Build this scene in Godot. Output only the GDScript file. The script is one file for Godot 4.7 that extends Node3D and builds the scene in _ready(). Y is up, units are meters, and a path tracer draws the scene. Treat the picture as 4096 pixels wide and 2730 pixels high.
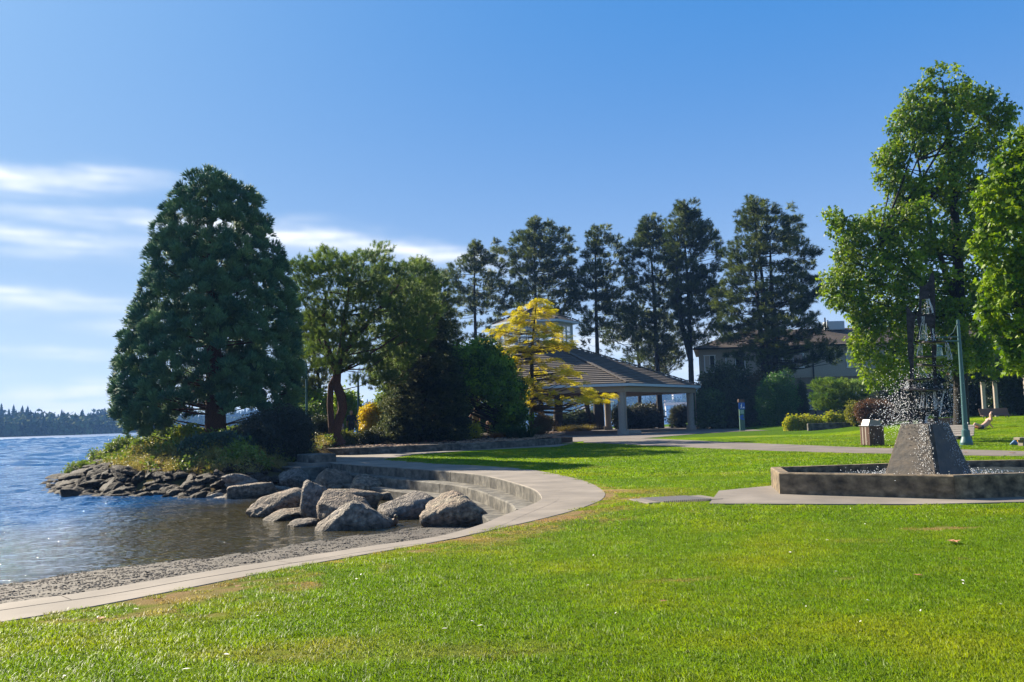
extends Node3D
# A lakeside park: a bay with boulders and concrete steps, lawns, a fountain, a hexagonal pavilion and trees.

var R := RandomNumberGenerator.new()
var T := {}        # textures
var M := {}        # materials
var used := {}     # how often a name was taken
const LAKE := -0.9

func rf(a: float, b: float) -> float:
	return R.randf_range(a, b)

func rdir() -> Vector3:
	var z := rf(-1, 1)
	var a := rf(0, TAU)
	var s := sqrt(maxf(0.0, 1.0 - z * z))
	return Vector3(s * cos(a), z, s * sin(a))

# ---------------------------------------------------------------- mesh builder
class MB:
	var v := PackedVector3Array()
	var n := PackedVector3Array()
	var c := PackedColorArray()
	var ix := PackedInt32Array()
	var col := Color(1, 1, 1)
	func vert(p: Vector3, nn: Vector3) -> int:
		v.append(p)
		n.append(nn)
		c.append(col)
		return v.size() - 1
	func t3(a: int, b: int, d: int) -> void:
		var cr := (v[b] - v[a]).cross(v[d] - v[a])
		if cr.dot(n[a] + n[b] + n[d]) > 0.0:
			ix.append(a)
			ix.append(d)
			ix.append(b)
		else:
			ix.append(a)
			ix.append(b)
			ix.append(d)
	func tri(a: Vector3, b: Vector3, d: Vector3, nn := Vector3.ZERO) -> void:
		var m := nn if nn != Vector3.ZERO else (b - a).cross(d - a).normalized()
		t3(vert(a, m), vert(b, m), vert(d, m))
	func quad(a: Vector3, b: Vector3, d: Vector3, e: Vector3, nn := Vector3.ZERO) -> void:
		var m := nn if nn != Vector3.ZERO else (b - a).cross(d - a).normalized()
		var i := vert(a, m)
		var j := vert(b, m)
		var k := vert(d, m)
		var l := vert(e, m)
		t3(i, j, k)
		t3(i, k, l)
	func box(t: Transform3D, s: Vector3, bevel := 0.0) -> void:
		var h := s * 0.5
		if bevel <= 0.0:
			for ax in 3:
				for sg in [-1.0, 1.0]:
					var nn := Vector3.ZERO
					nn[ax] = sg
					var u := (ax + 1) % 3
					var w := (ax + 2) % 3
					var p: Array[Vector3] = []
					for q in [[-1, -1], [1, -1], [1, 1], [-1, 1]]:
						var r := Vector3.ZERO
						r[ax] = sg * h[ax]
						r[u] = q[0] * h[u]
						r[w] = q[1] * h[w]
						p.append(t * r)
					quad(p[0], p[1], p[2], p[3], (t.basis * nn).normalized())
			return
		# chamfered: main faces, edge strips, corner triangles
		var b := minf(bevel, minf(h.x, minf(h.y, h.z)) * 0.9)
		for ax in 3:
			for sg in [-1.0, 1.0]:
				var nn := Vector3.ZERO
				nn[ax] = sg
				var u := (ax + 1) % 3
				var w := (ax + 2) % 3
				var p: Array[Vector3] = []
				for q in [[-1, -1], [1, -1], [1, 1], [-1, 1]]:
					var r := Vector3.ZERO
					r[ax] = sg * h[ax]
					r[u] = q[0] * (h[u] - b)
					r[w] = q[1] * (h[w] - b)
					p.append(t * r)
				quad(p[0], p[1], p[2], p[3], (t.basis * nn).normalized())
			var u2 := (ax + 1) % 3
			var w2 := (ax + 2) % 3
			for su in [-1.0, 1.0]:
				for sw in [-1.0, 1.0]:
					var e := Vector3.ZERO
					e[u2] = su
					e[w2] = sw
					var q0 := Vector3.ZERO
					q0[ax] = -(h[ax] - b)
					q0[u2] = su * h[u2]
					q0[w2] = sw * (h[w2] - b)
					var q1 := q0
					q1[ax] = h[ax] - b
					var q2 := q1
					q2[u2] = su * (h[u2] - b)
					q2[w2] = sw * h[w2]
					var q3 := q2
					q3[ax] = -(h[ax] - b)
					quad(t * q0, t * q1, t * q2, t * q3, (t.basis * e).normalized())
		for sx in [-1.0, 1.0]:
			for sy in [-1.0, 1.0]:
				for sz in [-1.0, 1.0]:
					tri(t * Vector3(sx * h.x, sy * (h.y - b), sz * (h.z - b)), t * Vector3(sx * (h.x - b), sy * h.y, sz * (h.z - b)), t * Vector3(sx * (h.x - b), sy * (h.y - b), sz * h.z), (t.basis * Vector3(sx, sy, sz)).normalized())
	func tube(pts: PackedVector3Array, rad: PackedFloat32Array, sides: int, cap := true) -> void:
		var last := -1
		var side := Vector3.ZERO
		for i in pts.size():
			var d := (pts[mini(i + 1, pts.size() - 1)] - pts[maxi(i - 1, 0)]).normalized()
			if side == Vector3.ZERO:
				side = d.cross(Vector3(0.31, 0.2, 0.93)).normalized()
			side = (side - d * side.dot(d)).normalized()
			var up := d.cross(side)
			var first := v.size()
			for k in sides:
				var a := TAU * k / sides
				var o := side * cos(a) + up * sin(a)
				vert(pts[i] + o * rad[i], o)
			if last >= 0:
				for k in sides:
					var k2 := (k + 1) % sides
					t3(last + k, last + k2, first + k2)
					t3(last + k, first + k2, first + k)
			last = first
		if cap:
			for e in [0, pts.size() - 1]:
				var d2 := (pts[e] - pts[1 if e == 0 else e - 1]).normalized()
				var base: int = e * sides + (last - (pts.size() - 1) * sides)
				var m := vert(pts[e], d2)
				for k in sides:
					var p := vert(v[base + k], d2)
					var q := vert(v[base + (k + 1) % sides], d2)
					t3(m, p, q)
	func lathe(t: Transform3D, prof: PackedVector2Array, sides: int, flat := false) -> void:
		if prof[0].y > prof[prof.size() - 1].y:
			prof = prof.duplicate()
			prof.reverse()
		for i in prof.size() - 1:
			var a := prof[i]
			var b := prof[i + 1]
			var d := b - a
			var nn := Vector2(d.y, -d.x).normalized()
			for k in sides:
				var a0 := TAU * k / sides
				var a1 := TAU * (k + 1) / sides
				var c0 := Vector3(cos(a0), 0, sin(a0))
				var c1 := Vector3(cos(a1), 0, sin(a1))
				if flat:
					var cm := Vector3(cos((a0 + a1) / 2), 0, sin((a0 + a1) / 2))
					c0 = c0
					quad(t * (c0 * a.x + Vector3(0, a.y, 0)), t * (c0 * b.x + Vector3(0, b.y, 0)), t * (c1 * b.x + Vector3(0, b.y, 0)), t * (c1 * a.x + Vector3(0, a.y, 0)), (t.basis * (cm * nn.x + Vector3(0, nn.y, 0))).normalized())
				else:
					var n0 := (t.basis * (c0 * nn.x + Vector3(0, nn.y, 0))).normalized()
					var n1 := (t.basis * (c1 * nn.x + Vector3(0, nn.y, 0))).normalized()
					var p0 := vert(t * (c0 * a.x + Vector3(0, a.y, 0)), n0)
					var p1 := vert(t * (c0 * b.x + Vector3(0, b.y, 0)), n0)
					var p2 := vert(t * (c1 * b.x + Vector3(0, b.y, 0)), n1)
					var p3 := vert(t * (c1 * a.x + Vector3(0, a.y, 0)), n1)
					t3(p0, p1, p2)
					t3(p0, p2, p3)
	func prism(t: Transform3D, poly: PackedVector2Array, z0: float, z1: float, inset := 0.0) -> void:
		var tris := Geometry2D.triangulate_polygon(poly)
		var sgn := -1.0 if Geometry2D.is_polygon_clockwise(poly) else 1.0
		# is_polygon_clockwise is meant for y down: its answer turns round with y up
		var area := 0.0
		for i in poly.size():
			area += poly[i].cross(poly[(i + 1) % poly.size()])
		sgn = signf(area)
		for e in [[z0, -1.0], [z1, 1.0]]:
			var nn := (t.basis * Vector3(0, 0, e[1] * signf(z1 - z0))).normalized()
			for i in range(0, tris.size(), 3):
				tri(t * Vector3(poly[tris[i]].x, poly[tris[i]].y, e[0]), t * Vector3(poly[tris[i + 1]].x, poly[tris[i + 1]].y, e[0]), t * Vector3(poly[tris[i + 2]].x, poly[tris[i + 2]].y, e[0]), nn)
		for i in poly.size():
			var a := poly[i]
			var b := poly[(i + 1) % poly.size()]
			var d := (b - a) * sgn
			quad(t * Vector3(a.x, a.y, z0), t * Vector3(b.x, b.y, z0), t * Vector3(b.x, b.y, z1), t * Vector3(a.x, a.y, z1), (t.basis * Vector3(d.y, -d.x, 0)).normalized())
	func smooth_normals() -> void:
		for i in n.size():
			n[i] = Vector3.ZERO
		for i in range(0, ix.size(), 3):
			var f := (v[ix[i + 2]] - v[ix[i]]).cross(v[ix[i + 1]] - v[ix[i]])
			for k in 3:
				n[ix[i + k]] += f
		for i in n.size():
			n[i] = n[i].normalized()
	func mesh() -> ArrayMesh:
		var a := []
		a.resize(Mesh.ARRAY_MAX)
		a[Mesh.ARRAY_VERTEX] = v
		a[Mesh.ARRAY_NORMAL] = n
		a[Mesh.ARRAY_COLOR] = c
		a[Mesh.ARRAY_INDEX] = ix
		var m := ArrayMesh.new()
		if v.size() > 0:
			m.add_surface_from_arrays(Mesh.PRIMITIVE_TRIANGLES, a)
		return m

# ---------------------------------------------------------------- scene tree helpers
func numbered(called: String) -> String:
	var k: int = used.get(called, 0)
	used[called] = k + 1
	return called if k == 0 else "%s_%03d" % [called, k]

func tag(o: Node3D, label: String, category := "", group := "", kind := "") -> Node3D:
	if label:
		o.set_meta("label", label)
	if category:
		o.set_meta("category", category)
	if group:
		o.set_meta("group", group)
	if kind:
		o.set_meta("kind", kind)
	return o

func thing(called: String, label: String, category: String, at := Vector3.ZERO, turn := 0.0, group := "") -> Node3D:
	var o := Node3D.new()
	o.name = numbered(called)
	add_child(o)
	o.position = at
	o.rotation.y = turn
	tag(o, label, category, group)
	return o

func put(called: String, mesh: Mesh, mat: Material, parent: Node = self) -> MeshInstance3D:
	var o := MeshInstance3D.new()
	o.name = numbered(called) if parent == self else called
	o.mesh = mesh
	o.material_override = mat
	parent.add_child(o, true)
	if parent != self:
		var nm := String(o.name)
		if nm != called:
			var k := 1
			while parent.has_node("%s_%03d" % [called, k]):
				k += 1
			o.name = "%s_%03d" % [called, k]
	return o

func many(called: String, mesh: Mesh, mat: Material, xf: Array, tint: Array, parent: Node = self) -> MultiMeshInstance3D:
	var mm := MultiMesh.new()
	mm.transform_format = MultiMesh.TRANSFORM_3D
	mm.use_colors = true
	mm.mesh = mesh
	mm.instance_count = xf.size()
	for i in xf.size():
		mm.set_instance_transform(i, xf[i])
		mm.set_instance_color(i, tint[i])
	var o := MultiMeshInstance3D.new()
	o.name = numbered(called) if parent == self else called
	o.multimesh = mm
	o.material_override = mat
	parent.add_child(o, true)
	if parent != self and String(o.name) != called:
		var k := 1
		while parent.has_node("%s_%03d" % [called, k]):
			k += 1
		o.name = "%s_%03d" % [called, k]
	o.set_meta("kind", "stuff")
	return o

func basis_y(d: Vector3, spin: float, s: Vector3) -> Basis:
	var y := d.normalized()
	var x := y.cross(Vector3(0.3, 0.1, 0.95)).normalized()
	var z := x.cross(y)
	var b := Basis(x, y, z) * Basis(Vector3.UP, spin)
	return Basis(b.x * s.x, b.y * s.y, b.z * s.z)

func lin(r: float, g: float, b: float, a := 1.0) -> Color:
	return Color(r, g, b, a).linear_to_srgb() if a >= 1.0 else Color(Color(r, g, b).linear_to_srgb(), a)

# ---------------------------------------------------------------- textures and materials
func noise_tex(key: String, size: int, freq: float, oct: int, lo: float, hi: float, kind := FastNoiseLite.TYPE_SIMPLEX_SMOOTH, fractal := FastNoiseLite.FRACTAL_FBM, gain := 0.5, power := 1.0) -> ImageTexture:
	var n := FastNoiseLite.new()
	n.seed = key.hash() % 10000
	n.noise_type = kind
	n.frequency = freq
	n.fractal_type = fractal
	n.fractal_octaves = oct
	n.fractal_gain = gain
	var im := n.get_seamless_image(size, size)
	im.convert(Image.FORMAT_L8)
	var d := im.get_data()
	var lut := PackedByteArray()
	for i in 256:
		lut.append(int(clampf(lerpf(lo, hi, pow(i / 255.0, power)), 0, 1) * 255.0))
	for i in d.size():
		d[i] = lut[d[i]]
	im = Image.create_from_data(size, size, false, Image.FORMAT_L8, d)
	im.convert(Image.FORMAT_RGB8)
	T[key] = ImageTexture.create_from_image(im)
	return T[key]

func mat(key: String, col: Color, rough: float, tex := "", scale := 1.0, bump := "", bump_cm := 0.0, vcol := true, spec := 0.5) -> StandardMaterial3D:
	var m := StandardMaterial3D.new()
	m.resource_name = key
	m.albedo_color = col
	m.roughness = rough
	m.metallic_specular = spec
	m.vertex_color_use_as_albedo = vcol
	if tex or bump:
		m.uv1_triplanar = true
		m.uv1_world_triplanar = true
		m.uv1_scale = Vector3.ONE * scale
		m.uv1_triplanar_sharpness = 4.0
	if tex:
		m.albedo_texture = T[tex]
	if bump:
		m.heightmap_enabled = true
		m.heightmap_texture = T[bump]
		m.heightmap_scale = bump_cm
	M[key] = m
	return m

func leafmat(key: String, rough: float, back: float, spec := 0.4) -> StandardMaterial3D:
	var m := mat(key, Color.WHITE, rough, "", 1.0, "", 0.0, true, spec)
	if back > 0.0:
		m.backlight_enabled = true
		m.backlight = lin(back, back, back * 0.6)
	return m

func make_materials() -> void:
	noise_tex("mottle", 256, 0.012, 5, 0.55, 1.0)
	noise_tex("fine", 256, 0.09, 3, 0.0, 1.0)
	noise_tex("finetone", 256, 0.07, 4, 0.72, 1.0)
	noise_tex("rough", 512, 0.02, 6, 0.0, 1.0, FastNoiseLite.TYPE_SIMPLEX_SMOOTH, FastNoiseLite.FRACTAL_FBM, 0.6)
	noise_tex("stain", 512, 0.008, 6, 0.28, 1.0, FastNoiseLite.TYPE_SIMPLEX_SMOOTH, FastNoiseLite.FRACTAL_FBM, 0.6)
	noise_tex("speck", 512, 0.2, 2, 0.55, 1.0)
	noise_tex("walk", 1024, 0.004, 5, 0.74, 1.0, FastNoiseLite.TYPE_SIMPLEX_SMOOTH, FastNoiseLite.FRACTAL_FBM, 0.6)
	noise_tex("crag", 512, 0.011, 6, 0.0, 1.0, FastNoiseLite.TYPE_SIMPLEX_SMOOTH, FastNoiseLite.FRACTAL_RIDGED, 0.55)
	noise_tex("bark", 256, 0.05, 4, 0.3, 1.0, FastNoiseLite.TYPE_SIMPLEX_SMOOTH, FastNoiseLite.FRACTAL_RIDGED)
	noise_tex("ripple", 512, 0.012, 4, 0.0, 1.0, FastNoiseLite.TYPE_SIMPLEX_SMOOTH, FastNoiseLite.FRACTAL_FBM, 0.45)
	noise_tex("soil", 256, 0.06, 4, 0.4, 1.0)
	mat("concrete", lin(0.265, 0.225, 0.185), 0.85, "walk", 0.13, "fine", 0.15)
	mat("old_concrete", lin(0.27, 0.245, 0.20), 0.9, "stain", 0.45, "rough", 0.5)
	mat("fountain_concrete", lin(0.40, 0.295, 0.175), 0.85, "stain", 0.8, "rough", 0.6)
	mat("wet_concrete", lin(0.115, 0.074, 0.036), 0.5, "stain", 0.9, "rough", 0.25)
	mat("asphalt", lin(0.21, 0.175, 0.15), 0.9, "walk", 0.11, "fine", 0.15)
	mat("boulder", lin(0.47, 0.385, 0.31), 0.8, "stain", 1.1, "crag", 5.0)
	mat("riprap", lin(0.085, 0.064, 0.048), 0.7, "stain", 1.4, "crag", 3.0, true, 0.2)
	mat("lawn_soil", Color.WHITE, 1.0, "finetone", 3.0, "fine", 1.5, true, 0.1)
	mat("mulch", lin(0.13, 0.08, 0.05), 1.0, "soil", 1.6, "fine", 3.0)
	mat("gravel", Color.WHITE, 0.85, "speck", 1.4, "fine", 1.0)
	mat("pebble", Color.WHITE, 0.8, "", 1.0, "", 0.0, true, 0.3)
	mat("bark", lin(0.10, 0.075, 0.055), 0.95, "bark", 1.2, "bark", 3.0)
	mat("red_bark", lin(0.20, 0.085, 0.045), 0.95, "bark", 1.2, "bark", 3.0)
	mat("dark_bark", lin(0.055, 0.043, 0.036), 0.95, "bark", 1.2, "bark", 3.0)
	mat("roof_tile", Color.WHITE, 0.85, "speck", 1.5, "fine", 0.4)
	mat("shingle", Color.WHITE, 0.9, "speck", 1.0)
	mat("stucco", lin(0.50, 0.43, 0.36), 0.9, "finetone", 0.7)
	mat("dark_stucco", lin(0.30, 0.235, 0.19), 0.9, "finetone", 0.7)
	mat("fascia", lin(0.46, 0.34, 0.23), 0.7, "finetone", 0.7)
	mat("gutter", lin(0.45, 0.52, 0.58), 0.35)
	mat("white_paint", lin(0.72, 0.72, 0.72), 0.5)
	mat("grey_paint", lin(0.42, 0.45, 0.47), 0.5)
	mat("teal_paint", lin(0.055, 0.135, 0.145), 0.45)
	mat("green_paint", lin(0.05, 0.13, 0.10), 0.6)
	mat("iron", lin(0.03, 0.03, 0.032), 0.5)
	mat("bronze", lin(0.062, 0.050, 0.056), 0.48, "stain", 2.0, "rough", 0.5)
	M["bronze"].metallic = 0.25
	mat("steel", lin(0.24, 0.22, 0.21), 0.5)
	M["steel"].metallic = 0.6
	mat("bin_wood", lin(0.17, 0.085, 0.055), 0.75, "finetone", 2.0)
	mat("bench_wood", lin(0.62, 0.53, 0.45), 0.7, "finetone", 2.0)
	mat("bench_red_wood", lin(0.25, 0.13, 0.09), 0.7, "finetone", 2.0)
	mat("plain", Color.WHITE, 0.75)
	mat("duck", Color.WHITE, 0.7)
	mat("skin", Color.WHITE, 0.75)
	mat("feather", lin(0.8, 0.78, 0.74), 0.8)
	mat("dead_leaf", lin(0.38, 0.17, 0.08), 0.8)
	mat("grass", Color.WHITE, 0.5, "", 1.0, "", 0.0, true, 0.45)
	M["grass"].backlight_enabled = true
	M["grass"].backlight = lin(1.0, 1.0, 0.5)
	leafmat("broadleaf", 0.5, 1.0, 0.4)
	leafmat("needle", 0.6, 0.5, 0.3)
	leafmat("cord", 0.6, 0.45, 0.3)
	leafmat("gold", 0.6, 1.0, 0.3)
	leafmat("shrub", 0.45, 0.9, 0.5)
	leafmat("far_leaf", 0.9, 0.0, 0.1)
	var g := StandardMaterial3D.new()
	g.resource_name = "window_glass"
	g.transparency = BaseMaterial3D.TRANSPARENCY_ALPHA
	g.albedo_color = Color(0.75, 0.85, 0.88, 0.15)
	g.roughness = 0.03
	M["glass"] = g
	mat("dark_glass", lin(0.02, 0.025, 0.03), 0.05)
	var w := StandardMaterial3D.new()
	w.resource_name = "lake_water"
	w.vertex_color_use_as_albedo = true
	w.roughness = 0.035
	w.metallic_specular = 0.5
	w.uv1_triplanar = true
	w.uv1_world_triplanar = true
	w.uv1_scale = Vector3(0.55, 0.55, 0.8)
	w.heightmap_enabled = true
	w.heightmap_texture = T["ripple"]
	w.heightmap_scale = 4.5
	M["water"] = w
	var rw := w.duplicate()
	rw.roughness = 0.3
	rw.heightmap_enabled = false
	M["far_water"] = rw
	var fw := w.duplicate()
	fw.albedo_color = lin(0.06, 0.065, 0.06)
	fw.uv1_scale = Vector3.ONE * 2.0
	fw.heightmap_scale = 3.0
	M["pool"] = fw
	var dr := StandardMaterial3D.new()
	dr.resource_name = "spray"
	dr.albedo_color = lin(0.92, 0.92, 0.92)
	dr.roughness = 0.15
	dr.metallic_specular = 0.8
	dr.backlight_enabled = true
	dr.backlight = lin(1.4, 1.4, 1.4)
	M["spray"] = dr
	var st := StandardMaterial3D.new()
	st.resource_name = "falling_water"
	st.transparency = BaseMaterial3D.TRANSPARENCY_ALPHA
	st.albedo_color = Color(0.95, 0.95, 0.95, 0.38)
	st.roughness = 0.3
	M["fall"] = st

# ---------------------------------------------------------------- leaf and blade meshes
func leaf_cluster(n: int, rad: float, size: float, lobed: bool, up: float, wide := 0.55) -> ArrayMesh:
	var b := MB.new()
	for i in n:
		var p := rdir() * rad * pow(R.randf(), 0.5)
		var d := (rdir() + Vector3(0, -0.35, 0)).normalized()
		var nn := (rdir() + Vector3(0, up, 0)).normalized()
		nn = (nn - d * nn.dot(d)).normalized()
		var s := d.cross(nn)
		var L := size * rf(0.7, 1.25)
		var k := rf(0.72, 1.15)
		b.col = Color(k * rf(0.9, 1.12), k, k * rf(0.8, 1.1))
		if lobed:
			var outline := [[0.0, 0.0], [0.36, 0.12], [0.55, 0.42], [0.32, 0.48], [0.36, 0.82], [0.14, 0.72], [0.0, 1.05]]
			for sg in [-1.0, 1.0]:
				var n2: Vector3 = (nn + s * sg * 0.35).normalized()
				for q in range(1, outline.size() - 1):
					var a0: Vector3 = p + d * (outline[q][1] * L) + s * (sg * outline[q][0] * L) - nn * (absf(outline[q][0]) * L * 0.25)
					var a1: Vector3 = p + d * (outline[q + 1][1] * L) + s * (sg * outline[q + 1][0] * L) - nn * (absf(outline[q + 1][0]) * L * 0.25)
					b.tri(p + d * 0.35 * L, a0, a1, n2)
		else:
			for sg in [-1.0, 1.0]:
				var n2: Vector3 = (nn + s * sg * 0.3).normalized()
				b.quad(p, p + d * L * 0.35 + s * sg * L * wide * 0.5 - nn * L * 0.06, p + d * L * 0.75 + s * sg * L * wide * 0.4 - nn * L * 0.06, p + d * L, n2)
	return b.mesh()

func needle_tuft(n: int, stem: float, length: float, width: float, spread: float) -> ArrayMesh:
	var b := MB.new()
	for i in n:
		var h := stem * R.randf()
		var a := rf(0, TAU)
		var o := Vector3(cos(a), 0, sin(a))
		var d := (o * spread * rf(0.6, 1.2) + Vector3(0, rf(0.35, 1.0), 0)).normalized()
		var s := d.cross(rdir()).normalized() * width * 0.5
		var L := length * rf(0.7, 1.2)
		var k := rf(0.75, 1.2)
		b.col = Color(k, k, k * rf(0.85, 1.1))
		var p := Vector3(0, h, 0)
		b.tri(p - s, p + s, p + d * L, (o + Vector3(0, 0.3, 0)).normalized())
	return b.mesh()

func cord_sprig(n: int, spread: float, length: float, width: float) -> ArrayMesh:
	var b := MB.new()
	for i in n:
		var a := rf(0, TAU)
		var rr := sqrt(R.randf()) * spread
		var p := Vector3(cos(a) * rr, rf(-0.08, 0.06), sin(a) * rr)
		var d := (Vector3(cos(a), 0, sin(a)) * rr / spread * rf(0.3, 1.0) + Vector3(0, 1, 0) + rdir() * 0.25).normalized()
		var L := length * rf(0.6, 1.15)
		var x := d.cross(Vector3(0.4, 0.1, 0.9)).normalized()
		var z := x.cross(d)
		var k := rf(0.72, 1.2)
		b.col = Color(k * rf(0.9, 1.1), k, k * rf(0.9, 1.1))
		var ring: Array[Vector3] = []
		for q in 3:
			var aa := TAU * q / 3.0
			ring.append(x * cos(aa) + z * sin(aa))
		for q in 3:
			var o0 := ring[q]
			var o1 := ring[(q + 1) % 3]
			var m := p + d * L * 0.55
			var i0 := b.vert(p + o0 * width * 0.5, o0)
			var i1 := b.vert(p + o1 * width * 0.5, o1)
			var i2 := b.vert(m + o1 * width * 0.55, o1)
			var i3 := b.vert(m + o0 * width * 0.55, o0)
			var tip := b.vert(p + d * L, d)
			b.t3(i0, i1, i2)
			b.t3(i0, i2, i3)
			b.t3(i3, i2, tip)
	return b.mesh()

func gold_spray() -> ArrayMesh:
	# a flat feathery spray that lies along +y with its face to +z
	var b := MB.new()
	for i in 15:
		for sg in [-1.0, 1.0]:
			var t := (i + rf(0, 0.8)) / 15.0
			var p := Vector3(0, t * 0.5, -0.10 * t * t)
			var d := (Vector3(sg * rf(0.75, 1.0), rf(0.35, 0.7), rf(-0.45, 0.15))).normalized()
			var L := 0.20 * (1.15 - t * 0.75) * rf(0.8, 1.2)
			var s := d.cross(Vector3(0, 0, 1)).normalized() * 0.017
			var k := rf(0.8, 1.15)
			b.col = Color(k, k * rf(0.92, 1.04), k)
			var nn := (Vector3(rf(-0.3, 0.3), rf(-0.3, 0.3), 1)).normalized()
			b.quad(p - s * 0.6, p + d * L * 0.6 - s, p + d * L, p + d * L * 0.55 + s, nn)
	return b.mesh()

func frond_tuft(n: int, length: float, width: float, droop: float) -> ArrayMesh:
	# arching strap leaves from one base
	var b := MB.new()
	for i in n:
		var a := rf(0, TAU)
		var o := Vector3(cos(a), 0, sin(a))
		var lean := rf(0.1, 0.75)
		var L := length * rf(0.6, 1.1)
		var s := o.cross(Vector3.UP) * width * 0.5
		var k := rf(0.7, 1.2)
		b.col = Color(k, k * rf(0.95, 1.05), k)
		var p := o * rf(0, 0.06)
		var last := p
		for q in 4:
			var t := (q + 1) / 4.0
			var now := p + o * (lean * L * t + droop * L * t * t * 0.5) + Vector3(0, L * (t - droop * t * t * 0.7) * (1.0 - lean * 0.4), 0)
			var w0 := 1.0 - q / 4.0 * 0.7
			var w1 := 1.0 - (q + 1) / 4.0 * 0.95
			b.quad(last - s * w0, last + s * w0, now + s * w1, now - s * w1, (Vector3.UP + o * -0.6 + rdir() * 0.3).normalized())
			last = now
	return b.mesh()

func grass_patch(n: int, size: float, height: float, width: float) -> ArrayMesh:
	var b := MB.new()
	for i in n:
		var p := Vector3(rf(-size, size) * 0.5, -0.004, rf(-size, size) * 0.5)
		var a := rf(0, TAU)
		var o := Vector3(cos(a), 0, sin(a))
		var d := (Vector3.UP + o * rf(0.1, 1.1)).normalized()
		var s := o.cross(Vector3.UP).rotated(Vector3.UP, rf(-0.8, 0.8)) * width * 0.5 * rf(0.7, 1.3)
		var L := height * rf(0.45, 1.25)
		var k := rf(0.7, 1.25)
		b.col = Color(k * rf(0.85, 1.2), k, k * rf(0.7, 1.2))
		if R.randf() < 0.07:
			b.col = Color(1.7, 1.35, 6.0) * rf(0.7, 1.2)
		var nn := (Vector3.UP * 0.8 + s.cross(d).normalized() * (1.0 if R.randf() < 0.5 else -1.0) * 0.7).normalized()
		b.quad(p - s, p + s, p + d * L * 0.62 + s * 0.7, p + d * L * 0.62 - s * 0.7, nn)
		b.tri(p + d * L * 0.62 - s * 0.7, p + d * L * 0.62 + s * 0.7, p + d * L + o * L * 0.25, nn)
	return b.mesh()

# ---------------------------------------------------------------- trees
func row_of(outline: PackedVector2Array, y: float) -> Vector2:
	var lo := 1e9
	var hi := -1e9
	for i in outline.size():
		var a := outline[i]
		var b := outline[(i + 1) % outline.size()]
		if (a.y - y) * (b.y - y) <= 0.0 and a.y != b.y:
			var x := lerpf(a.x, b.x, (y - a.y) / (b.y - a.y))
			lo = minf(lo, x)
			hi = maxf(hi, x)
	return Vector2(lo, hi)

func along(path: PackedVector3Array, y: float) -> Vector3:
	if y <= path[0].y:
		return path[0]
	for i in path.size() - 1:
		if y <= path[i + 1].y:
			return path[i].lerp(path[i + 1], (y - path[i].y) / maxf(0.001, path[i + 1].y - path[i].y))
	return path[path.size() - 1]

# centres of foliage clumps in the round body that has this outline from the front
func clumps(outline: PackedVector2Array, n: int, zk: float, gap: float, shell: float, holes := 1.0, hole_size := 1.0, layer := 0.0) -> PackedVector3Array:
	var hn := FastNoiseLite.new()
	hn.seed = int(absf(outline[0].y) * 1000.0) % 1000
	hn.frequency = 0.55 / hole_size
	hn.fractal_octaves = 2
	var lo := Vector2(1e9, 1e9)
	var hi := Vector2(-1e9, -1e9)
	for p in outline:
		lo = lo.min(p)
		hi = hi.max(p)
	var out := PackedVector3Array()
	var tries := 0
	while out.size() < n and tries < n * 40:
		tries += 1
		var q := Vector2(rf(lo.x, hi.x), rf(lo.y, hi.y))
		if not Geometry2D.is_point_in_polygon(q, outline):
			continue
		var r := row_of(outline, q.y)
		var w := (r.y - r.x) * 0.5
		var u := clampf((q.x - (r.x + r.y) * 0.5) / maxf(w, 0.01), -1, 1)
		var zz := pow(R.randf(), shell) * (1.0 if R.randf() < 0.5 else -1.0)
		var p := Vector3(q.x, q.y, zz * w * zk * sqrt(1.0 - u * u))
		if layer > 0.0:
			p.y = (roundf(p.y / layer + 0.5 * sin(atan2(p.z, p.x) * 3.0)) - 0.5 * sin(atan2(p.z, p.x) * 3.0)) * layer + rf(-0.1, 0.1) * layer + 0.10 * Vector2(p.x, p.z).length()
		if hn.get_noise_3d(p.x, p.y, p.z * 0.4) > holes + 0.5 * smoothstep(0.6, 0.85, absf(u)):
			continue
		var ok := true
		for o in out:
			if o.distance_squared_to(p) < gap * gap:
				ok = false
				break
		if ok:
			out.append(p)
	return out

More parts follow.
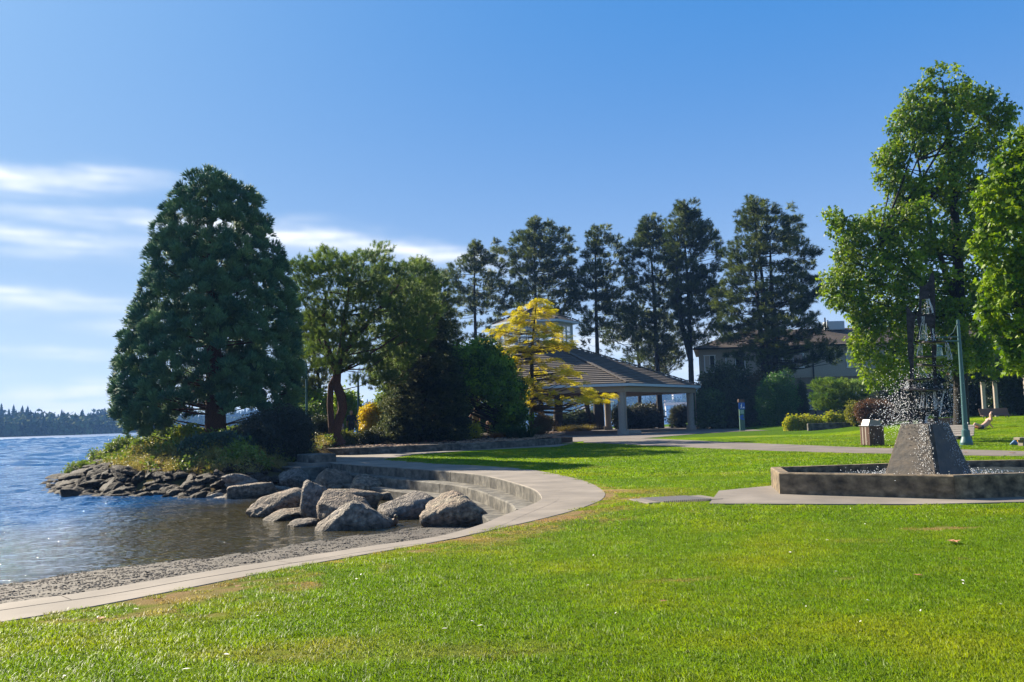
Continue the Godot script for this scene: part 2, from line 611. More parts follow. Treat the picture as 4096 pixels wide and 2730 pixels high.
# o: clumps, gap, zk, shell, rx, ry, per (sprigs in a clump), size, up, out, mesh, mat, c0, c1, trunk (path), tr (radii), bark, limbs, name
func tree(o: Dictionary) -> Node3D:
	var t := thing(o.name, o.label, o.get("category", "tree"), o.at, 0.0, o.get("group", ""))
	var path: PackedVector3Array = o.trunk
	var cl := clumps(o.outline, o.clumps, o.get("zk", 0.9), o.gap, o.get("shell", 0.6), o.get("holes", 1.0), o.get("hole_size", 1.0), o.get("layer", 0.0))
	if o.has("spire"):
		var tip := path[path.size() - 1]
		for k in 14:
			var u := k / 13.0
			var w: float = 0.9 * (1.0 - u)
			cl.append(tip + Vector3(rf(-w, w), -2.2 + 2.9 * u, rf(-w, w)))
	var tb := MB.new()
	tb.tube(path, o.tr, 10)
	for extra in o.get("stems", []):
		tb.tube(extra[0], extra[1], 8)
	var r0: float = o.tr[0]
	var rise: float = o.get("rise", 0.35)
	for c in cl:
		if R.randf() > o.get("limbs", 0.7):
			continue
		var hx := Vector2(c.x, c.z).length()
		var s := along(path, c.y - hx * rise)
		if o.has("stems") and R.randf() < 0.5:
			var e: Array = o.stems[R.randi() % o.stems.size()]
			s = along(e[0], c.y - hx * rise)
		var mid := s.lerp(c, 0.5) + Vector3(rf(-0.15, 0.15), -rf(0.0, 0.12) * hx * signf(rise + 0.01), rf(-0.15, 0.15))
		var rr := clampf(0.010 + s.distance_to(c) * 0.009, 0.013, r0 * 0.35)
		tb.tube(PackedVector3Array([s, mid, c]), PackedFloat32Array([rr, rr * 0.7, rr * 0.3]), 5, false)
	put("trunk", tb.mesh(), M[o.bark], t)
	var xs := []
	var cs := []
	var c0: Color = o.c0
	var c1: Color = o.c1
	var sz: float = o.size
	for c in cl:
		var ax := along(path, c.y)
		var outw := Vector3(c.x - ax.x, 0, c.z - ax.z)
		outw = outw.normalized() if outw.length() > 0.05 else Vector3.ZERO
		var tone := R.randf()
		var k := rf(0.6, 1.3)
		var flat: float = o.get("tilt", 0.0)
		for i in int(o.per * k):
			var q := rdir() * pow(R.randf(), 0.4)
			var off := Vector3(q.x * o.rx, q.y * o.ry, q.z * o.rx) * sqrt(k)
			off.y -= flat * off.dot(outw)
			var d: Vector3 = (q * o.get("ball", 0.6) + Vector3.UP * o.up + outw * o.out + rdir() * 0.35)
			var s := sz * rf(0.7, 1.25)
			if o.get("face_up", false):
				var y := (outw * 1.2 + Vector3(q.x, 0, q.z) * 0.9 + Vector3(0, 0.25 - 0.75 * R.randf(), 0) + rdir() * 0.3).normalized()
				var z := (Vector3.UP - y * y.y + rdir() * 0.75).normalized()
				z = (z - y * z.dot(y)).normalized()
				xs.append(Transform3D(Basis(y.cross(z) * s, y * s, z * s), c + off - y * 0.2))
			else:
				xs.append(Transform3D(basis_y(d, rf(0, TAU), Vector3.ONE * s), c + off))
			cs.append(c0.lerp(c1, clampf(tone + rf(-0.3, 0.3), 0, 1)))
	many("crown", o.mesh, o.mat, xs, cs, t)
	return t

# a bush of overlapping leafy lobes: w, h, d in metres, n leaf clusters
func bush(called: String, label: String, at: Vector3, w: float, h: float, dp: float, mesh: Mesh, m: Material, c0: Color, c1: Color, n: int, size: float, lobes := 6, up := 0.4, group := "", category := "shrub") -> Node3D:
	var t := thing(called, label, category, at, 0.0, group)
	var cs := []
	var xs := []
	var lb := []
	for i in lobes:
		var a := TAU * i / lobes + rf(-0.4, 0.4)
		var q := rf(0.25, 0.62) if i > 0 else 0.0
		lb.append([Vector3(cos(a) * q * w * 0.5, h * rf(0.35, 0.62), sin(a) * q * dp * 0.5), rf(0.4, 0.62), rf(0.35, 0.55)])
	lb[0] = [Vector3(0, h * 0.55, 0), 0.62, 0.47]
	var sb := MB.new()
	for i in n:
		var l: Array = lb[R.randi() % lobes]
		var q := rdir()
		var rr := pow(R.randf(), 0.3)
		var p: Vector3 = l[0] + Vector3(q.x * w * 0.5 * l[1], q.y * h * l[2], q.z * dp * 0.5 * l[1]) * rr
		if p.y < 0.02:
			p.y = rf(0.02, 0.15) * h
		var d := q * 0.8 + Vector3.UP * up + rdir() * 0.4
		xs.append(Transform3D(basis_y(d, rf(0, TAU), Vector3.ONE * size * rf(0.7, 1.3)), p))
		cs.append(c0.lerp(c1, R.randf()))
	for i in 7:
		var l2: Array = lb[i % lobes]
		sb.tube(PackedVector3Array([Vector3(rf(-0.1, 0.1) * w, -0.1, rf(-0.1, 0.1) * dp), l2[0] * 0.55 + Vector3(rf(-0.1, 0.1), 0, 0), l2[0]]), PackedFloat32Array([0.035, 0.025, 0.012]), 5, false)
	put("stems", sb.mesh(), M["dark_bark"], t)
	many("foliage", mesh, m, xs, cs, t)
	return t

# tufts of strap leaves on a patch of bed
func tufts(called: String, label: String, at: Vector3, w: float, dp: float, mesh: Mesh, c0: Color, c1: Color, n: int, size: float, category := "grass clump", group := "") -> Node3D:
	var t := thing(called, label, category, at, 0.0, group)
	var xs := []
	var cs := []
	for i in n:
		var a := rf(0, TAU)
		var q := sqrt(R.randf())
		xs.append(Transform3D(basis_y(Vector3.UP + rdir() * 0.15, rf(0, TAU), Vector3.ONE * size * rf(0.7, 1.2)), Vector3(cos(a) * q * w * 0.5, 0, sin(a) * q * dp * 0.5)))
		cs.append(c0.lerp(c1, R.randf()))
	many("leaves", mesh, M["shrub"], xs, cs, t)
	return t

# ---------------------------------------------------------------- rocks
var sphere_v := {}
var sphere_i := {}

func sphere(level: int) -> void:
	if sphere_v.has(level):
		return
	var v := PackedVector3Array([Vector3(1, 0, 0), Vector3(-1, 0, 0), Vector3(0, 1, 0), Vector3(0, -1, 0), Vector3(0, 0, 1), Vector3(0, 0, -1)])
	var f := PackedInt32Array([0, 2, 4, 2, 1, 4, 1, 3, 4, 3, 0, 4, 2, 0, 5, 1, 2, 5, 3, 1, 5, 0, 3, 5])
	for l in level:
		var mids := {}
		var g := PackedInt32Array()
		for i in range(0, f.size(), 3):
			var m := [0, 0, 0]
			for k in 3:
				var a := f[i + k]
				var b := f[i + (k + 1) % 3]
				var key := mini(a, b) * 100000 + maxi(a, b)
				if not mids.has(key):
					v.append((v[a] + v[b]).normalized())
					mids[key] = v.size() - 1
				m[k] = mids[key]
			for q in [f[i], m[0], m[2], m[0], f[i + 1], m[1], m[2], m[1], f[i + 2], m[0], m[1], m[2]]:
				g.append(q)
		f = g
	sphere_v[level] = v
	sphere_i[level] = f

# a rounded boulder with broken faces; planes: extra [normal, distance]
func rock(seed_: int, level: int, cuts: int, sharp: float, bumpy: float, size: Vector3, flat := false, planes := []) -> ArrayMesh:
	sphere(level)
	R.seed = seed_ * 77 + 5
	var pn := PackedVector3Array()
	for i in cuts:
		var d := rdir()
		pn.append(d / rf(0.62, 1.0))
	for q in planes:
		pn.append(q[0].normalized() / q[1])
	var nz := FastNoiseLite.new()
	nz.seed = seed_
	nz.frequency = 1.3
	nz.fractal_octaves = 4
	var src: PackedVector3Array = sphere_v[level]
	var f: PackedInt32Array = sphere_i[level]
	var pts := PackedVector3Array()
	for d in src:
		var s := 0.0
		for q in pn:
			var k := d.dot(q)
			if k > 0.0:
				s += pow(k, sharp)
		var r := minf(1.25, pow(maxf(s, 1e-6), -1.0 / sharp))
		r *= 1.0 + bumpy * nz.get_noise_3dv(d * 1.6)
		pts.append(d * r * size)
	var b := MB.new()
	if flat:
		for i in range(0, f.size(), 3):
			var nn := (pts[f[i + 1]] - pts[f[i]]).cross(pts[f[i + 2]] - pts[f[i]]).normalized()
			if nn.dot(pts[f[i]]) < 0:
				nn = -nn
			b.tri(pts[f[i]], pts[f[i + 1]], pts[f[i + 2]], nn)
	else:
		for p in pts:
			b.vert(p, p.normalized())
		for i in range(0, f.size(), 3):
			b.t3(f[i], f[i + 1], f[i + 2])
		b.smooth_normals()
	return b.mesh()

# ---------------------------------------------------------------- bodies: smooth union of tapered capsules, meshed as surface nets
func body(bones: Array, cell: float, k: float) -> ArrayMesh:
	# bone: [a, b, ra, rb, colour]
	var lo := Vector3(1e9, 1e9, 1e9)
	var hi := -lo
	for q in bones:
		var m: float = maxf(q[2], q[3]) + cell * 2.0
		for e in 2:
			lo = lo.min(q[e] - Vector3.ONE * m)
			hi = hi.max(q[e] + Vector3.ONE * m)
	var nx := int(ceil((hi.x - lo.x) / cell)) + 1
	var ny := int(ceil((hi.y - lo.y) / cell)) + 1
	var nz := int(ceil((hi.z - lo.z) / cell)) + 1
	var fld := PackedFloat32Array()
	fld.resize(nx * ny * nz)
	fld.fill(1.0)
	var own := PackedInt32Array()
	own.resize(fld.size())
	var best := PackedFloat32Array()
	best.resize(fld.size())
	best.fill(1e9)
	for bi in bones.size():
		var q: Array = bones[bi]
		var a: Vector3 = q[0]
		var ab: Vector3 = q[1] - a
		var ll := maxf(ab.length_squared(), 1e-8)
		var m: float = maxf(q[2], q[3]) + cell * 2.5 + k
		var l3 := (a.min(q[1]) - Vector3.ONE * m - lo) / cell
		var h3 := (a.max(q[1]) + Vector3.ONE * m - lo) / cell
		for z in range(maxi(0, int(l3.z)), mini(nz, int(h3.z) + 2)):
			for y in range(maxi(0, int(l3.y)), mini(ny, int(h3.y) + 2)):
				for x in range(maxi(0, int(l3.x)), mini(nx, int(h3.x) + 2)):
					var p := lo + Vector3(x, y, z) * cell
					var t := clampf((p - a).dot(ab) / ll, 0, 1)
					var d: float = p.distance_to(a + ab * t) - lerpf(q[2], q[3], t)
					var i := (z * ny + y) * nx + x
					if d < best[i]:
						best[i] = d
						own[i] = bi
					var o := fld[i]
					var h := maxf(k - absf(o - d), 0.0) / k
					fld[i] = minf(o, d) - h * h * k * 0.25
	var b := MB.new()
	var id := {}
	for z in nz - 1:
		for y in ny - 1:
			for x in nx - 1:
				var i := (z * ny + y) * nx + x
				var s := 0
				var sum := Vector3.ZERO
				var cnt := 0
				var val := []
				for q in 8:
					var w := fld[i + (q & 1) + ((q >> 1) & 1) * nx + (q >> 2) * nx * ny]
					val.append(w)
					if w < 0:
						s += 1
				if s == 0 or s == 8:
					continue
				for e in [[0, 1], [2, 3], [4, 5], [6, 7], [0, 2], [1, 3], [4, 6], [5, 7], [0, 4], [1, 5], [2, 6], [3, 7]]:
					var u: float = val[e[0]]
					var w2: float = val[e[1]]
					if (u < 0) != (w2 < 0):
						var t2 := u / (u - w2)
						var pa := Vector3(e[0] & 1, (e[0] >> 1) & 1, e[0] >> 2)
						var pb := Vector3(e[1] & 1, (e[1] >> 1) & 1, e[1] >> 2)
						sum += pa.lerp(pb, t2)
						cnt += 1
				b.col = bones[own[i]][4]
				var g := Vector3(val[1] - val[0] + val[3] - val[2], val[2] - val[0] + val[3] - val[1], val[4] - val[0] + val[5] - val[1])
				id[i] = b.vert(lo + (Vector3(x, y, z) + sum / cnt) * cell, g.normalized())
	var st := [1, nx, nx * ny]
	for i in id:
		var x: int = i % nx
		var y: int = (i / nx) % ny
		var z: int = i / (nx * ny)
		for ax in 3:
			var u: int = (ax + 1) % 3
			var w: int = (ax + 2) % 3
			var at := [x, y, z]
			if at[u] == 0 or at[w] == 0:
				continue
			if (fld[i] < 0) != (fld[i + st[ax]] < 0):
				var q := [i, i - st[u], i - st[u] - st[w], i - st[w]]
				if id.has(q[1]) and id.has(q[2]) and id.has(q[3]):
					b.t3(id[q[0]], id[q[1]], id[q[2]])
					b.t3(id[q[0]], id[q[2]], id[q[3]])
	return b.mesh()

# ---------------------------------------------------------------- lines on the ground
func spline(p: PackedVector2Array, n: int) -> PackedVector2Array:
	var out := PackedVector2Array()
	var len := PackedFloat32Array([0.0])
	var dense := PackedVector2Array()
	for i in p.size() - 1:
		for k in 16:
			dense.append(p[i].cubic_interpolate(p[i + 1], p[maxi(i - 1, 0)], p[mini(i + 2, p.size() - 1)], k / 16.0))
	dense.append(p[p.size() - 1])
	for i in dense.size() - 1:
		len.append(len[i] + dense[i].distance_to(dense[i + 1]))
	var at := 0
	for i in n:
		var s := len[len.size() - 1] * i / (n - 1)
		while at < dense.size() - 2 and len[at + 1] < s:
			at += 1
		out.append(dense[at].lerp(dense[at + 1], clampf((s - len[at]) / maxf(1e-5, len[at + 1] - len[at]), 0, 1)))
	return out

func x_at(line: PackedVector2Array, z: float) -> float:
	for i in line.size() - 1:
		if (line[i].y - z) * (line[i + 1].y - z) <= 0.0 and line[i].y != line[i + 1].y:
			return lerpf(line[i].x, line[i + 1].x, (z - line[i].y) / (line[i + 1].y - line[i].y))
	return line[0].x if z > line[0].y else line[line.size() - 1].x

func sheet(poly: PackedVector2Array, top: float, bottom: float) -> ArrayMesh:
	# a slab with this outline on the ground (x, z)
	var b := MB.new()
	var flip := PackedVector2Array()
	for p in poly:
		flip.append(Vector2(p.x, -p.y))
	b.prism(Transform3D(Basis(Vector3(1, 0, 0), Vector3(0, 0, -1), Vector3(0, 1, 0)), Vector3.ZERO), flip, bottom, top)
	return b.mesh()

func dist_to(poly: PackedVector2Array, p: Vector2) -> float:
	var best := 1e9
	for i in poly.size():
		best = minf(best, p.distance_squared_to(Geometry2D.get_closest_point_to_segment(p, poly[i], poly[(i + 1) % poly.size()])))
	var d := sqrt(best)
	return d if Geometry2D.is_point_in_polygon(p, poly) else -d

func at2(v: Vector2, y: float) -> Vector3:
	return Vector3(v.x, y, v.y)

# ================================================================ the place
var shore_out := PackedVector2Array()   # lawn side of the promenade
var shore_in := PackedVector2Array()    # water side of the promenade
var paved: Array[PackedVector2Array] = []
var lawn_noise := FastNoiseLite.new()

func lawn_rise(x: float, z: float) -> float:
	return 0.75 * smoothstep(19.0, 31.0, x) * smoothstep(-36.0, -52.0, z)

var worn := [[Vector3(5.43, 0.00, -12.32), 0.55, 0.16], [Vector3(4.65, 0.00, -9.82), 0.45, 0.10], [Vector3(1.53, 0.00, -9.11), 0.35, 0.10], [Vector3(1.65, 0.00, -7.94), 0.22, 0.06], [Vector3(2.05, 0.00, -15.30), 0.9, 0.35], [Vector3(4.92, 0.00, -11.07), 0.2, 0.08], [Vector3(2.91, -0.00, -8.99), 0.3, 0.07], [Vector3(-2.11, 0.00, -9.36), 0.5, 0.25], [Vector3(-3.20, 0.00, -8.11), 0.5, 0.25]]

func dryness(x: float, z: float) -> float:
	var e := x - x_at(shore_out, z)
	var d := lawn_noise.get_noise_2d(x * 1.2, z * 1.2) * 0.45 + lawn_noise.get_noise_2d(x * 4.0 + 50, z * 4.0) * 0.45 + lawn_noise.get_noise_2d(x * 13.0 + 50, z * 13.0) * 0.4 + 0.5
	var near := exp(-maxf(e, 0.0) / 1.0) if z > -21.0 else exp(-maxf(e, 0.0) / 0.25) * 0.5
	var spots := smoothstep(0.62, 0.8, lawn_noise.get_noise_2d(x * 0.5 + 200, z * 1.2) + 0.25) * 0.5
	for q in worn:
		var ex: float = (x - q[0].x) / q[1] + lawn_noise.get_noise_2d(x * 5, z * 5) * 0.5
		var ez: float = (z - q[0].z) / q[2]
		spots = maxf(spots, 1.5 * smoothstep(0.35, 0.7, d) * exp(-(ex * ex + ez * ez) * 1.2))
	return clampf(near * (0.15 + smoothstep(0.3, 0.75, d) * 1.3) + spots * d - 0.12, 0, 1)

func grass_tint(x: float, z: float) -> Color:
	var k := lawn_noise.get_noise_2d(x * 0.7 - 90, z * 0.7) * 0.5 + lawn_noise.get_noise_2d(x * 2.6, z * 2.6 + 70) * 0.5
	var c := Color(0.245, 0.375, 0.007).lerp(Color(0.160, 0.295, 0.006), clampf(0.5 - k, 0, 1))
	c = c.lerp(Color(0.35, 0.40, 0.010), clampf(k * 1.2, 0, 1))
	return c.lerp(Color(0.56, 0.36, 0.19), dryness(x, z))

func _ready() -> void:
	R.seed = 4021
	lawn_noise.seed = 9
	lawn_noise.frequency = 0.25
	lawn_noise.fractal_octaves = 3
	# --- camera, sky, sun, exposure
	var cam := Camera3D.new()
	cam.name = "camera"
	cam.position = Vector3(0, 1.6, 0)
	cam.rotation_order = EULER_ORDER_YXZ
	cam.rotation_degrees = Vector3(4.71, 0, -1.7)
	cam.fov = 40.12
	cam.near = 0.1
	cam.far = 6000.0
	add_child(cam)
	cam.current = true
	var we := WorldEnvironment.new()
	we.name = "world_environment"
	var env := Environment.new()
	env.background_mode = Environment.BG_SKY
	env.tonemap_mode = Environment.TONE_MAPPER_LINEAR
	env.tonemap_exposure = 2.6
	env.sdfgi_enabled = true
	env.ssao_enabled = true
	env.ssil_enabled = true
	env.fog_enabled = true
	env.fog_density = 0.0003
	env.fog_light_color = Color(0.50, 0.70, 0.97)
	var sky := Sky.new()
	var pm := PanoramaSkyMaterial.new()
	pm.panorama = sky_picture()
	pm.energy_multiplier = 1.0
	sky.sky_material = pm
	env.sky = sky
	env.background_energy_multiplier = 1.0
	we.environment = env
	add_child(we)
	var sun := DirectionalLight3D.new()
	sun.name = "sun"
	sun.light_energy = 1.6
	sun.light_color = Color(1.0, 0.95, 0.86)
	sun.light_angular_distance = 0.5
	sun.shadow_enabled = true
	sun.basis = Basis.looking_at(-sun_dir(), Vector3.UP)
	add_child(sun)
	make_materials()
	make_leaves()
	build_ground()
	build_lake()
	build_far_shore()
	build_seawall()
	build_pavilion()
	build_apartments()
	build_fountain()
	build_boulders()
	build_point()
	build_garden()
	build_trees()
	build_furniture()
	build_people()
	build_grass()
	build_litter()

func sun_dir() -> Vector3:
	var az := deg_to_rad(-45.0)
	var el := deg_to_rad(32.0)
	return Vector3(sin(az) * cos(el), sin(el), -cos(az) * cos(el))

func sky_picture() -> ImageTexture:
	var w := 2048
	var h := 1024
	var d := PackedFloat32Array()
	d.resize(w * h * 3)
	var sd := sun_dir()
	var nz := FastNoiseLite.new()
	nz.seed = 31
	nz.frequency = 1.0
	nz.fractal_octaves = 5
	# cloud streaks: azimuth, elevation, half width, half height, slope, strength (degrees)
	var streaks := [[-28.0, 14.0, 7.5, 0.75, 0.02, 0.75], [-21.5, 12.0, 9.0, 0.5, 0.0, 0.5], [-14.0, 11.3, 8.0, 0.75, -0.10, 0.9], [-6.5, 10.5, 7.5, 0.6, -0.16, 0.8], [-28.0, 10.7, 8.0, 0.75, -0.02, 0.6], [-27.5, 7.4, 6.0, 0.6, -0.06, 0.62], [-22.5, 5.9, 3.0, 0.3, -0.05, 0.4],
		[-26.0, 4.35, 3.5, 0.32, -0.03, 0.5], [-25.0, 1.9, 9.0, 0.9, 0.1, 0.85], [-12.0, 2.0, 12.0, 0.7, 0.0, 0.5], [6.0, 4.5, 9.0, 0.9, 0.0, 0.5], [16.0, 3.2, 8.0, 1.3, 0.0, 0.6], [-22.0, 5.6, 2.0, 0.2, 0.0, 0.35],
		[-55.0, 9.0, 12.0, 1.0, 0.0, 0.6], [-48.0, 3.0, 16.0, 1.0, 0.0, 0.6], [60.0, 5.0, 14.0, 1.0, 0.0, 0.4], [120.0, 8.0, 20.0, 1.2, 0.0, 0.4], [-130.0, 10.0, 22.0, 1.2, 0.0, 0.5]]
	var cosel := PackedFloat32Array()
	for y in h:
		var el := (0.5 - (y + 0.5) / h) * 180.0
		var ce := cos(deg_to_rad(el))
		var se := sin(deg_to_rad(el))
		var e := maxf(el, 0.0)
		var t := exp(-e / 8.5)
		var zen := Vector3(0.006, 0.092, 0.27).lerp(Vector3(0.045, 0.095, 0.20), smoothstep(22.0, 65.0, e))
		var base := zen.lerp(Vector3(0.35, 0.415, 0.46), t)
		if el < 0.0:
			base = Vector3(0.12, 0.15, 0.17)
		var here := []
		for s in streaks:
			if absf(el - s[1]) < 6.0:
				here.append(s)
		for x in w:
			var az := (x + 0.5) / w * 360.0
			if az > 180.0:
				az -= 360.0
			var c := base
			if el > -1.0:
				var ar := deg_to_rad(az)
				var dir := Vector3(sin(ar) * ce, se, -cos(ar) * ce)
				var ang := rad_to_deg(acos(clampf(dir.dot(sd), -1, 1)))
				c += Vector3(0.105, 0.118, 0.086) * exp(-ang * ang / 900.0) + Vector3(0.5, 0.5, 0.45) * exp(-ang * ang / 60.0)
				var cl := 0.0
				for s in here:
					var dx: float = (az - s[0]) / s[2]
					if absf(dx) > 1.6:
						continue
					var wob := nz.get_noise_2d(az * 0.12 + s[0], el * 0.3) * 0.8
					var dy: float = (el - s[1] - (az - s[0]) * s[4] + wob * s[3]) / s[3]
					if absf(dy) > 2.4:
						continue
					var edge := exp(-dx * dx * 1.4) * (exp(-dy * dy * 2.2) if dy > 0.0 else exp(-dy * dy * 0.7))
					var fib := 0.62 + 0.75 * nz.get_noise_2d(az * 0.16 + el * 0.25, el * 1.7 + s[0])
					cl = maxf(cl, edge * fib * s[5] * 1.5)
				c = c.lerp(Vector3(0.47, 0.48, 0.485), clampf(cl, 0, 0.95))
			var i := (y * w + x) * 3
			d[i] = c.x
			d[i + 1] = c.y
			d[i + 2] = c.z
	return ImageTexture.create_from_image(Image.create_from_data(w, h, false, Image.FORMAT_RGBF, d.to_byte_array()))

var L := {}
func make_leaves() -> void:
	L.maple = leaf_cluster(9, 0.27, 0.23, true, 0.5)
	L.maple_near = leaf_cluster(9, 0.28, 0.22, true, 0.5)
	L.leaf = leaf_cluster(16, 0.22, 0.11, false, 0.4)
	L.small = leaf_cluster(26, 0.20, 0.06, false, 0.4)
	L.big = leaf_cluster(9, 0.22, 0.20, false, 0.5, 0.4)
	L.needle = needle_tuft(34, 0.22, 0.17, 0.018, 1.0)
	L.pine = needle_tuft(30, 0.35, 0.26, 0.032, 1.0)
	L.cord = cord_sprig(26, 0.17, 0.30, 0.034)
	L.gold = gold_spray()
	L.spruce = needle_tuft(40, 0.35, 0.07, 0.02, 1.3)
	L.strap = frond_tuft(26, 0.8, 0.03, 0.6)
	L.thin = frond_tuft(40, 0.8, 0.014, 0.75)
	L.round = leaf_cluster(60, 1.0, 0.5, false, 0.3, 0.9)
	var b := MB.new()
	for i in 9:
		var y := i / 9.0
		for k in 6:
			var a := TAU * k / 6.0 + i * 0.9
			var o := Vector3(cos(a), 0, sin(a))
			var r := 0.22 * (1.0 - y) + 0.02
			var s := o.cross(Vector3.UP) * r * 0.55
			b.col = Color.WHITE * rf(0.8, 1.15)
			b.tri(Vector3(0, y + 0.16, 0), o * r + Vector3(0, y - 0.02, 0) + s, o * r + Vector3(0, y - 0.02, 0) - s, (o + Vector3.UP * 0.4).normalized())
	L.fir = b.mesh()

# a solid strip of paving between two lines of ground points, with the edge along the first line chamfered
func strip(a: PackedVector2Array, b: PackedVector2Array, top: float, bottom: float, chamfer := 0.015, tone := 1.0) -> ArrayMesh:
	var m := MB.new()
	m.col = Color(tone, tone * 0.99, tone * 0.97)
	var n := a.size()
	for i in n - 1:
		var a0 := a[i]
		var a1 := a[i + 1]
		var b0 := b[i]
		var b1 := b[i + 1]
		var i0 := a0 + (b0 - a0).normalized() * chamfer
		var i1 := a1 + (b1 - a1).normalized() * chamfer
		var tg := (a1 - a0).normalized()
		var out := Vector2(tg.y, -tg.x)
		if out.dot(a0 - b0 + a1 - b1) < 0.0:
			out = -out
		m.quad(at2(i0, top), at2(i1, top), at2(b1, top), at2(b0, top), Vector3.UP)
		m.quad(at2(a0, top - chamfer), at2(a1, top - chamfer), at2(i1, top), at2(i0, top), (at2(out, 0) + Vector3.UP).normalized())
		m.quad(at2(a0, bottom), at2(a1, bottom), at2(a1, top - chamfer), at2(a0, top - chamfer), at2(out, 0))
		m.quad(at2(b0, bottom), at2(b1, bottom), at2(b1, top), at2(b0, top), at2(-out, 0))
	for e in [0, n - 1]:
		var d := (a[1] - a[0] if e == 0 else a[n - 2] - a[n - 1]).normalized()
		m.quad(at2(a[e], bottom), at2(b[e], bottom), at2(b[e], top), at2(a[e], top - chamfer), at2(-d, 0))
	return m.mesh()

func shifted(line: PackedVector2Array, other: PackedVector2Array, by: float) -> PackedVector2Array:
	# the line moved sideways, away from the other line
	var out := PackedVector2Array()
	for i in line.size():
		var d := (line[mini(i + 1, line.size() - 1)] - line[maxi(i - 1, 0)]).normalized()
		var nn := Vector2(d.y, -d.x)
		if nn.dot(line[i] - other[i]) < 0:
			nn = -nn
		out.append(line[i] + nn * by)
	return out

func cut(line: PackedVector2Array, i: int, j: int, gap: float) -> PackedVector2Array:
	var out := line.slice(i, j + 1)
	out[0] = out[0].move_toward(out[1], gap)
	out[out.size() - 1] = out[out.size() - 1].move_toward(out[out.size() - 2], gap)
	return out

const NS := 181
var bay_start := 0

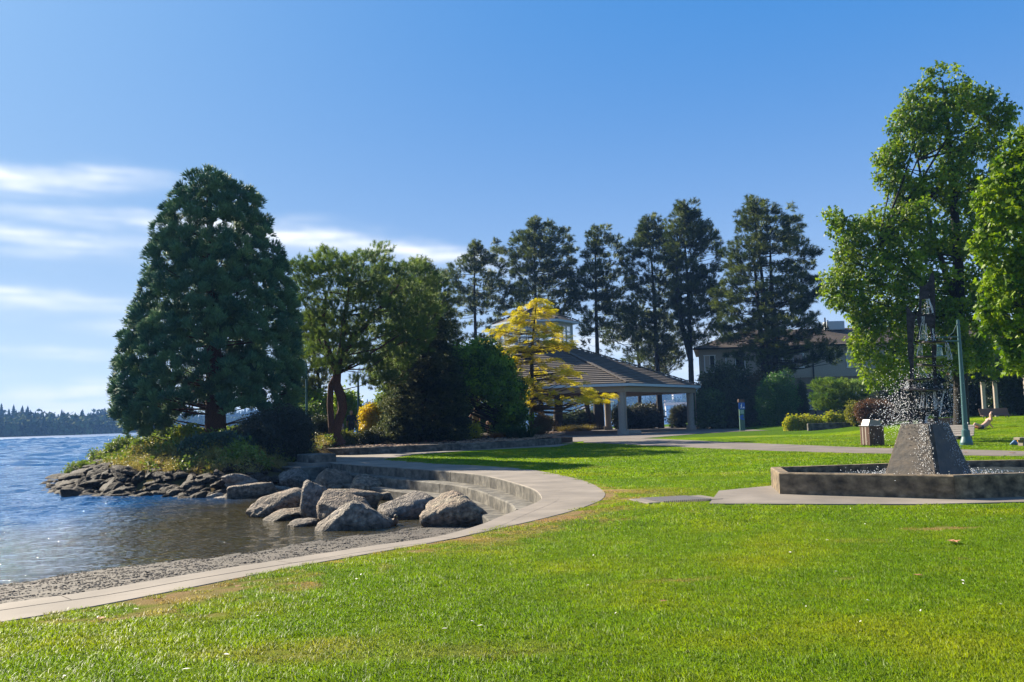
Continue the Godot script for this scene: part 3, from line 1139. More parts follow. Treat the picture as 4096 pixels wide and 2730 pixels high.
func build_ground() -> void:
	shore_out = spline(PackedVector2Array([Vector2(-4.40, -8.07), Vector2(-3.91, -8.61), Vector2(-3.32, -9.46), Vector2(-2.43, -10.78), Vector2(-1.09, -12.45), Vector2(-0.25, -13.79), Vector2(0.73, -15.55), Vector2(1.35, -17.05), Vector2(1.69, -18.31), Vector2(1.84, -20.11), Vector2(1.66, -23.37), Vector2(0.82, -27.55), Vector2(-0.07, -30.18), Vector2(-1.27, -32.24), Vector2(-2.97, -34.80), Vector2(-5.14, -39.09), Vector2(-5.74, -40.73)]), 300)
	var near_out := PackedVector2Array([Vector2(-16.0, 4.0), Vector2(-10.0, -2.2), Vector2(-6.6, -5.8)])
	var near_in := PackedVector2Array([Vector2(-16.7, 3.3), Vector2(-10.6, -3.0), Vector2(-7.2, -6.6)])
	near_out.append_array(PackedVector2Array([Vector2(-4.40, -8.07), Vector2(-3.91, -8.61), Vector2(-3.32, -9.46), Vector2(-2.43, -10.78), Vector2(-1.09, -12.45), Vector2(-0.25, -13.79), Vector2(0.73, -15.55), Vector2(1.35, -17.05), Vector2(1.69, -18.31), Vector2(1.84, -20.11), Vector2(1.66, -23.37), Vector2(0.82, -27.55), Vector2(-0.07, -30.18), Vector2(-1.27, -32.24), Vector2(-2.97, -34.80), Vector2(-5.14, -39.09), Vector2(-5.74, -40.73)]))
	near_in.append_array(PackedVector2Array([Vector2(-4.87, -8.91), Vector2(-4.29, -9.43), Vector2(-3.71, -10.22), Vector2(-3.00, -11.05), Vector2(-1.86, -12.29), Vector2(-1.13, -13.00), Vector2(-0.58, -14.27), Vector2(-0.31, -15.30), Vector2(0.02, -16.50), Vector2(0.37, -17.81), Vector2(0.49, -18.94), Vector2(0.37, -21.04), Vector2(-0.07, -23.33), Vector2(-0.67, -25.83), Vector2(-1.64, -28.36), Vector2(-4.33, -32.83), Vector2(-6.45, -36.23), Vector2(-7.58, -38.33)]))
	shore_out = spline(near_out, NS)
	shore_in = spline(near_in, NS)
	# lawn
	var offs := PackedFloat32Array()
	var o := -0.12
	while o < 130.0:
		offs.append(o)
		o += 0.16 if o < 10.0 else 0.16 + (o - 10.0) * 0.09
	var zs := PackedFloat32Array()
	var z := 6.0
	while z > -135.0:
		zs.append(z)
		z -= 0.22 if z > -22.0 else 0.22 + (-22.0 - z) * 0.035
	var far_edge := PackedVector2Array([Vector2(-5.74, -40.5), Vector2(-4.86, -44.89), Vector2(-1.9, -48.9), Vector2(2.27, -50.94), Vector2(3.0, -56.0), Vector2(3.0, -140.0)])
	var b := MB.new()
	for r in zs.size():
		var left := x_at(shore_out, zs[r]) if zs[r] > -40.5 else x_at(far_edge, zs[r])
		for k in offs.size():
			var x := left + offs[k]
			var near := zs[r] > -60.0 and offs[k] < 45.0
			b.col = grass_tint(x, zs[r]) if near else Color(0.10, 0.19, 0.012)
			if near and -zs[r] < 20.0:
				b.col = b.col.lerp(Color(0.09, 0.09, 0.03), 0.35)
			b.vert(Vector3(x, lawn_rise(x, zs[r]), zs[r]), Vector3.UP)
	for r in zs.size() - 1:
		for k in offs.size() - 1:
			var i := r * offs.size() + k
			b.t3(i, i + 1, i + offs.size() + 1)
			b.t3(i, i + offs.size() + 1, i + offs.size())
	b.smooth_normals()
	var lawn := put("lawn", b.mesh(), M["lawn_soil"])
	tag(lawn, "sunlit green park lawn from the foreground to the plaza", "lawn", "", "structure")
	# promenade: a kerb strip along the water and slabs behind it, with open joints
	var prom := thing("promenade", "curving beige concrete promenade round the bay", "path")
	tag(prom, "", "", "", "structure")
	var kerb_in := shore_in
	var kerb_out := shifted(shore_in, shore_out, -0.36)
	var slab_in := shifted(shore_in, shore_out, -0.374)
	for i in NS:
		if shore_in[i].y < -15.6:
			bay_start = i
			break
	var step := 9
	var i0 := 0
	while i0 < NS - 1:
		var j := mini(i0 + step, NS - 1)
		if NS - 1 - j < 4:
			j = NS - 1
		put("kerb_slab", strip(cut(kerb_in, i0, j, 0.004), cut(kerb_out, i0, j, 0.004), 0.010, -1.2 if i0 < bay_start else -0.28), M["concrete"], prom)
		put("slab", strip(cut(shore_out, i0, j, 0.004), cut(slab_in, i0, j, 0.004) if i0 < bay_start - 20 else cut(kerb_out, i0, j, 0.004), 0.008, -0.3, 0.01), M["concrete"], prom)
		i0 = j
	# walk in front of the garden wall, plaza and path
	var walk_poly := PackedVector2Array([Vector2(-5.6, -40.2), Vector2(-4.86, -44.7), Vector2(-1.9, -48.4), Vector2(2.27, -50.3), Vector2(3.4, -54.0), Vector2(3.4, -57.5), Vector2(2.6, -54.0), Vector2(0.4, -52.0), Vector2(-1.9, -49.9), Vector2(-4.1, -49.1), Vector2(-6.2, -47.8), Vector2(-8.2, -47.2), Vector2(-11.5, -49.5), Vector2(-12.5, -42.0), Vector2(-8.2, -38.0)])
	tag(put("walkway", sheet(walk_poly, 0.014, -0.4), M["concrete"]), "shaded paved walk below the planted garden wall", "path", "", "structure")
	var path_poly := PackedVector2Array()
	var pe := spline(PackedVector2Array([Vector2(4.03, -55.60), Vector2(5.64, -51.58), Vector2(6.90, -47.12), Vector2(9.35, -39.20), Vector2(10.91, -35.43), Vector2(12.30, -32.63), Vector2(15.14, -28.05)]), 40)
	var pf := spline(PackedVector2Array([Vector2(5.20, -69.29), Vector2(8.83, -60.17), Vector2(11.43, -47.81), Vector2(12.89, -41.81), Vector2(14.02, -37.15), Vector2(15.88, -33.50), Vector2(16.76, -31.04)]), 40)
	path_poly.append_array(pe)
	path_poly.append(Vector2(26.0, -21.0))
	path_poly.append(Vector2(27.0, -26.0))
	pf.reverse()
	path_poly.append_array(pf)
	paved.append(path_poly)
	tag(put("footpath", sheet(path_poly, 0.016, -0.2), M["asphalt"]), "grey asphalt footpath crossing the lawn behind the fountain", "path", "", "structure")
	var plaza := PackedVector2Array([Vector2(3.2, -56.5), Vector2(4.6, -60.0), Vector2(8.5, -61.9), Vector2(13.5, -69.9), Vector2(17.8, -74.4), Vector2(24.0, -73.5), Vector2(40.0, -75.0), Vector2(40.0, -112.0), Vector2(-16.0, -112.0), Vector2(-14.0, -80.0), Vector2(-6.0, -66.0), Vector2(1.0, -60.0)])
	tag(put("plaza", sheet(plaza, 0.020, -1.6), M["asphalt"]), "grey paved plaza under and around the pavilion", "paving", "", "structure")
	var slabs := PackedVector2Array([Vector2(3.34, -16.42), Vector2(4.08, -19.02), Vector2(5.41, -19.93), Vector2(5.44, -19.54)])
	slabs.append_array(PackedVector2Array([Vector2(8.0, -21.2), Vector2(12.8, -19.6), Vector2(12.8, -15.4)]))
	slabs.append_array(PackedVector2Array([Vector2(8.14, -15.18), Vector2(6.49, -15.29)]))
	paved.append(slabs)
	tag(put("fountain_paving", sheet(slabs, 0.018, -0.2), M["concrete"]), "beige concrete apron around the fountain basin", "paving", "", "structure")
	# gravel beach
	var we := spline(PackedVector2Array([Vector2(-24.0, -4.0), Vector2(-16.0, -9.6), Vector2(-11.5, -13.3), Vector2(-8.57, -15.69), Vector2(-7.73, -16.9), Vector2(-6.49, -17.87), Vector2(-5.17, -19.05), Vector2(-4.14, -20.5), Vector2(-3.14, -21.41), Vector2(-1.9, -22.6), Vector2(-0.9, -21.6)]), 90)
	var edge := shore_in.slice(0, bay_start + 6)
	edge = spline(edge, 90)
	var g := MB.new()
	var rows := 60
	var nz := FastNoiseLite.new()
	nz.frequency = 1.6
	for i in 90:
		var y0 := -0.05 - 0.6 * smoothstep(-9.0, -14.5, edge[i].y)
		for k in rows:
			var s := k / 30.0
			var p := edge[i].lerp(we[i], s)
			var h := lerpf(y0, LAKE, pow(s, 0.9)) if s < 1.0 else LAKE - (s - 1.0) * 0.55
			h += nz.get_noise_2d(p.x, p.y) * 0.03 + nz.get_noise_2d(p.x * 5, p.y * 5) * 0.016
			var wet := smoothstep(0.07, -0.02, h - LAKE + nz.get_noise_2d(p.x * 2, p.y * 2) * 0.03)
			var tone := 0.75 + 0.5 * nz.get_noise_2d(p.x * 4, p.y * 4) + 0.3 * nz.get_noise_2d(p.x * 0.6, p.y * 1.2)
			g.col = (Color(0.15, 0.122, 0.095) * tone).lerp(Color(0.055, 0.045, 0.033), wet)
			g.vert(at2(p, h), Vector3.UP)
	for i in 89:
		for k in rows - 1:
			var q := i * rows + k
			g.t3(q, q + 1, q + rows + 1)
			g.t3(q, q + rows + 1, q + rows)
	g.smooth_normals()
	tag(put("beach", g.mesh(), M["gravel"]), "narrow gravel beach between the promenade and the lake", "beach", "", "structure")
	R.seed = 88
	var xs := []
	var cs := []
	for i in 42000:
		var u := R.randf()
		var q := int(u * 88)
		var s := rf(0.02, 1.12)
		var fr := R.randf()
		var p := edge[q].lerp(edge[q + 1], fr).lerp(we[q].lerp(we[q + 1], fr), s)
		var y0 := -0.05 - 0.6 * smoothstep(-9.0, -14.5, edge[q].y)
		var h := lerpf(y0, LAKE, pow(minf(s, 1.0), 0.9)) - maxf(0, s - 1.0) * 0.55
		var k := rf(0.006, 0.015) * (1.0 if R.randf() < 0.96 else 2.0)
		xs.append(Transform3D(Basis(Vector3.UP, rf(0, TAU)).scaled(Vector3(k * rf(0.8, 1.6), k * 0.6, k)), at2(p, h + nz.get_noise_2d(p.x, p.y) * 0.03 + k * 0.1)))
		var tone := rf(0.05, 0.22) * (1.0 if s < 0.93 else 0.4)
		cs.append(Color(tone, tone * 0.86, tone * 0.70))
	var peb := many("pebbles", rock(3, 1, 7, 8.0, 0.05, Vector3.ONE), M["pebble"], xs, cs)
	tag(peb, "loose grey and brown pebbles strewn on the beach", "pebbles", "", "stuff")

func build_lake() -> void:
	var b := MB.new()
	var x0 := -40.0
	var x1 := 2.0
	var z0 := -6.0
	var z1 := -62.0
	var nx := 270
	var waves := []
	R.seed = 12
	for i in 9:
		var a := deg_to_rad(rf(20, 100))
		var wl := [2.6, 1.9, 1.4, 1.1, 0.85, 0.7, 0.6, 1.6, 0.95][i] as float
		waves.append([Vector2(cos(a), sin(a)) * TAU / wl, wl * 0.0118, rf(0, TAU)])
	var nz := FastNoiseLite.new()
	nz.frequency = 0.12
	var zs := PackedFloat32Array()
	var z := z0
	while z > z1:
		zs.append(z)
		z -= 0.10 if z > -26.0 else 0.10 + (-26.0 - z) * 0.006
	zs.append(z1)
	for zz in zs:
		for k in nx:
			var x := lerpf(x0, x1, k / float(nx - 1))
			var edge := minf(minf(x - x0, x1 - x), minf(z0 - zz, zz - z1))
			var fade := clampf(edge / 3.0, 0, 1)
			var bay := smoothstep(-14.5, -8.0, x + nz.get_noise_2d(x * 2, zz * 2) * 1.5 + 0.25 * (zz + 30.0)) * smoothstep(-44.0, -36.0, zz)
			var calm := lerpf(1.0, 0.24, bay)
			var h := 0.0
			for w in waves:
				h += w[1] * sin(w[0].x * x + w[0].y * zz + w[2] + 2.0 * nz.get_noise_2d(x * 1.3 + w[2] * 9.0, zz * 1.3))
			h *= fade * calm * (0.75 + 0.7 * nz.get_noise_2d(x * 1.6, zz * 1.6 + 40))
			b.col = Color(0.008, 0.070, 0.190).lerp(Color(0.050, 0.038, 0.010), bay)  # brown of the shallow bed, spread wider to paint in the conifer's dark reflection
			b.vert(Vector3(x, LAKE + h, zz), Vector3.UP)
	for r in zs.size() - 1:
		for k in nx - 1:
			var i := r * nx + k
			b.t3(i, i + 1, i + nx + 1)
			b.t3(i, i + nx + 1, i + nx)
	b.col = Color(0.008, 0.070, 0.190)
	# choppy middle distance
	var mx := 190
	var mz := PackedFloat32Array()
	z = z1
	while z > -330.0:
		mz.append(z)
		z -= 0.9 + (-62.0 - z) * 0.012
	mz.append(-330.0)
	var m0 := b.v.size()
	for zz in mz:
		var wl := 0.9 + (-62.0 - zz) * 0.008
		for k in mx:
			var x := lerpf(-220.0, x1, k / float(mx - 1))
			var on_edge := zz == mz[0] or zz == -330.0 or k == 0 or k == mx - 1
			b.vert(Vector3(x + (0.0 if on_edge else rf(-0.4, 0.4)), LAKE + (0.0 if on_edge else rf(-0.2, 0.2) * wl), zz), Vector3.UP)
	for r in mz.size() - 1:
		for k in mx - 1:
			var i := m0 + r * mx + k
			b.t3(i, i + 1, i + mx + 1)
			b.t3(i, i + mx + 1, i + mx)
	b.smooth_normals()
	var big := [-900.0, 1000.0, 60.0, -1300.0]
	var far := MB.new()
	far.col = Color(0.008, 0.070, 0.190)
	far.quad(Vector3(big[0], LAKE, big[2]), Vector3(x0, LAKE, big[2]), Vector3(x0, LAKE, z1), Vector3(big[0], LAKE, z1), Vector3.UP)
	far.quad(Vector3(big[0], LAKE, z1), Vector3(-220, LAKE, z1), Vector3(-220, LAKE, big[3]), Vector3(big[0], LAKE, big[3]), Vector3.UP)
	far.quad(Vector3(-220, LAKE, -330), Vector3(x1, LAKE, -330), Vector3(x1, LAKE, big[3]), Vector3(-220, LAKE, big[3]), Vector3.UP)
	far.quad(Vector3(x1, LAKE, z0 - 20.0), Vector3(big[1], LAKE, z0 - 20.0), Vector3(big[1], LAKE, big[3]), Vector3(x1, LAKE, big[3]), Vector3.UP)
	tag(put("far_lake", far.mesh(), M["far_water"]), "far open water of the lake before the wooded shore", "lake", "", "structure")
	tag(put("lake", b.mesh(), M["water"]), "rippling blue lake with a brown shallow bay, its brown spread to paint a tree reflection", "lake", "", "structure")
	var fl := PackedVector2Array([Vector2(-11, -10), Vector2(3, -10), Vector2(3, -45), Vector2(-14, -45)])
	tag(put("lake_bed", sheet(fl, -1.7, -2.0), M["gravel"]), "silty bed of the shallow bay", "lake bed", "", "structure")

func far_d(az: float) -> float:
	return lerpf(650.0, 1150.0, smoothstep(-26.0, -12.0, az))

func far_h(az: float, back: float) -> float:
	var top := lerpf(9.0, 34.0, smoothstep(-24.0, 6.0, az))
	return LAKE + 1.0 + top * smoothstep(0.0, 330.0, back) + 3.0 * sin(az * 0.9 + back * 0.01) * smoothstep(20.0, 200.0, back)

func far_point(az: float, back: float) -> Vector3:
	var a := deg_to_rad(az)
	var d := far_d(az) + back
	return Vector3(sin(a) * d, far_h(az, back), -cos(a) * d)

func build_far_shore() -> void:
	R.seed = 55
	var b := MB.new()
	var backs := [-2.0, 10.0, 40.0, 100.0, 180.0, 280.0, 360.0, 420.0]
	var n := 120
	for i in n:
		for k in backs.size():
			b.col = Color(0.05, 0.08, 0.035)
			var p := far_point(lerpf(-40, 42, i / float(n - 1)), backs[k])
			if k == 0:
				p.y = LAKE - 1.0
			b.vert(p, Vector3.UP)
	for i in n - 1:
		for k in backs.size() - 1:
			var q := i * backs.size() + k
			b.t3(q, q + 1, q + backs.size() + 1)
			b.t3(q, q + backs.size() + 1, q + backs.size())
	b.smooth_normals()
	tag(put("far_hills", b.mesh(), M["far_leaf"]), "hazy blue wooded hills across the lake", "hills", "", "structure")
	var xr := []
	var cr := []
	var xf := []
	var cf := []
	for i in 5200:
		var az := rf(-33, 34)
		var back := 330.0 * pow(R.randf(), 1.3) + 4.0
		var p := far_point(az, back)
		var k := rf(0.7, 1.3)
		var tone := Color(0.06, 0.10, 0.03).lerp(Color(0.13, 0.15, 0.04), R.randf())
		if R.randf() < (0.06 if back < 130 else 0.7):
			var h := rf(7, 13) * (1.3 if R.randf() < 0.2 else 1.0)
			xf.append(Transform3D(Basis.from_scale(Vector3(h * 1.2, h, h * 1.2)).rotated(Vector3.UP, rf(0, TAU)), p - Vector3(0, 1, 0)))
			cf.append(Color(0.03, 0.055, 0.03) * k)
		else:
			var h := rf(3.5, 7.5)
			xr.append(Transform3D(Basis.from_scale(Vector3(h, h * rf(0.9, 1.3), h)).rotated(Vector3.UP, rf(0, TAU)), p + Vector3(0, h * 0.5, 0)))
			cr.append(tone * k)
	tag(many("far_conifer_forest", L.fir, M["far_leaf"], xf, cf), "dark pointed conifers along the far shore", "forest", "", "stuff")
	tag(many("far_leafy_forest", L.round, M["far_leaf"], xr, cr), "rounded leafy woods along the far shore", "forest", "", "stuff")
	# houses on the hill seen under the pavilion
	for i in 14:
		var az := [10.2, 10.6, 9.4, 8.6, 7.9, 11.2, 4.2, 3.4, 5.0, 9.9, 8.2, -14.3, -13.8, 12.2][i] as float
		var back := [2.0, 70.0, 120.0, 90.0, 160.0, 150.0, 60.0, 130.0, 100.0, 200.0, 40.0, 6.0, 30.0, 90.0][i] as float
		var p := far_point(az, back)
		var big := i == 0
		var hs := thing("far_house", "long white boathouse with a tan roof on the far shore" if big else "small pale house among trees on the far hillside", "house", p - Vector3(0, 1, 0), rf(-0.5, 0.5) if not big else 0.0, "" if big else "houses on the far hillside")
		var w := 42.0 if big else rf(10, 17)
		var hh := 12.0 if big else rf(7, 11)
		var m := MB.new()
		m.box(Transform3D(Basis(), Vector3(0, hh / 2, 0)), Vector3(w, hh, 9))
		put("wall", m.mesh(), M["white_paint"], hs)
		var r := MB.new()
		r.prism(Transform3D(Basis(Vector3.UP, PI / 2), Vector3(0, hh, 0)), PackedVector2Array([Vector2(-5.5, 0), Vector2(5.5, 0), Vector2(0, 3.4)]), -w * 0.52, w * 0.52)
		put("roof", r.mesh(), M["bin_wood"] if i % 2 else M["fascia"], hs)
		for k in int(w / 4.0):
			var wm := MB.new()
			wm.box(Transform3D(Basis(), Vector3(-w / 2 + 2.2 + k * 4.0, hh * 0.55, 4.52)), Vector3(1.6, 1.8, 0.1))
			put("window", wm.mesh(), M["dark_glass"], hs)

func build_seawall() -> void:
	var wall := thing("stepped_seawall", "curved concrete steps of long blocks going down into the bay", "steps")
	tag(wall, "", "", "", "structure")
	var n := NS - bay_start
	var a0 := shore_in.slice(bay_start, NS)
	var o0 := shore_out.slice(bay_start, NS)
	R.seed = 5
	var rows := [[0.52, -0.12, -0.30, -0.62, 6, 7], [1.06, 0.44, -0.60, -1.6, 5, 12]]
	for r in rows:
		var outer := shifted(a0, o0, r[0])
		var inner := shifted(a0, o0, r[1])
		var i: int = r[4]
		while i < n - 1:
			var j := mini(i + r[5] + R.randi() % 4, n - 1)
			if n - 1 - j < 4:
				j = n - 1
			put("block", strip(cut(outer, i, j, 0.012), cut(inner, i, j, 0.012), r[2] + rf(-0.004, 0.004), r[3], 0.03, rf(0.75, 1.1)), M["old_concrete"], wall)
			i = j
	# coping course under the promenade's kerb, of separate blocks
	var c0 := shifted(a0, o0, 0.012)
	var c1 := shifted(a0, o0, -0.3)
	var i2 := 0
	while i2 < n - 1:
		var j2 := mini(i2 + 5 + R.randi() % 3, n - 1)
		if n - 1 - j2 < 3:
			j2 = n - 1
		put("coping_block", strip(cut(c0, i2, j2, 0.014), cut(c1, i2, j2, 0.014), 0.004 + rf(-0.004, 0.0), -0.34, 0.02, rf(0.75, 1.1)), M["old_concrete"], wall)
		i2 = j2
	# short lower landing blocks in front of the steps
	var e0 := shifted(a0, o0, 1.55)
	var e1 := shifted(a0, o0, 1.06)
	put("landing_block", strip(cut(e0, n - 24, n - 12, 0.01), cut(e1, n - 24, n - 12, 0.01), -0.76, -1.6, 0.03), M["old_concrete"], wall)
	var en := MB.new()
	en.box(Transform3D(Basis(Vector3.UP, 0.6), Vector3(-8.3, -0.1, -39.2)), Vector3(1.1, 0.9, 1.6), 0.03)
	put("end_block", en.mesh(), M["old_concrete"], wall)
	var e2 := MB.new()
	e2.box(Transform3D(Basis(Vector3.UP, 0.6), Vector3(-8.6, -0.45, -38.2)), Vector3(1.2, 0.7, 2.2), 0.03)
	put("end_block", e2.mesh(), M["old_concrete"], wall)

func hexp(r: float, i: int, y: float, turn := 3.0) -> Vector3:
	var a := deg_to_rad(turn + 60.0 * i)
	return Vector3(r * cos(a), y, r * sin(a))

func build_pavilion() -> void:
	R.seed = 71
	var p := thing("pavilion", "open hexagonal park pavilion with brown tiled roof and glazed lantern", "pavilion", Vector3(2.25, 0.02, -88.00))
	var m: MB
	for i in 6:
		m = MB.new()
		m.lathe(Transform3D(Basis(), hexp(14.2, i, 0)), PackedVector2Array([Vector2(0, 0.0), Vector2(0.46, 0.0), Vector2(0.46, 0.38), Vector2(0.43, 0.42), Vector2(0.33, 0.42), Vector2(0.33, 3.5)]), 20)
		put("column", m.mesh(), M["stucco"], p)
		m = MB.new()
		var q := hexp(14.62, i, 0)
		m.tube(PackedVector3Array([q + Vector3(0.08, 0.3, 0), q + Vector3(0.08, 3.6, 0)]), PackedFloat32Array([0.05, 0.05]), 8)
		put("downpipe", m.mesh(), M["fascia"], p)
	# a bench wall and bin at the near column
	m = MB.new()
	for i in 6:
		for e in [[14.75, 13.95, 3.42, 3.86]]:
			var a := hexp(e[0], i, 0)
			var b := hexp(e[0], i + 1, 0)
			var c := hexp(e[1], i + 1, 0)
			var d := hexp(e[1], i, 0)
			var lo := Vector3(0, e[2], 0)
			var hi := Vector3(0, e[3], 0)
			m.quad(a + lo, b + lo, b + hi, a + hi, (a + b).normalized())
			m.quad(d + lo, c + lo, c + hi, d + hi, -(a + b).normalized())
			m.quad(a + lo, b + lo, c + lo, d + lo, Vector3.DOWN)
			m.quad(a + hi, b + hi, c + hi, d + hi, Vector3.UP)
	put("eave_beam", m.mesh(), M["fascia"], p)
	m = MB.new()
	for i in 6:
		var a := hexp(15.25, i, 3.87)
		var b := hexp(15.25, i + 1, 3.87)
		var a2 := hexp(14.95, i, 3.87)
		var b2 := hexp(14.95, i + 1, 3.87)
		var up := Vector3(0, 0.2, 0)
		m.quad(a, b, b + up, a + up, (a + b).normalized() * Vector3(1, 0, 1))
		m.quad(a2, b2, b, a, Vector3.DOWN)
		m.quad(a2 + up, b2 + up, b + up, a + up, Vector3.UP)
		m.quad(a2, b2, b2 + up, a2 + up, -(a + b).normalized() * Vector3(1, 0, 1))
	put("gutter", m.mesh(), M["gutter"], p)
	m = MB.new()
	for i in 6:
		m.quad(hexp(14.0, i, 3.80), hexp(14.0, i + 1, 3.80), hexp(3.4, i + 1, 7.6), hexp(3.4, i, 7.6))
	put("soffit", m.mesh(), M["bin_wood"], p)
	roof_courses(p, 15.15, 4.06, 3.45, 8.0, 22)
	# lantern
	for i in 6:
		m = MB.new()
		var c := hexp(3.4, i, 0)
		m.box(Transform3D(Basis(Vector3.UP, -deg_to_rad(3.0 + 60.0 * i)), Vector3(c.x, 9.1, c.z)), Vector3(0.26, 2.5, 0.26), 0.02)
		put("lantern_post", m.mesh(), M["grey_paint"], p)
		var a := hexp(3.35, i, 0)
		var b := hexp(3.35, i + 1, 0)
		var mid := (a + b) * 0.5
		var bs := Basis((b - a).normalized(), Vector3.UP, mid.normalized()).orthonormalized()
		m = MB.new()
		var wd := a.distance_to(b) - 0.26
		m.box(Transform3D(bs, mid + Vector3(0, 8.1, 0)), Vector3(wd, 0.42, 0.16))
		m.box(Transform3D(bs, mid + Vector3(0, 10.18, 0)), Vector3(wd, 0.26, 0.16))
		for k in [-0.25, 0.0, 0.25]:
			m.box(Transform3D(bs, mid + bs.x * wd * k + Vector3(0, 9.17, 0)), Vector3(0.09 if k != 0.0 else 0.16, 1.72, 0.12))
		for y in [8.92, 9.5]:
			m.box(Transform3D(bs, mid + Vector3(0, y, 0.0)), Vector3(wd, 0.06, 0.10))
		var win := put("lantern_window", m.mesh(), M["grey_paint"], p)
		for k in 4:
			for y in [8.6, 9.21, 9.79]:
				var g := MB.new()
				g.box(Transform3D(bs, mid + bs.x * wd * (k * 0.25 - 0.375) + Vector3(0, y, 0)), Vector3(wd * 0.25 - 0.1, 0.52, 0.02))
				put("pane", g.mesh(), M["glass"], win)
	m = MB.new()
	for i in 6:
		var a := hexp(4.15, i, 10.26)
		var b := hexp(4.15, i + 1, 10.26)
		var a2 := hexp(3.2, i, 10.26)
		var b2 := hexp(3.2, i + 1, 10.26)
		var up := Vector3(0, 0.18, 0)
		m.quad(a, b, b + up, a + up, (a + b).normalized() * Vector3(1, 0, 1))
		m.quad(a2, b2, b, a, Vector3.DOWN)
		m.quad(a2 + up, b2 + up, b + up, a + up, Vector3.UP)
	put("lantern_gutter", m.mesh(), M["gutter"], p)
	roof_courses(p, 4.1, 10.42, 0.12, 11.9, 8)
	m = MB.new()
	m.lathe(Transform3D(), PackedVector2Array([Vector2(0, 12.1), Vector2(0.16, 12.02), Vector2(0.24, 11.8)]), 12)
	put("roof_cap", m.mesh(), M["fascia"], p)
	for q in [[8.7, 12.8, 0.0]]:
		m = MB.new()
		m.box(Transform3D(Basis(), Vector3(7.4, 0.16, 12.2)), Vector3(1.1, 0.3, 0.5), 0.03)
		put("planter_block", m.mesh(), M["stucco"], p)

func roof_courses(p: Node3D, r0: float, y0: float, r1: float, y1: float, n: int) -> void:
	var under := MB.new()
	for i in 6:
		var mid := deg_to_rad(3.0 + 60.0 * i + 30.0)
		for k in n:
			var t0 := k / float(n)
			var t1 := (k + 1) / float(n)
			var lift := 0.085 if n > 10 else 0.06
			var a := hexp(lerpf(r0, r1, t0), i, lerpf(y0, y1, t0) + lift)
			var b := hexp(lerpf(r0, r1, t0), i + 1, lerpf(y0, y1, t0) + lift)
			var t2 := minf(1.0, t1 + 0.12 / n)
			var c := hexp(lerpf(r0, r1, t2), i + 1, lerpf(y0, y1, t2) + 0.01)
			var d := hexp(lerpf(r0, r1, t2), i, lerpf(y0, y1, t2) + 0.01)
			var nn := (b - a).cross(d - a).normalized()
			if nn.y < 0:
				nn = -nn
			var f := Vector3(cos(mid), 0, sin(mid))
			var m := under if sin(mid) < -0.2 else MB.new()
			var cols := maxi(2, int(a.distance_to(b) / 0.8))
			for q in cols:
				var u0 := q / float(cols)
				var u1 := (q + 1) / float(cols)
				var tone := rf(0.8, 1.15)
				m.col = Color(0.155, 0.118, 0.092) * tone
				var pa := a.lerp(b, u0)
				var pb := a.lerp(b, u1)
				var low := Vector3(0, -lift - 0.03, 0)
				m.quad(pa, pb, d.lerp(c, u1), d.lerp(c, u0), nn)
				m.quad(pa + low, pb + low, pb, pa, f)
			if m != under:
				put("tile_course", m.mesh(), M["roof_tile"], p)
		var caps := int(Vector2(r0 - r1, y1 - y0).length() / 0.62)
		for k in caps:
			var t := (k + 0.5) / caps
			var a2 := hexp(lerpf(r0, r1, t), i, lerpf(y0, y1, t) + 0.13)
			var dir := (hexp(r1, i, y1) - hexp(r0, i, y0)).normalized()
			var m2 := MB.new()
			m2.col = Color(0.185, 0.145, 0.115) * rf(0.85, 1.12)
			var sd := dir.cross(Vector3.UP).normalized()
			var up := sd.cross(dir)
			m2.box(Transform3D(Basis(sd, up, -dir) * Basis(Vector3.RIGHT, 0.06), a2), Vector3(0.34, 0.10, 0.66), 0.03)
			if deg_to_rad(3.0 + 60.0 * i) > 0.0 and sin(deg_to_rad(3.0 + 60.0 * i)) > -0.1:
				put("ridge_tile", m2.mesh(), M["roof_tile"], p)
	put("back_slopes", under.mesh(), M["roof_tile"], p)

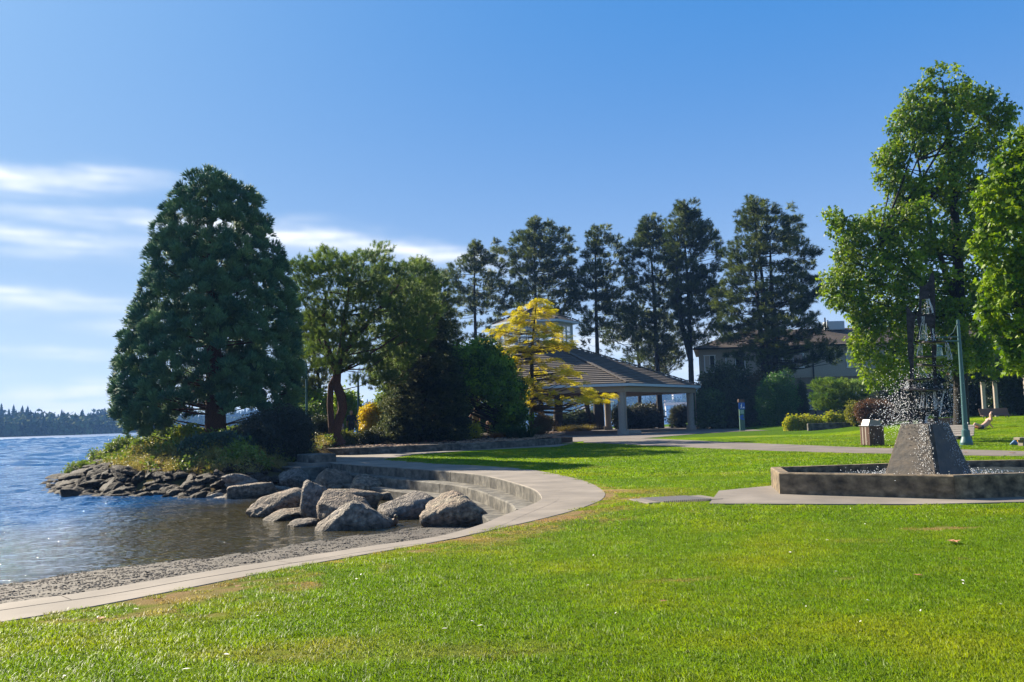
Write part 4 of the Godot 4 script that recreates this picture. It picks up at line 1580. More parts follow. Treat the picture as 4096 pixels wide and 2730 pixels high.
func build_apartments() -> void:
	R.seed = 14
	var x0: float = 19.96
	var x1 := 68.0
	var t := thing("apartment_building", "beige two-tone apartment block with brown shingle roof behind the pines", "building", Vector3(0, 0, -100.0))
	var m := MB.new()
	put("upper_wall", sheet(PackedVector2Array([Vector2(x0, 0), Vector2(x1, 0), Vector2(x1, -14), Vector2(x0 + 3.4, -14)]), 8.4, 5.0), M["stucco"], t)
	put("lower_wall", sheet(PackedVector2Array([Vector2(x0 + 0.2, -0.25), Vector2(x1 - 0.2, -0.25), Vector2(x1 - 0.2, -13.8), Vector2(x0 + 3.6, -13.8)]), 4.995, 0.0), M["dark_stucco"], t)
	m = MB.new()
	m.box(Transform3D(Basis(), Vector3((x0 + x1) / 2, 5.25, 0.02)), Vector3(x1 - x0, 0.06, 0.06))
	put("string_course", m.mesh(), M["stucco"], t)
	# hip roof in shingle courses
	var n := 14
	var e := 0.7
	var front := MB.new()
	for k in n:
		var t0 := k / float(n)
		var t1 := (k + 1) / float(n)
		m = MB.new()
		m.col = Color(0.165, 0.115, 0.082) * rf(0.88, 1.1)
		var cols := 50
		for q in cols:
			m.col = Color(0.165, 0.115, 0.082) * rf(0.75, 1.15)
			var u0 := q / float(cols)
			var u1 := (q + 1) / float(cols)
			var ya := 8.4 + 2.4 * t0 + 0.05
			var yb := 8.4 + 2.4 * t1
			var za := e - (7.0 + e) * t0
			var zb := e - (7.0 + e) * t1
			var la := x0 - e + 7.0 * t0
			var lb := x0 - e + 7.0 * t1
			m.quad(Vector3(lerpf(la, x1, u0), ya, za), Vector3(lerpf(la, x1, u1), ya, za), Vector3(lerpf(lb, x1, u1), yb, zb), Vector3(lerpf(lb, x1, u0), yb, zb))
			m.quad(Vector3(lerpf(la, x1, u0), ya - 0.06, za), Vector3(lerpf(la, x1, u1), ya - 0.06, za), Vector3(lerpf(la, x1, u1), ya, za), Vector3(lerpf(la, x1, u0), ya, za), Vector3(0, 0, 1))
		put("shingle_course", m.mesh(), M["shingle"], t)
	m = MB.new()
	m.col = Color(0.16, 0.11, 0.08)
	m.tri(Vector3(x0 - e, 8.4, e), Vector3(x0 - e + 7.0, 10.8, -7), Vector3(x0 + 2.6, 8.4, -14.7), Vector3(-0.4, 0.9, 0).normalized())
	m.tri(Vector3(x0 - e, 8.385, e), Vector3(x0 + 2.6, 8.385, -14.7), Vector3(x1, 8.385, e), Vector3.DOWN)
	m.quad(Vector3(x0 + 6.3, 10.79, -7), Vector3(x1, 10.79, -7), Vector3(x1, 8.4, -14.7), Vector3(x0 + 2.6, 8.4, -14.7), Vector3(0, 0.9, -0.4).normalized())
	put("roof_back", m.mesh(), M["shingle"], t)
	m = MB.new()
	m.box(Transform3D(Basis(), Vector3((x0 + x1) / 2 - e * 0.5, 8.34, e - 0.06)), Vector3(x1 - x0 + e, 0.16, 0.14))
	m.box(Transform3D(Basis(), Vector3((x0 + x1) / 2 + 1.6, 8.42, -6.8)), Vector3(x1 - x0 - 4.4, 0.03, 13.4))
	put("eave_gutter", m.mesh(), M["dark_bark"], t)
	for w in [[21.11, 6.75, 1.1, 1.8], [30.04, 6.85, 2.2, 1.5], [36.71, 6.75, 1.8, 1.6], [50.0, 6.8, 2.2, 1.5], [57.0, 6.8, 2.2, 1.5], [23.86, 6.8, 2.0, 1.5], [31.60, 2.4, 2.2, 1.6], [35.78, 2.4, 2.2, 1.6]]:
		var c := Vector3(w[0], w[1], 0.05)
		m = MB.new()
		for s in [-1.0, 1.0]:
			m.box(Transform3D(Basis(), c + Vector3(s * w[2] * 0.5, 0, 0)), Vector3(0.1, w[3] + 0.1, 0.14))
			m.box(Transform3D(Basis(), c + Vector3(0, s * w[3] * 0.5, 0.004)), Vector3(w[2] + 0.2, 0.1, 0.14))
		m.box(Transform3D(Basis(), c), Vector3(0.07, w[3], 0.1))
		var fr := put("window", m.mesh(), M["white_paint"], t)
		m = MB.new()
		m.box(Transform3D(Basis(), c - Vector3(0, 0, 0.03)), Vector3(w[2], w[3], 0.04))
		put("pane", m.mesh(), M["dark_glass"], fr)
		m = MB.new()
		m.box(Transform3D(Basis(), c + Vector3(-w[2] * 0.24, 0.0, 0.0)), Vector3(w[2] * 0.4, w[3] * 0.95, 0.03))
		put("blind", m.mesh(), M["bench_wood"], fr)
	m = MB.new()
	m.tube(PackedVector3Array([Vector3(32.14, 0, 0.12), Vector3(32.14, 8.3, 0.12)]), PackedFloat32Array([0.07, 0.07]), 8)
	put("downpipe", m.mesh(), M["dark_bark"], t)
	m = MB.new()
	m.box(Transform3D(Basis(), Vector3(36.66, 10.95, -6.0)), Vector3(2.0, 1.0, 1.6), 0.05)
	put("roof_vent", m.mesh(), M["grey_paint"], t)
	m = MB.new()
	for k in 3:
		m.tube(PackedVector3Array([Vector3(35.6 + k * 0.3, 10.0, -5.6), Vector3(35.6 + k * 0.3, 11.9 - k * 0.3, -5.6)]), PackedFloat32Array([0.08, 0.08]), 8)
	put("vent_pipe", m.mesh(), M["dark_bark"], t)

func build_fountain() -> void:
	R.seed = 301
	var at := Vector3(7.82, 0.00, -17.90)
	# basin: outer corners on the ground, anticlockwise from the back left
	var outer := PackedVector2Array([Vector2(5.34, -19.75), Vector2(4.98, -17.85), Vector2(7.38, -15.91), Vector2(10.6, -16.05), Vector2(12.4, -17.6), Vector2(12.0, -19.4), Vector2(9.4, -20.1)])
	var t := thing("fountain", "concrete fountain with polygonal basin and bronze figure on tapered plinth", "fountain", at)
	var n := outer.size()
	var mid := Vector2(8.6, -18.0)
	for i in n:
		var a := outer[i]
		var b := outer[(i + 1) % n]
		var nn := Vector2((b - a).y, -(b - a).x).normalized()
		if nn.dot(mid - a) < 0:
			nn = -nn
		# mitre the inner corners
		var prev := outer[(i + n - 1) % n]
		var next := outer[(i + 2) % n]
		var ia := mitre(prev, a, b, 0.19, mid)
		var ib := mitre(a, b, next, 0.19, mid)
		var base := Vector2(at.x, at.z)
		var A := PackedVector2Array()
		var Bq := PackedVector2Array()
		for k in 9:
			A.append(a.lerp(b, k / 8.0) - base)
			Bq.append(ia.lerp(ib, k / 8.0) - base)
		A[0] = A[0].move_toward(A[1], 0.002)
		A[8] = A[8].move_toward(A[7], 0.002)
		put("basin_wall", strip(A, Bq, 0.415, 0.0, 0.02), M["fountain_concrete"], t)
	var pool := PackedVector2Array()
	for i in n:
		pool.append(mitre(outer[(i + n - 1) % n], outer[i], outer[(i + 1) % n], 0.1, mid) - Vector2(at.x, at.z))
	var pm := MB.new()
	var px := 60
	for i in px:
		for j in px:
			var q := Vector2(lerpf(-3.4, 4.2, i / float(px - 1)), lerpf(-2.4, 2.2, j / float(px - 1)))
			var r := q.length()
			var h := 0.012 * sin(r * 14.0 + sin(atan2(q.y, q.x) * 5.0) * 2.0) * exp(-r * 0.35) + 0.006 * sin(q.x * 17.0 + q.y * 9.0)
			pm.vert(Vector3(q.x, 0.285 + h, q.y), Vector3.UP)
	for i in px - 1:
		for j in px - 1:
			var ok := true
			for w in [[i, j], [i + 1, j], [i, j + 1], [i + 1, j + 1]]:
				var v3 := pm.v[w[0] * px + w[1]]
				if not Geometry2D.is_point_in_polygon(Vector2(v3.x, v3.z), pool):
					ok = false
			if ok:
				var q2 := i * px + j
				pm.t3(q2, q2 + 1, q2 + px + 1)
				pm.t3(q2, q2 + px + 1, q2 + px)
	pm.smooth_normals()
	var bed := MB.new()
	put("basin_water", pm.mesh(), M["pool"], t)
	# plinth
	var m := MB.new()
	var b2 := Basis(Vector3.UP, deg_to_rad(34.0))
	var lo := 0.65
	var hi := 0.325
	var q4 := [Vector3(-1, 0, -1), Vector3(1, 0, -1), Vector3(1, 0, 1), Vector3(-1, 0, 1)]
	for k in 4:
		var a: Vector3 = b2 * q4[k]
		var b: Vector3 = b2 * q4[(k + 1) % 4]
		var c := 0.03
		m.quad(a * lo + (b - a) * c, b * lo - (b - a) * c, b * hi - (b - a) * c + Vector3(0, 1.26, 0), a * hi + (b - a) * c + Vector3(0, 1.26, 0), ((a + b) * 0.5 + Vector3(0, 0.3, 0)).normalized())
		var p: Vector3 = b2 * q4[(k + 3) % 4]
		m.quad(a * lo + (b - a) * c, a * hi + (b - a) * c + Vector3(0, 1.26, 0), a * hi + (p - a) * c + Vector3(0, 1.26, 0), a * lo + (p - a) * c, (a + Vector3(0, 0.3, 0)).normalized())
		m.tri(Vector3(0, 1.26, 0), a * hi + (b - a) * c + Vector3(0, 1.26, 0), b * hi - (b - a) * c + Vector3(0, 1.26, 0), Vector3.UP)
		m.tri(Vector3(0, 1.26, 0), a * hi + (b - a) * c + Vector3(0, 1.26, 0), a * hi + (p - a) * c + Vector3(0, 1.26, 0), Vector3.UP)
	put("plinth", m.mesh(), M["wet_concrete"], t)
	var face := Transform3D(Basis(Vector3.UP, deg_to_rad(-24.0)) * Basis.from_scale(Vector3(0.92, 1, 1)), Vector3.ZERO)
	# bronze: upright plates and blades with thin shelves
	for pl in [
		["right_blade", PackedVector2Array([Vector2(0.24, 3.94), Vector2(0.27, 4.04), Vector2(0.30, 4.11), Vector2(0.34, 4.15), Vector2(0.36, 4.13), Vector2(0.37, 4.05), Vector2(0.36, 3.68), Vector2(0.34, 3.27), Vector2(0.30, 2.81), Vector2(0.24, 2.81), Vector2(0.23, 3.00), Vector2(0.21, 3.11), Vector2(0.24, 3.35), Vector2(0.24, 3.54), Vector2(0.23, 3.71)]), -0.16, 0.02],
		["crest", PackedVector2Array([Vector2(0.08, 3.92), Vector2(0.09, 3.89), Vector2(0.13, 3.87), Vector2(0.19, 3.90), Vector2(0.25, 3.97), Vector2(0.24, 3.62), Vector2(0.17, 3.64), Vector2(0.10, 3.63), Vector2(0.09, 3.50), Vector2(0.07, 3.41), Vector2(0.09, 3.34), Vector2(0.00, 3.33), Vector2(-0.09, 3.29), Vector2(-0.10, 3.34), Vector2(-0.06, 3.33), Vector2(-0.01, 3.37), Vector2(0.02, 3.42), Vector2(0.05, 3.59)]), -0.05, 0.09],
		["cross_web", PackedVector2Array([Vector2(0.08, 3.34), Vector2(0.24, 3.35), Vector2(0.32, 3.23), Vector2(0.31, 3.15), Vector2(0.22, 3.10), Vector2(0.14, 3.13), Vector2(0.07, 3.16), Vector2(-0.02, 3.28), Vector2(0.00, 3.33)]), -0.09, 0.07],
		["curved_leg", PackedVector2Array([Vector2(-0.02, 3.28), Vector2(0.00, 3.30), Vector2(0.08, 3.20), Vector2(0.07, 3.06), Vector2(0.02, 2.92), Vector2(-0.05, 2.82), Vector2(-0.03, 2.93), Vector2(0.02, 3.06), Vector2(-0.01, 3.17)]), 0.06, 0.15],
		["left_pillar", PackedVector2Array([Vector2(-0.20, 3.55), Vector2(-0.18, 3.51), Vector2(-0.14, 3.47), Vector2(-0.09, 3.38), Vector2(-0.04, 3.34), Vector2(-0.07, 3.17), Vector2(-0.10, 2.96), Vector2(-0.14, 2.59), Vector2(-0.23, 2.59), Vector2(-0.22, 2.97), Vector2(-0.22, 3.18)]), -0.14, 0.08],
		["left_pillar", PackedVector2Array([Vector2(-0.23, 2.78), Vector2(-0.10, 2.77), Vector2(-0.13, 2.47), Vector2(-0.15, 2.10), Vector2(-0.23, 2.09), Vector2(-0.21, 2.41), Vector2(-0.23, 2.53)]), -0.15, 0.07],
		["left_leg", PackedVector2Array([Vector2(-0.24, 2.10), Vector2(-0.17, 2.09), Vector2(-0.21, 1.68), Vector2(-0.23, 1.26), Vector2(-0.30, 1.26), Vector2(-0.26, 1.68)]), -0.10, 0.05],
		["right_leg", PackedVector2Array([Vector2(0.23, 2.76), Vector2(0.33, 2.76), Vector2(0.29, 2.39), Vector2(0.29, 1.90), Vector2(0.26, 1.24), Vector2(0.18, 1.24), Vector2(0.22, 1.91), Vector2(0.22, 2.39)]), -0.19, 0.01],
		["nozzle_post", PackedVector2Array([Vector2(0.00, 1.89), Vector2(0.06, 1.89), Vector2(0.03, 1.25), Vector2(-0.05, 1.25)]), -0.06, 0.02],
		["rear_fin", PackedVector2Array([Vector2(-0.06, 2.09), Vector2(-0.02, 2.08), Vector2(-0.06, 1.25), Vector2(-0.13, 1.25)]), -0.34, -0.26]]:
		m = MB.new()
		m.prism(face, pl[1], pl[2] * 0.95, pl[3] * 0.95)
		put(pl[0], m.mesh(), M["bronze"], t)
	for sh in [[Vector3(-0.05, 2.81, 0), Vector3(0.52, 2.79, 0), 0.28], [Vector3(-0.11, 2.53, 0), Vector3(0.31, 2.52, 0), 0.25], [Vector3(-0.12, 2.39, 0), Vector3(0.43, 2.33, 0), 0.27], [Vector3(-0.33, 2.09, 0), Vector3(0.32, 2.11, 0), 0.32], [Vector3(-0.39, 1.92, 0), Vector3(0.44, 1.88, 0), 0.40]]:
		m = MB.new()
		var a: Vector3 = face * sh[0]
		var b: Vector3 = face * sh[1]
		var w := a.distance_to(b)
		var ol := PackedVector2Array()
		for k in 18:
			var an := TAU * k / 18.0
			ol.append(Vector2(cos(an) * w * 0.5 * rf(0.88, 1.04), sin(an) * sh[2] * rf(0.85, 1.1)))
		var x := (b - a).normalized()
		m.prism(Transform3D(Basis(x, -x.cross(Vector3.UP).normalized(), Vector3.UP), (a + b) * 0.5), ol, -0.012, 0.02)
		put("shelf", m.mesh(), M["bronze"], t)
	# falling water: strands and drops
	m = MB.new()
	var falls := [[Vector3(0.16, 3.63, 0), Vector3(0.19, 3.35, 0), 0.055, 9], [Vector3(0.06, 3.30, 0), Vector3(-0.03, 2.86, 0), 0.05, 7], [Vector3(0.10, 3.16, 0), Vector3(0.09, 2.82, 0), 0.02, 4], [Vector3(0.22, 3.06, 0), Vector3(0.22, 2.82, 0), 0.02, 3], [Vector3(0.46, 2.77, 0), Vector3(0.51, 2.45, 0), 0.05, 5], [Vector3(-0.03, 2.81, 0), Vector3(-0.08, 2.53, 0), 0.06, 6], [Vector3(-0.32, 2.08, 0), Vector3(-0.34, 1.93, 0), 0.06, 8], [Vector3(0.35, 1.87, 0), Vector3(0.25, 1.39, 0), 0.03, 4], [Vector3(-0.04, 1.86, 0), Vector3(-0.08, 1.55, 0), 0.14, 9], [Vector3(0.16, 1.86, 0), Vector3(0.16, 1.52, 0), 0.07, 7], [Vector3(0.00, 1.40, 0), Vector3(-0.01, 1.27, 0), 0.028, 9], [Vector3(-0.08, 2.37, 0), Vector3(0.08, 2.11, 0), 0.1, 6]]
	for q in falls:
		for k in q[3]:
			var o: Vector3 = Vector3(rf(-1, 1), 0, rf(-1, 1)) * q[2]
			var pts := PackedVector3Array()
			var rd := PackedFloat32Array()
			for s in 7:
				var u := s / 6.0
				pts.append(face * q[0].lerp(q[1], u) + o * (0.5 + u * 0.6) + Vector3(rf(-0.012, 0.012), 0, 0.12 + rf(-0.01, 0.01)))
				rd.append(rf(0.002, 0.006))
			m.tube(pts, rd, 5)
	var wf := put("falling_water", m.mesh(), M["fall"], t)
	wf.set_meta("kind", "stuff")
	var xs := []
	var cs := []
	var clouds := [[Vector3(-0.53, 1.61, 0), 0.17, 0.30, 620], [Vector3(-0.65, 1.35, 0), 0.20, 0.20, 300], [Vector3(-0.34, 1.64, 0), 0.10, 0.3, 260], [Vector3(0.43, 1.60, 0), 0.16, 0.25, 300], [Vector3(0.54, 2.07, 0), 0.035, 0.28, 130], [Vector3(0.02, 1.60, 0), 0.24, 0.24, 700], [Vector3(0.06, 2.25, 0), 0.16, 0.14, 330], [Vector3(0.19, 3.48, 0), 0.05, 0.14, 160], [Vector3(0.14, 2.90, 0), 0.10, 0.1, 190], [Vector3(0.03, 3.17, 0), 0.05, 0.2, 130], [Vector3(-0.10, 1.27, 0), 0.22, 0.03, 350], [Vector3(-0.13, 2.64, 0), 0.04, 0.08, 70], [Vector3(-0.07, 1.98, 0), 0.12, 0.05, 160]]
	for q in clouds:
		for k in int(q[3] * 0.85):
			var g := Vector3(R.randfn(0, q[1]), R.randfn(0, q[2]), R.randfn(0, q[1] * 0.9))
			var r := rf(0.0024, 0.0058) * (1.5 if R.randf() < 0.06 else 1.0)
			var p: Vector3 = face * q[0] + g
			if p.y < 0.3:
				continue
			xs.append(Transform3D(Basis.from_scale(Vector3(r, r * rf(1.0, 1.9), r)), p))
			cs.append(Color.WHITE)
	# drops that run down the plinth and splash at its foot
	for k in 520:
		var side := -1 if R.randf() < 0.6 else 1
		var y := pow(R.randf(), 0.8) * 0.95 + 0.3
		var half := lerpf(lo, hi, y / 1.26)
		var u := clampf(R.randfn(0.55, 0.25), -0.9, 0.95)
		var p := b2 * (Vector3(-half - 0.012, y, u * half) if side < 0 else Vector3(u * half, y, half + 0.012))
		if side < 0:
			p = b2 * Vector3(-half - 0.012, y, u * half)
		var r := rf(0.002, 0.0055)
		xs.append(Transform3D(Basis.from_scale(Vector3(r, r * rf(1.0, 3.0), r)), p))
		cs.append(Color.WHITE)
	for k in 900:
		var a := rf(0, TAU)
		var r2 := 0.78 + absf(R.randfn(0, 0.35))
		var r := rf(0.003, 0.008)
		xs.append(Transform3D(Basis.from_scale(Vector3.ONE * r), Vector3(cos(a) * r2, 0.29 + absf(R.randfn(0, 0.045)), sin(a) * r2)))
		cs.append(Color.WHITE)
	sphere(1)
	many("water_spray", rock(1, 1, 0, 2.0, 0.0, Vector3.ONE, false, [[Vector3.UP, 1.0], [Vector3.DOWN, 1.0], [Vector3.LEFT, 1.0], [Vector3.RIGHT, 1.0], [Vector3.BACK, 1.0], [Vector3.FORWARD, 1.0]]), M["spray"], xs, cs, t)

func mitre(a: Vector2, b: Vector2, c: Vector2, w: float, mid: Vector2) -> Vector2:
	var n0 := Vector2((b - a).y, -(b - a).x).normalized()
	var n1 := Vector2((c - b).y, -(c - b).x).normalized()
	if n0.dot(mid - b) < 0:
		n0 = -n0
	if n1.dot(mid - b) < 0:
		n1 = -n1
	var s := (n0 + n1).normalized()
	return b + s * w / maxf(0.3, s.dot(n0))

func boulder(label: String, at: Vector3, size: Vector3, seed_: int, turn: float, tilt := Vector3.ZERO, cuts := 9, sharp := 9.0, planes := []) -> void:
	var m := rock(seed_, 4, cuts, sharp, 0.10, size, false, planes)
	var o := put("boulder", m, M["boulder"])
	o.position = at
	o.rotation = Vector3(tilt.x, turn, tilt.z)
	var ar := m.surface_get_arrays(0)
	var vs: PackedVector3Array = ar[Mesh.ARRAY_VERTEX]
	var own := Color(1, 1, 1).lerp([Color(1.15, 0.98, 0.80), Color(0.82, 0.84, 0.88), Color(1.2, 1.12, 1.02), Color(0.9, 0.78, 0.66)][seed_ % 4], 0.8)
	var vc := PackedColorArray()
	for v in vs:
		var w := o.transform * v
		var wet := smoothstep(LAKE + 0.20, LAKE + 0.06, w.y + 0.10 * lawn_noise.get_noise_3d(w.x * 9, w.y * 9, w.z * 9))
		var tn := 0.9 + 0.35 * lawn_noise.get_noise_3d(w.x * 6, w.y * 14, w.z * 6)
		vc.append((Color(tn, tn * 0.98, tn * 0.95) * own).lerp(Color(0.30, 0.26, 0.20), wet))
	ar[Mesh.ARRAY_COLOR] = vc
	m.clear_surfaces()
	m.add_surface_from_arrays(Mesh.PRIMITIVE_TRIANGLES, ar)
	tag(o, label, "boulder", "boulders in the bay")

func build_boulders() -> void:
	# half sizes; the lower part stands in the lake
	boulder("long low brown boulder lying flat, leftmost in the bay", Vector3(-6.65, -0.75, -26.3), Vector3(0.90, 0.50, 0.60), 11, 0.15, Vector3(0, 0, 0.05))
	boulder("thin slanting slab of rock leaning on the upright boulder", Vector3(-6.15, -0.82, -25.2), Vector3(0.62, 0.16, 0.36), 12, 0.5, Vector3(0.1, 0, 0.28))
	boulder("upright rounded boulder with a curved crack, beside the flat brown one", Vector3(-5.45, -0.62, -25.2), Vector3(0.50, 0.66, 0.48), 13, 0.2, Vector3(0, 0, -0.18))
	boulder("grey pyramid shaped boulder at the front of the bay group", Vector3(-3.88, -0.75, -22.5), Vector3(0.74, 0.72, 0.60), 14, 0.3, Vector3.ZERO, 3, 7.0, [[Vector3(0.55, 0.9, 0.1), 0.62], [Vector3(-0.7, 0.9, 0.1), 0.62], [Vector3(0, 0.5, 1), 0.6]])
	boulder("boulder half hidden behind the pyramid shaped one", Vector3(-4.15, -0.72, -23.9), Vector3(0.80, 0.62, 0.50), 15, -0.3, Vector3(0, 0, -0.25))
	boulder("flat topped boulder behind the middle of the bay group", Vector3(-4.75, -0.70, -28.0), Vector3(0.82, 0.42, 0.55), 16, 0.1, Vector3(0, 0, -0.22))
	boulder("wedge boulder with a smooth sunlit top, right of the pyramid one", Vector3(-3.08, -0.78, -24.6), Vector3(0.82, 0.52, 0.60), 17, 0.0, Vector3(0.12, 0, 0.16), 5, 10.0, [[Vector3(0, 1, 0.25), 0.6]])
	boulder("largest boulder, peaked, against the curved steps", Vector3(-1.45, -0.72, -22.5), Vector3(0.86, 0.72, 0.66), 28, 0.4, Vector3(0, 0, 0.0), 4, 8.0, [[Vector3(-0.6, 1, 0.1), 0.62], [Vector3(0.8, 0.7, 0.1), 0.66]])
	boulder("bluish boulder in the shade below the left steps", Vector3(-6.5, -0.62, -34.2), Vector3(0.66, 0.52, 0.5), 19, 0.4)
	boulder("squarish boulder in shade with a light top edge, near the steps", Vector3(-5.15, -0.70, -32.4), Vector3(0.64, 0.48, 0.46), 20, 0.2)
	boulder("rounded shaded boulder by the left end of the steps", Vector3(-8.6, -0.65, -35.9), Vector3(0.66, 0.50, 0.5), 21, 1.0)
	boulder("pointed shaded boulder under the dark bush", Vector3(-11.0, -0.55, -39.0), Vector3(0.50, 0.62, 0.5), 22, 0.7)
	boulder("block shaped boulder with a flat top at the water's edge", Vector3(-9.4, -0.75, -33.0), Vector3(0.78, 0.44, 0.5), 23, 0.1, Vector3(0, 0, 0.06), 3, 16.0, [[Vector3(0, 1, 0), 0.7], [Vector3(-1, 0.1, 0.1), 0.9], [Vector3(0.1, 0, 1), 0.85]])
	boulder("small low boulder beside the landing of the steps", Vector3(-4.1, -0.88, -30.6), Vector3(0.42, 0.18, 0.3), 24, 0.1)
	boulder("small low wet rock between the pyramid boulder and the slab", Vector3(-5.3, -0.92, -23.6), Vector3(0.5, 0.14, 0.4), 25, 0.6)
	boulder("small pale rock in shade behind the upright boulder", Vector3(-6.3, -0.85, -30.2), Vector3(0.42, 0.24, 0.3), 26, 0.2)

var point_poly := PackedVector2Array([Vector2(-7.6, -39.5), Vector2(-8.6, -35.9), Vector2(-10.1, -34.3), Vector2(-11.3, -34.6), Vector2(-12.7, -35.6), Vector2(-14.5, -36.2), Vector2(-16.8, -37.9), Vector2(-18.8, -40.6), Vector2(-21.2, -45.0), Vector2(-22.6, -49.0), Vector2(-24.6, -54.4), Vector2(-28.6, -59.5), Vector2(-29.0, -62.5), Vector2(-24.0, -66.0), Vector2(-18.0, -69.0), Vector2(-10.0, -68.0), Vector2(-7.0, -58.0), Vector2(-6.6, -47.0)])

func point_h(x: float, z: float) -> float:
	var d := dist_to(point_poly, Vector2(x, z))
	var h := -1.5 + 1.15 * smoothstep(-1.0, 1.2, d) + 0.75 * smoothstep(0.8, 3.4, d) + 0.5 * smoothstep(2.5, 6.0, d)
	return h + lawn_noise.get_noise_2d(x * 2.0, z * 2.0) * 0.22 * smoothstep(0.5, 3.0, d)

func build_point() -> void:
	R.seed = 640
	var b := MB.new()
	var nx := 56
	var nz := 76
	for j in nz:
		for i in nx:
			var x := lerpf(-32.0, -6.4, i / float(nx - 1))
			var z := lerpf(-32.0, -72.0, j / float(nz - 1))
			var k := 0.5 + 0.5 * lawn_noise.get_noise_2d(x * 1.3, z * 1.3)
			b.col = Color(0.15, 0.10, 0.05).lerp(Color(0.09, 0.085, 0.03), k)
			b.vert(Vector3(x, point_h(x, z), z), Vector3.UP)
	for j in nz - 1:
		for i in nx - 1:
			var q := j * nx + i
			b.t3(q, q + 1, q + nx + 1)
			b.t3(q, q + nx + 1, q + nx)
	b.smooth_normals()
	tag(put("headland", b.mesh(), M["lawn_soil"]), "low earthy headland under the big conifer", "ground", "", "structure")
	# riprap along its shore
	var shapes := []
	for k in 10:
		shapes.append(rock(700 + k, 3, 10, 26.0, 0.10, Vector3.ONE, true))
	R.seed = 641
	var line := point_poly.slice(1, 11)
	var total := 0.0
	for i in line.size() - 1:
		total += line[i].distance_to(line[i + 1])
	for i in 290:
		var s := pow(R.randf(), 0.9) * total
		var p := line[0]
		var dir := Vector2.RIGHT
		for k in line.size() - 1:
			var l := line[k].distance_to(line[k + 1])
			if s < l:
				p = line[k].lerp(line[k + 1], s / l)
				dir = (line[k + 1] - line[k]).normalized()
				break
			s -= l
		var nn := Vector2(dir.y, -dir.x)
		if dist_to(point_poly, p + nn * 0.5) < 0:
			nn = -nn
		var into := rf(-1.3, 1.5) if p.x < -13.0 else rf(-0.9, 0.9)
		p += nn * into
		var sz := rf(0.19, 0.38) * (1.5 if R.randf() < 0.18 else 1.0)
		var o := put("riprap_stone", shapes[R.randi() % 10], M["riprap"] if p.x < -12.5 or R.randf() < 0.6 else M["boulder"])
		o.position = Vector3(p.x, maxf(point_h(p.x, p.y), -1.05) + sz * rf(0.0, 0.3), p.y)
		o.basis = Basis(Vector3.UP, rf(0, TAU)) * Basis(Vector3(0, 0, 1), rf(-0.35, 0.35)) * Basis.from_scale(Vector3(sz * rf(1.0, 1.8), sz * rf(0.40, 0.7), sz * rf(0.7, 1.2)))
		var where: String = "at the outer tip of the headland" if o.position.z < -47.0 else ("on the headland's lit left shore" if o.position.x < -16.5 else ("in front of the conifer trunk" if o.position.x < -12.5 else "in the shade below the dark bush"))
		var tall := o.position.y > -0.62
		tag(o, ("%s dark angular stone %s, %s" % ["large" if sz > 0.36 else ("medium" if sz > 0.27 else "small"), where, "up on the bank" if tall else "by the waterline"]), "stone", "riprap stones along the headland")
	var rx := []
	var rc := []
	for i in 1500:
		var x := rf(-26.0, -8.0)
		var z := rf(-33.5, -60.0)
		var d := dist_to(point_poly, Vector2(x, z))
		if d < -1.0 or d > 1.9:
			continue
		var k := rf(0.09, 0.24)
		rx.append(Transform3D(Basis(Vector3.UP, rf(0, TAU)) * Basis(Vector3(0, 0, 1), rf(-0.4, 0.4)) * Basis.from_scale(Vector3(k * rf(1.0, 1.7), k * rf(0.5, 0.8), k)), Vector3(x, maxf(point_h(x, z), -1.0) + k * 0.2, z)))
		rc.append(Color(1, 1, 1) * rf(0.7, 1.5))
	tag(many("rubble", shapes[2], M["riprap"], rx, rc), "small dark rubble filling the gaps between the shore stones", "rubble", "", "stuff")
	# low growth on the headland
	var xs := [[], [], []]
	var cs := [[], [], []]
	for i in 17000:
		var x := rf(-29.5, -9.5)
		var z := rf(-36.0, -66.0)
		var d := dist_to(point_poly, Vector2(x, z))
		if d < 1.25:
			continue
		var n := lawn_noise.get_noise_2d(x * 1.6 + 31, z * 1.6)
		if n < -0.3:
			continue
		var kind := 0 if n > 0.16 else (1 if R.randf() < 0.55 else 2)
		var h := point_h(x, z)
		var s := rf(0.8, 1.7)
		if kind < 2:
			xs[kind].append(Transform3D(basis_y(Vector3.UP + rdir() * 0.4, rf(0, TAU), Vector3.ONE * s), Vector3(x, h + rf(0.02, 0.42 + 0.35 * n), z)))
		else:
			xs[kind].append(Transform3D(basis_y(Vector3.UP + rdir() * 0.2, rf(0, TAU), Vector3.ONE * s * 0.6), Vector3(x, h, z)))
		var tone := rf(0.75, 1.25)
		cs[kind].append([Color(0.16, 0.22, 0.03), Color(0.29, 0.26, 0.07), Color(0.46, 0.35, 0.13)][kind] * tone)
	tag(many("undergrowth", L.leaf, M["shrub"], xs[0], cs[0]), "bright green low shrubs and brambles covering the headland", "undergrowth", "", "stuff")
	tag(many("dry_undergrowth", L.small, M["shrub"], xs[1], cs[1]), "olive heathery growth on the headland's sunlit slope", "undergrowth", "", "stuff")
	tag(many("dry_grass", L.thin, M["shrub"], xs[2], cs[2]), "straw coloured dry grass on the headland", "grass", "", "stuff")
	var g0 := Color(0.15, 0.23, 0.03)
	var g1 := Color(0.24, 0.28, 0.05)
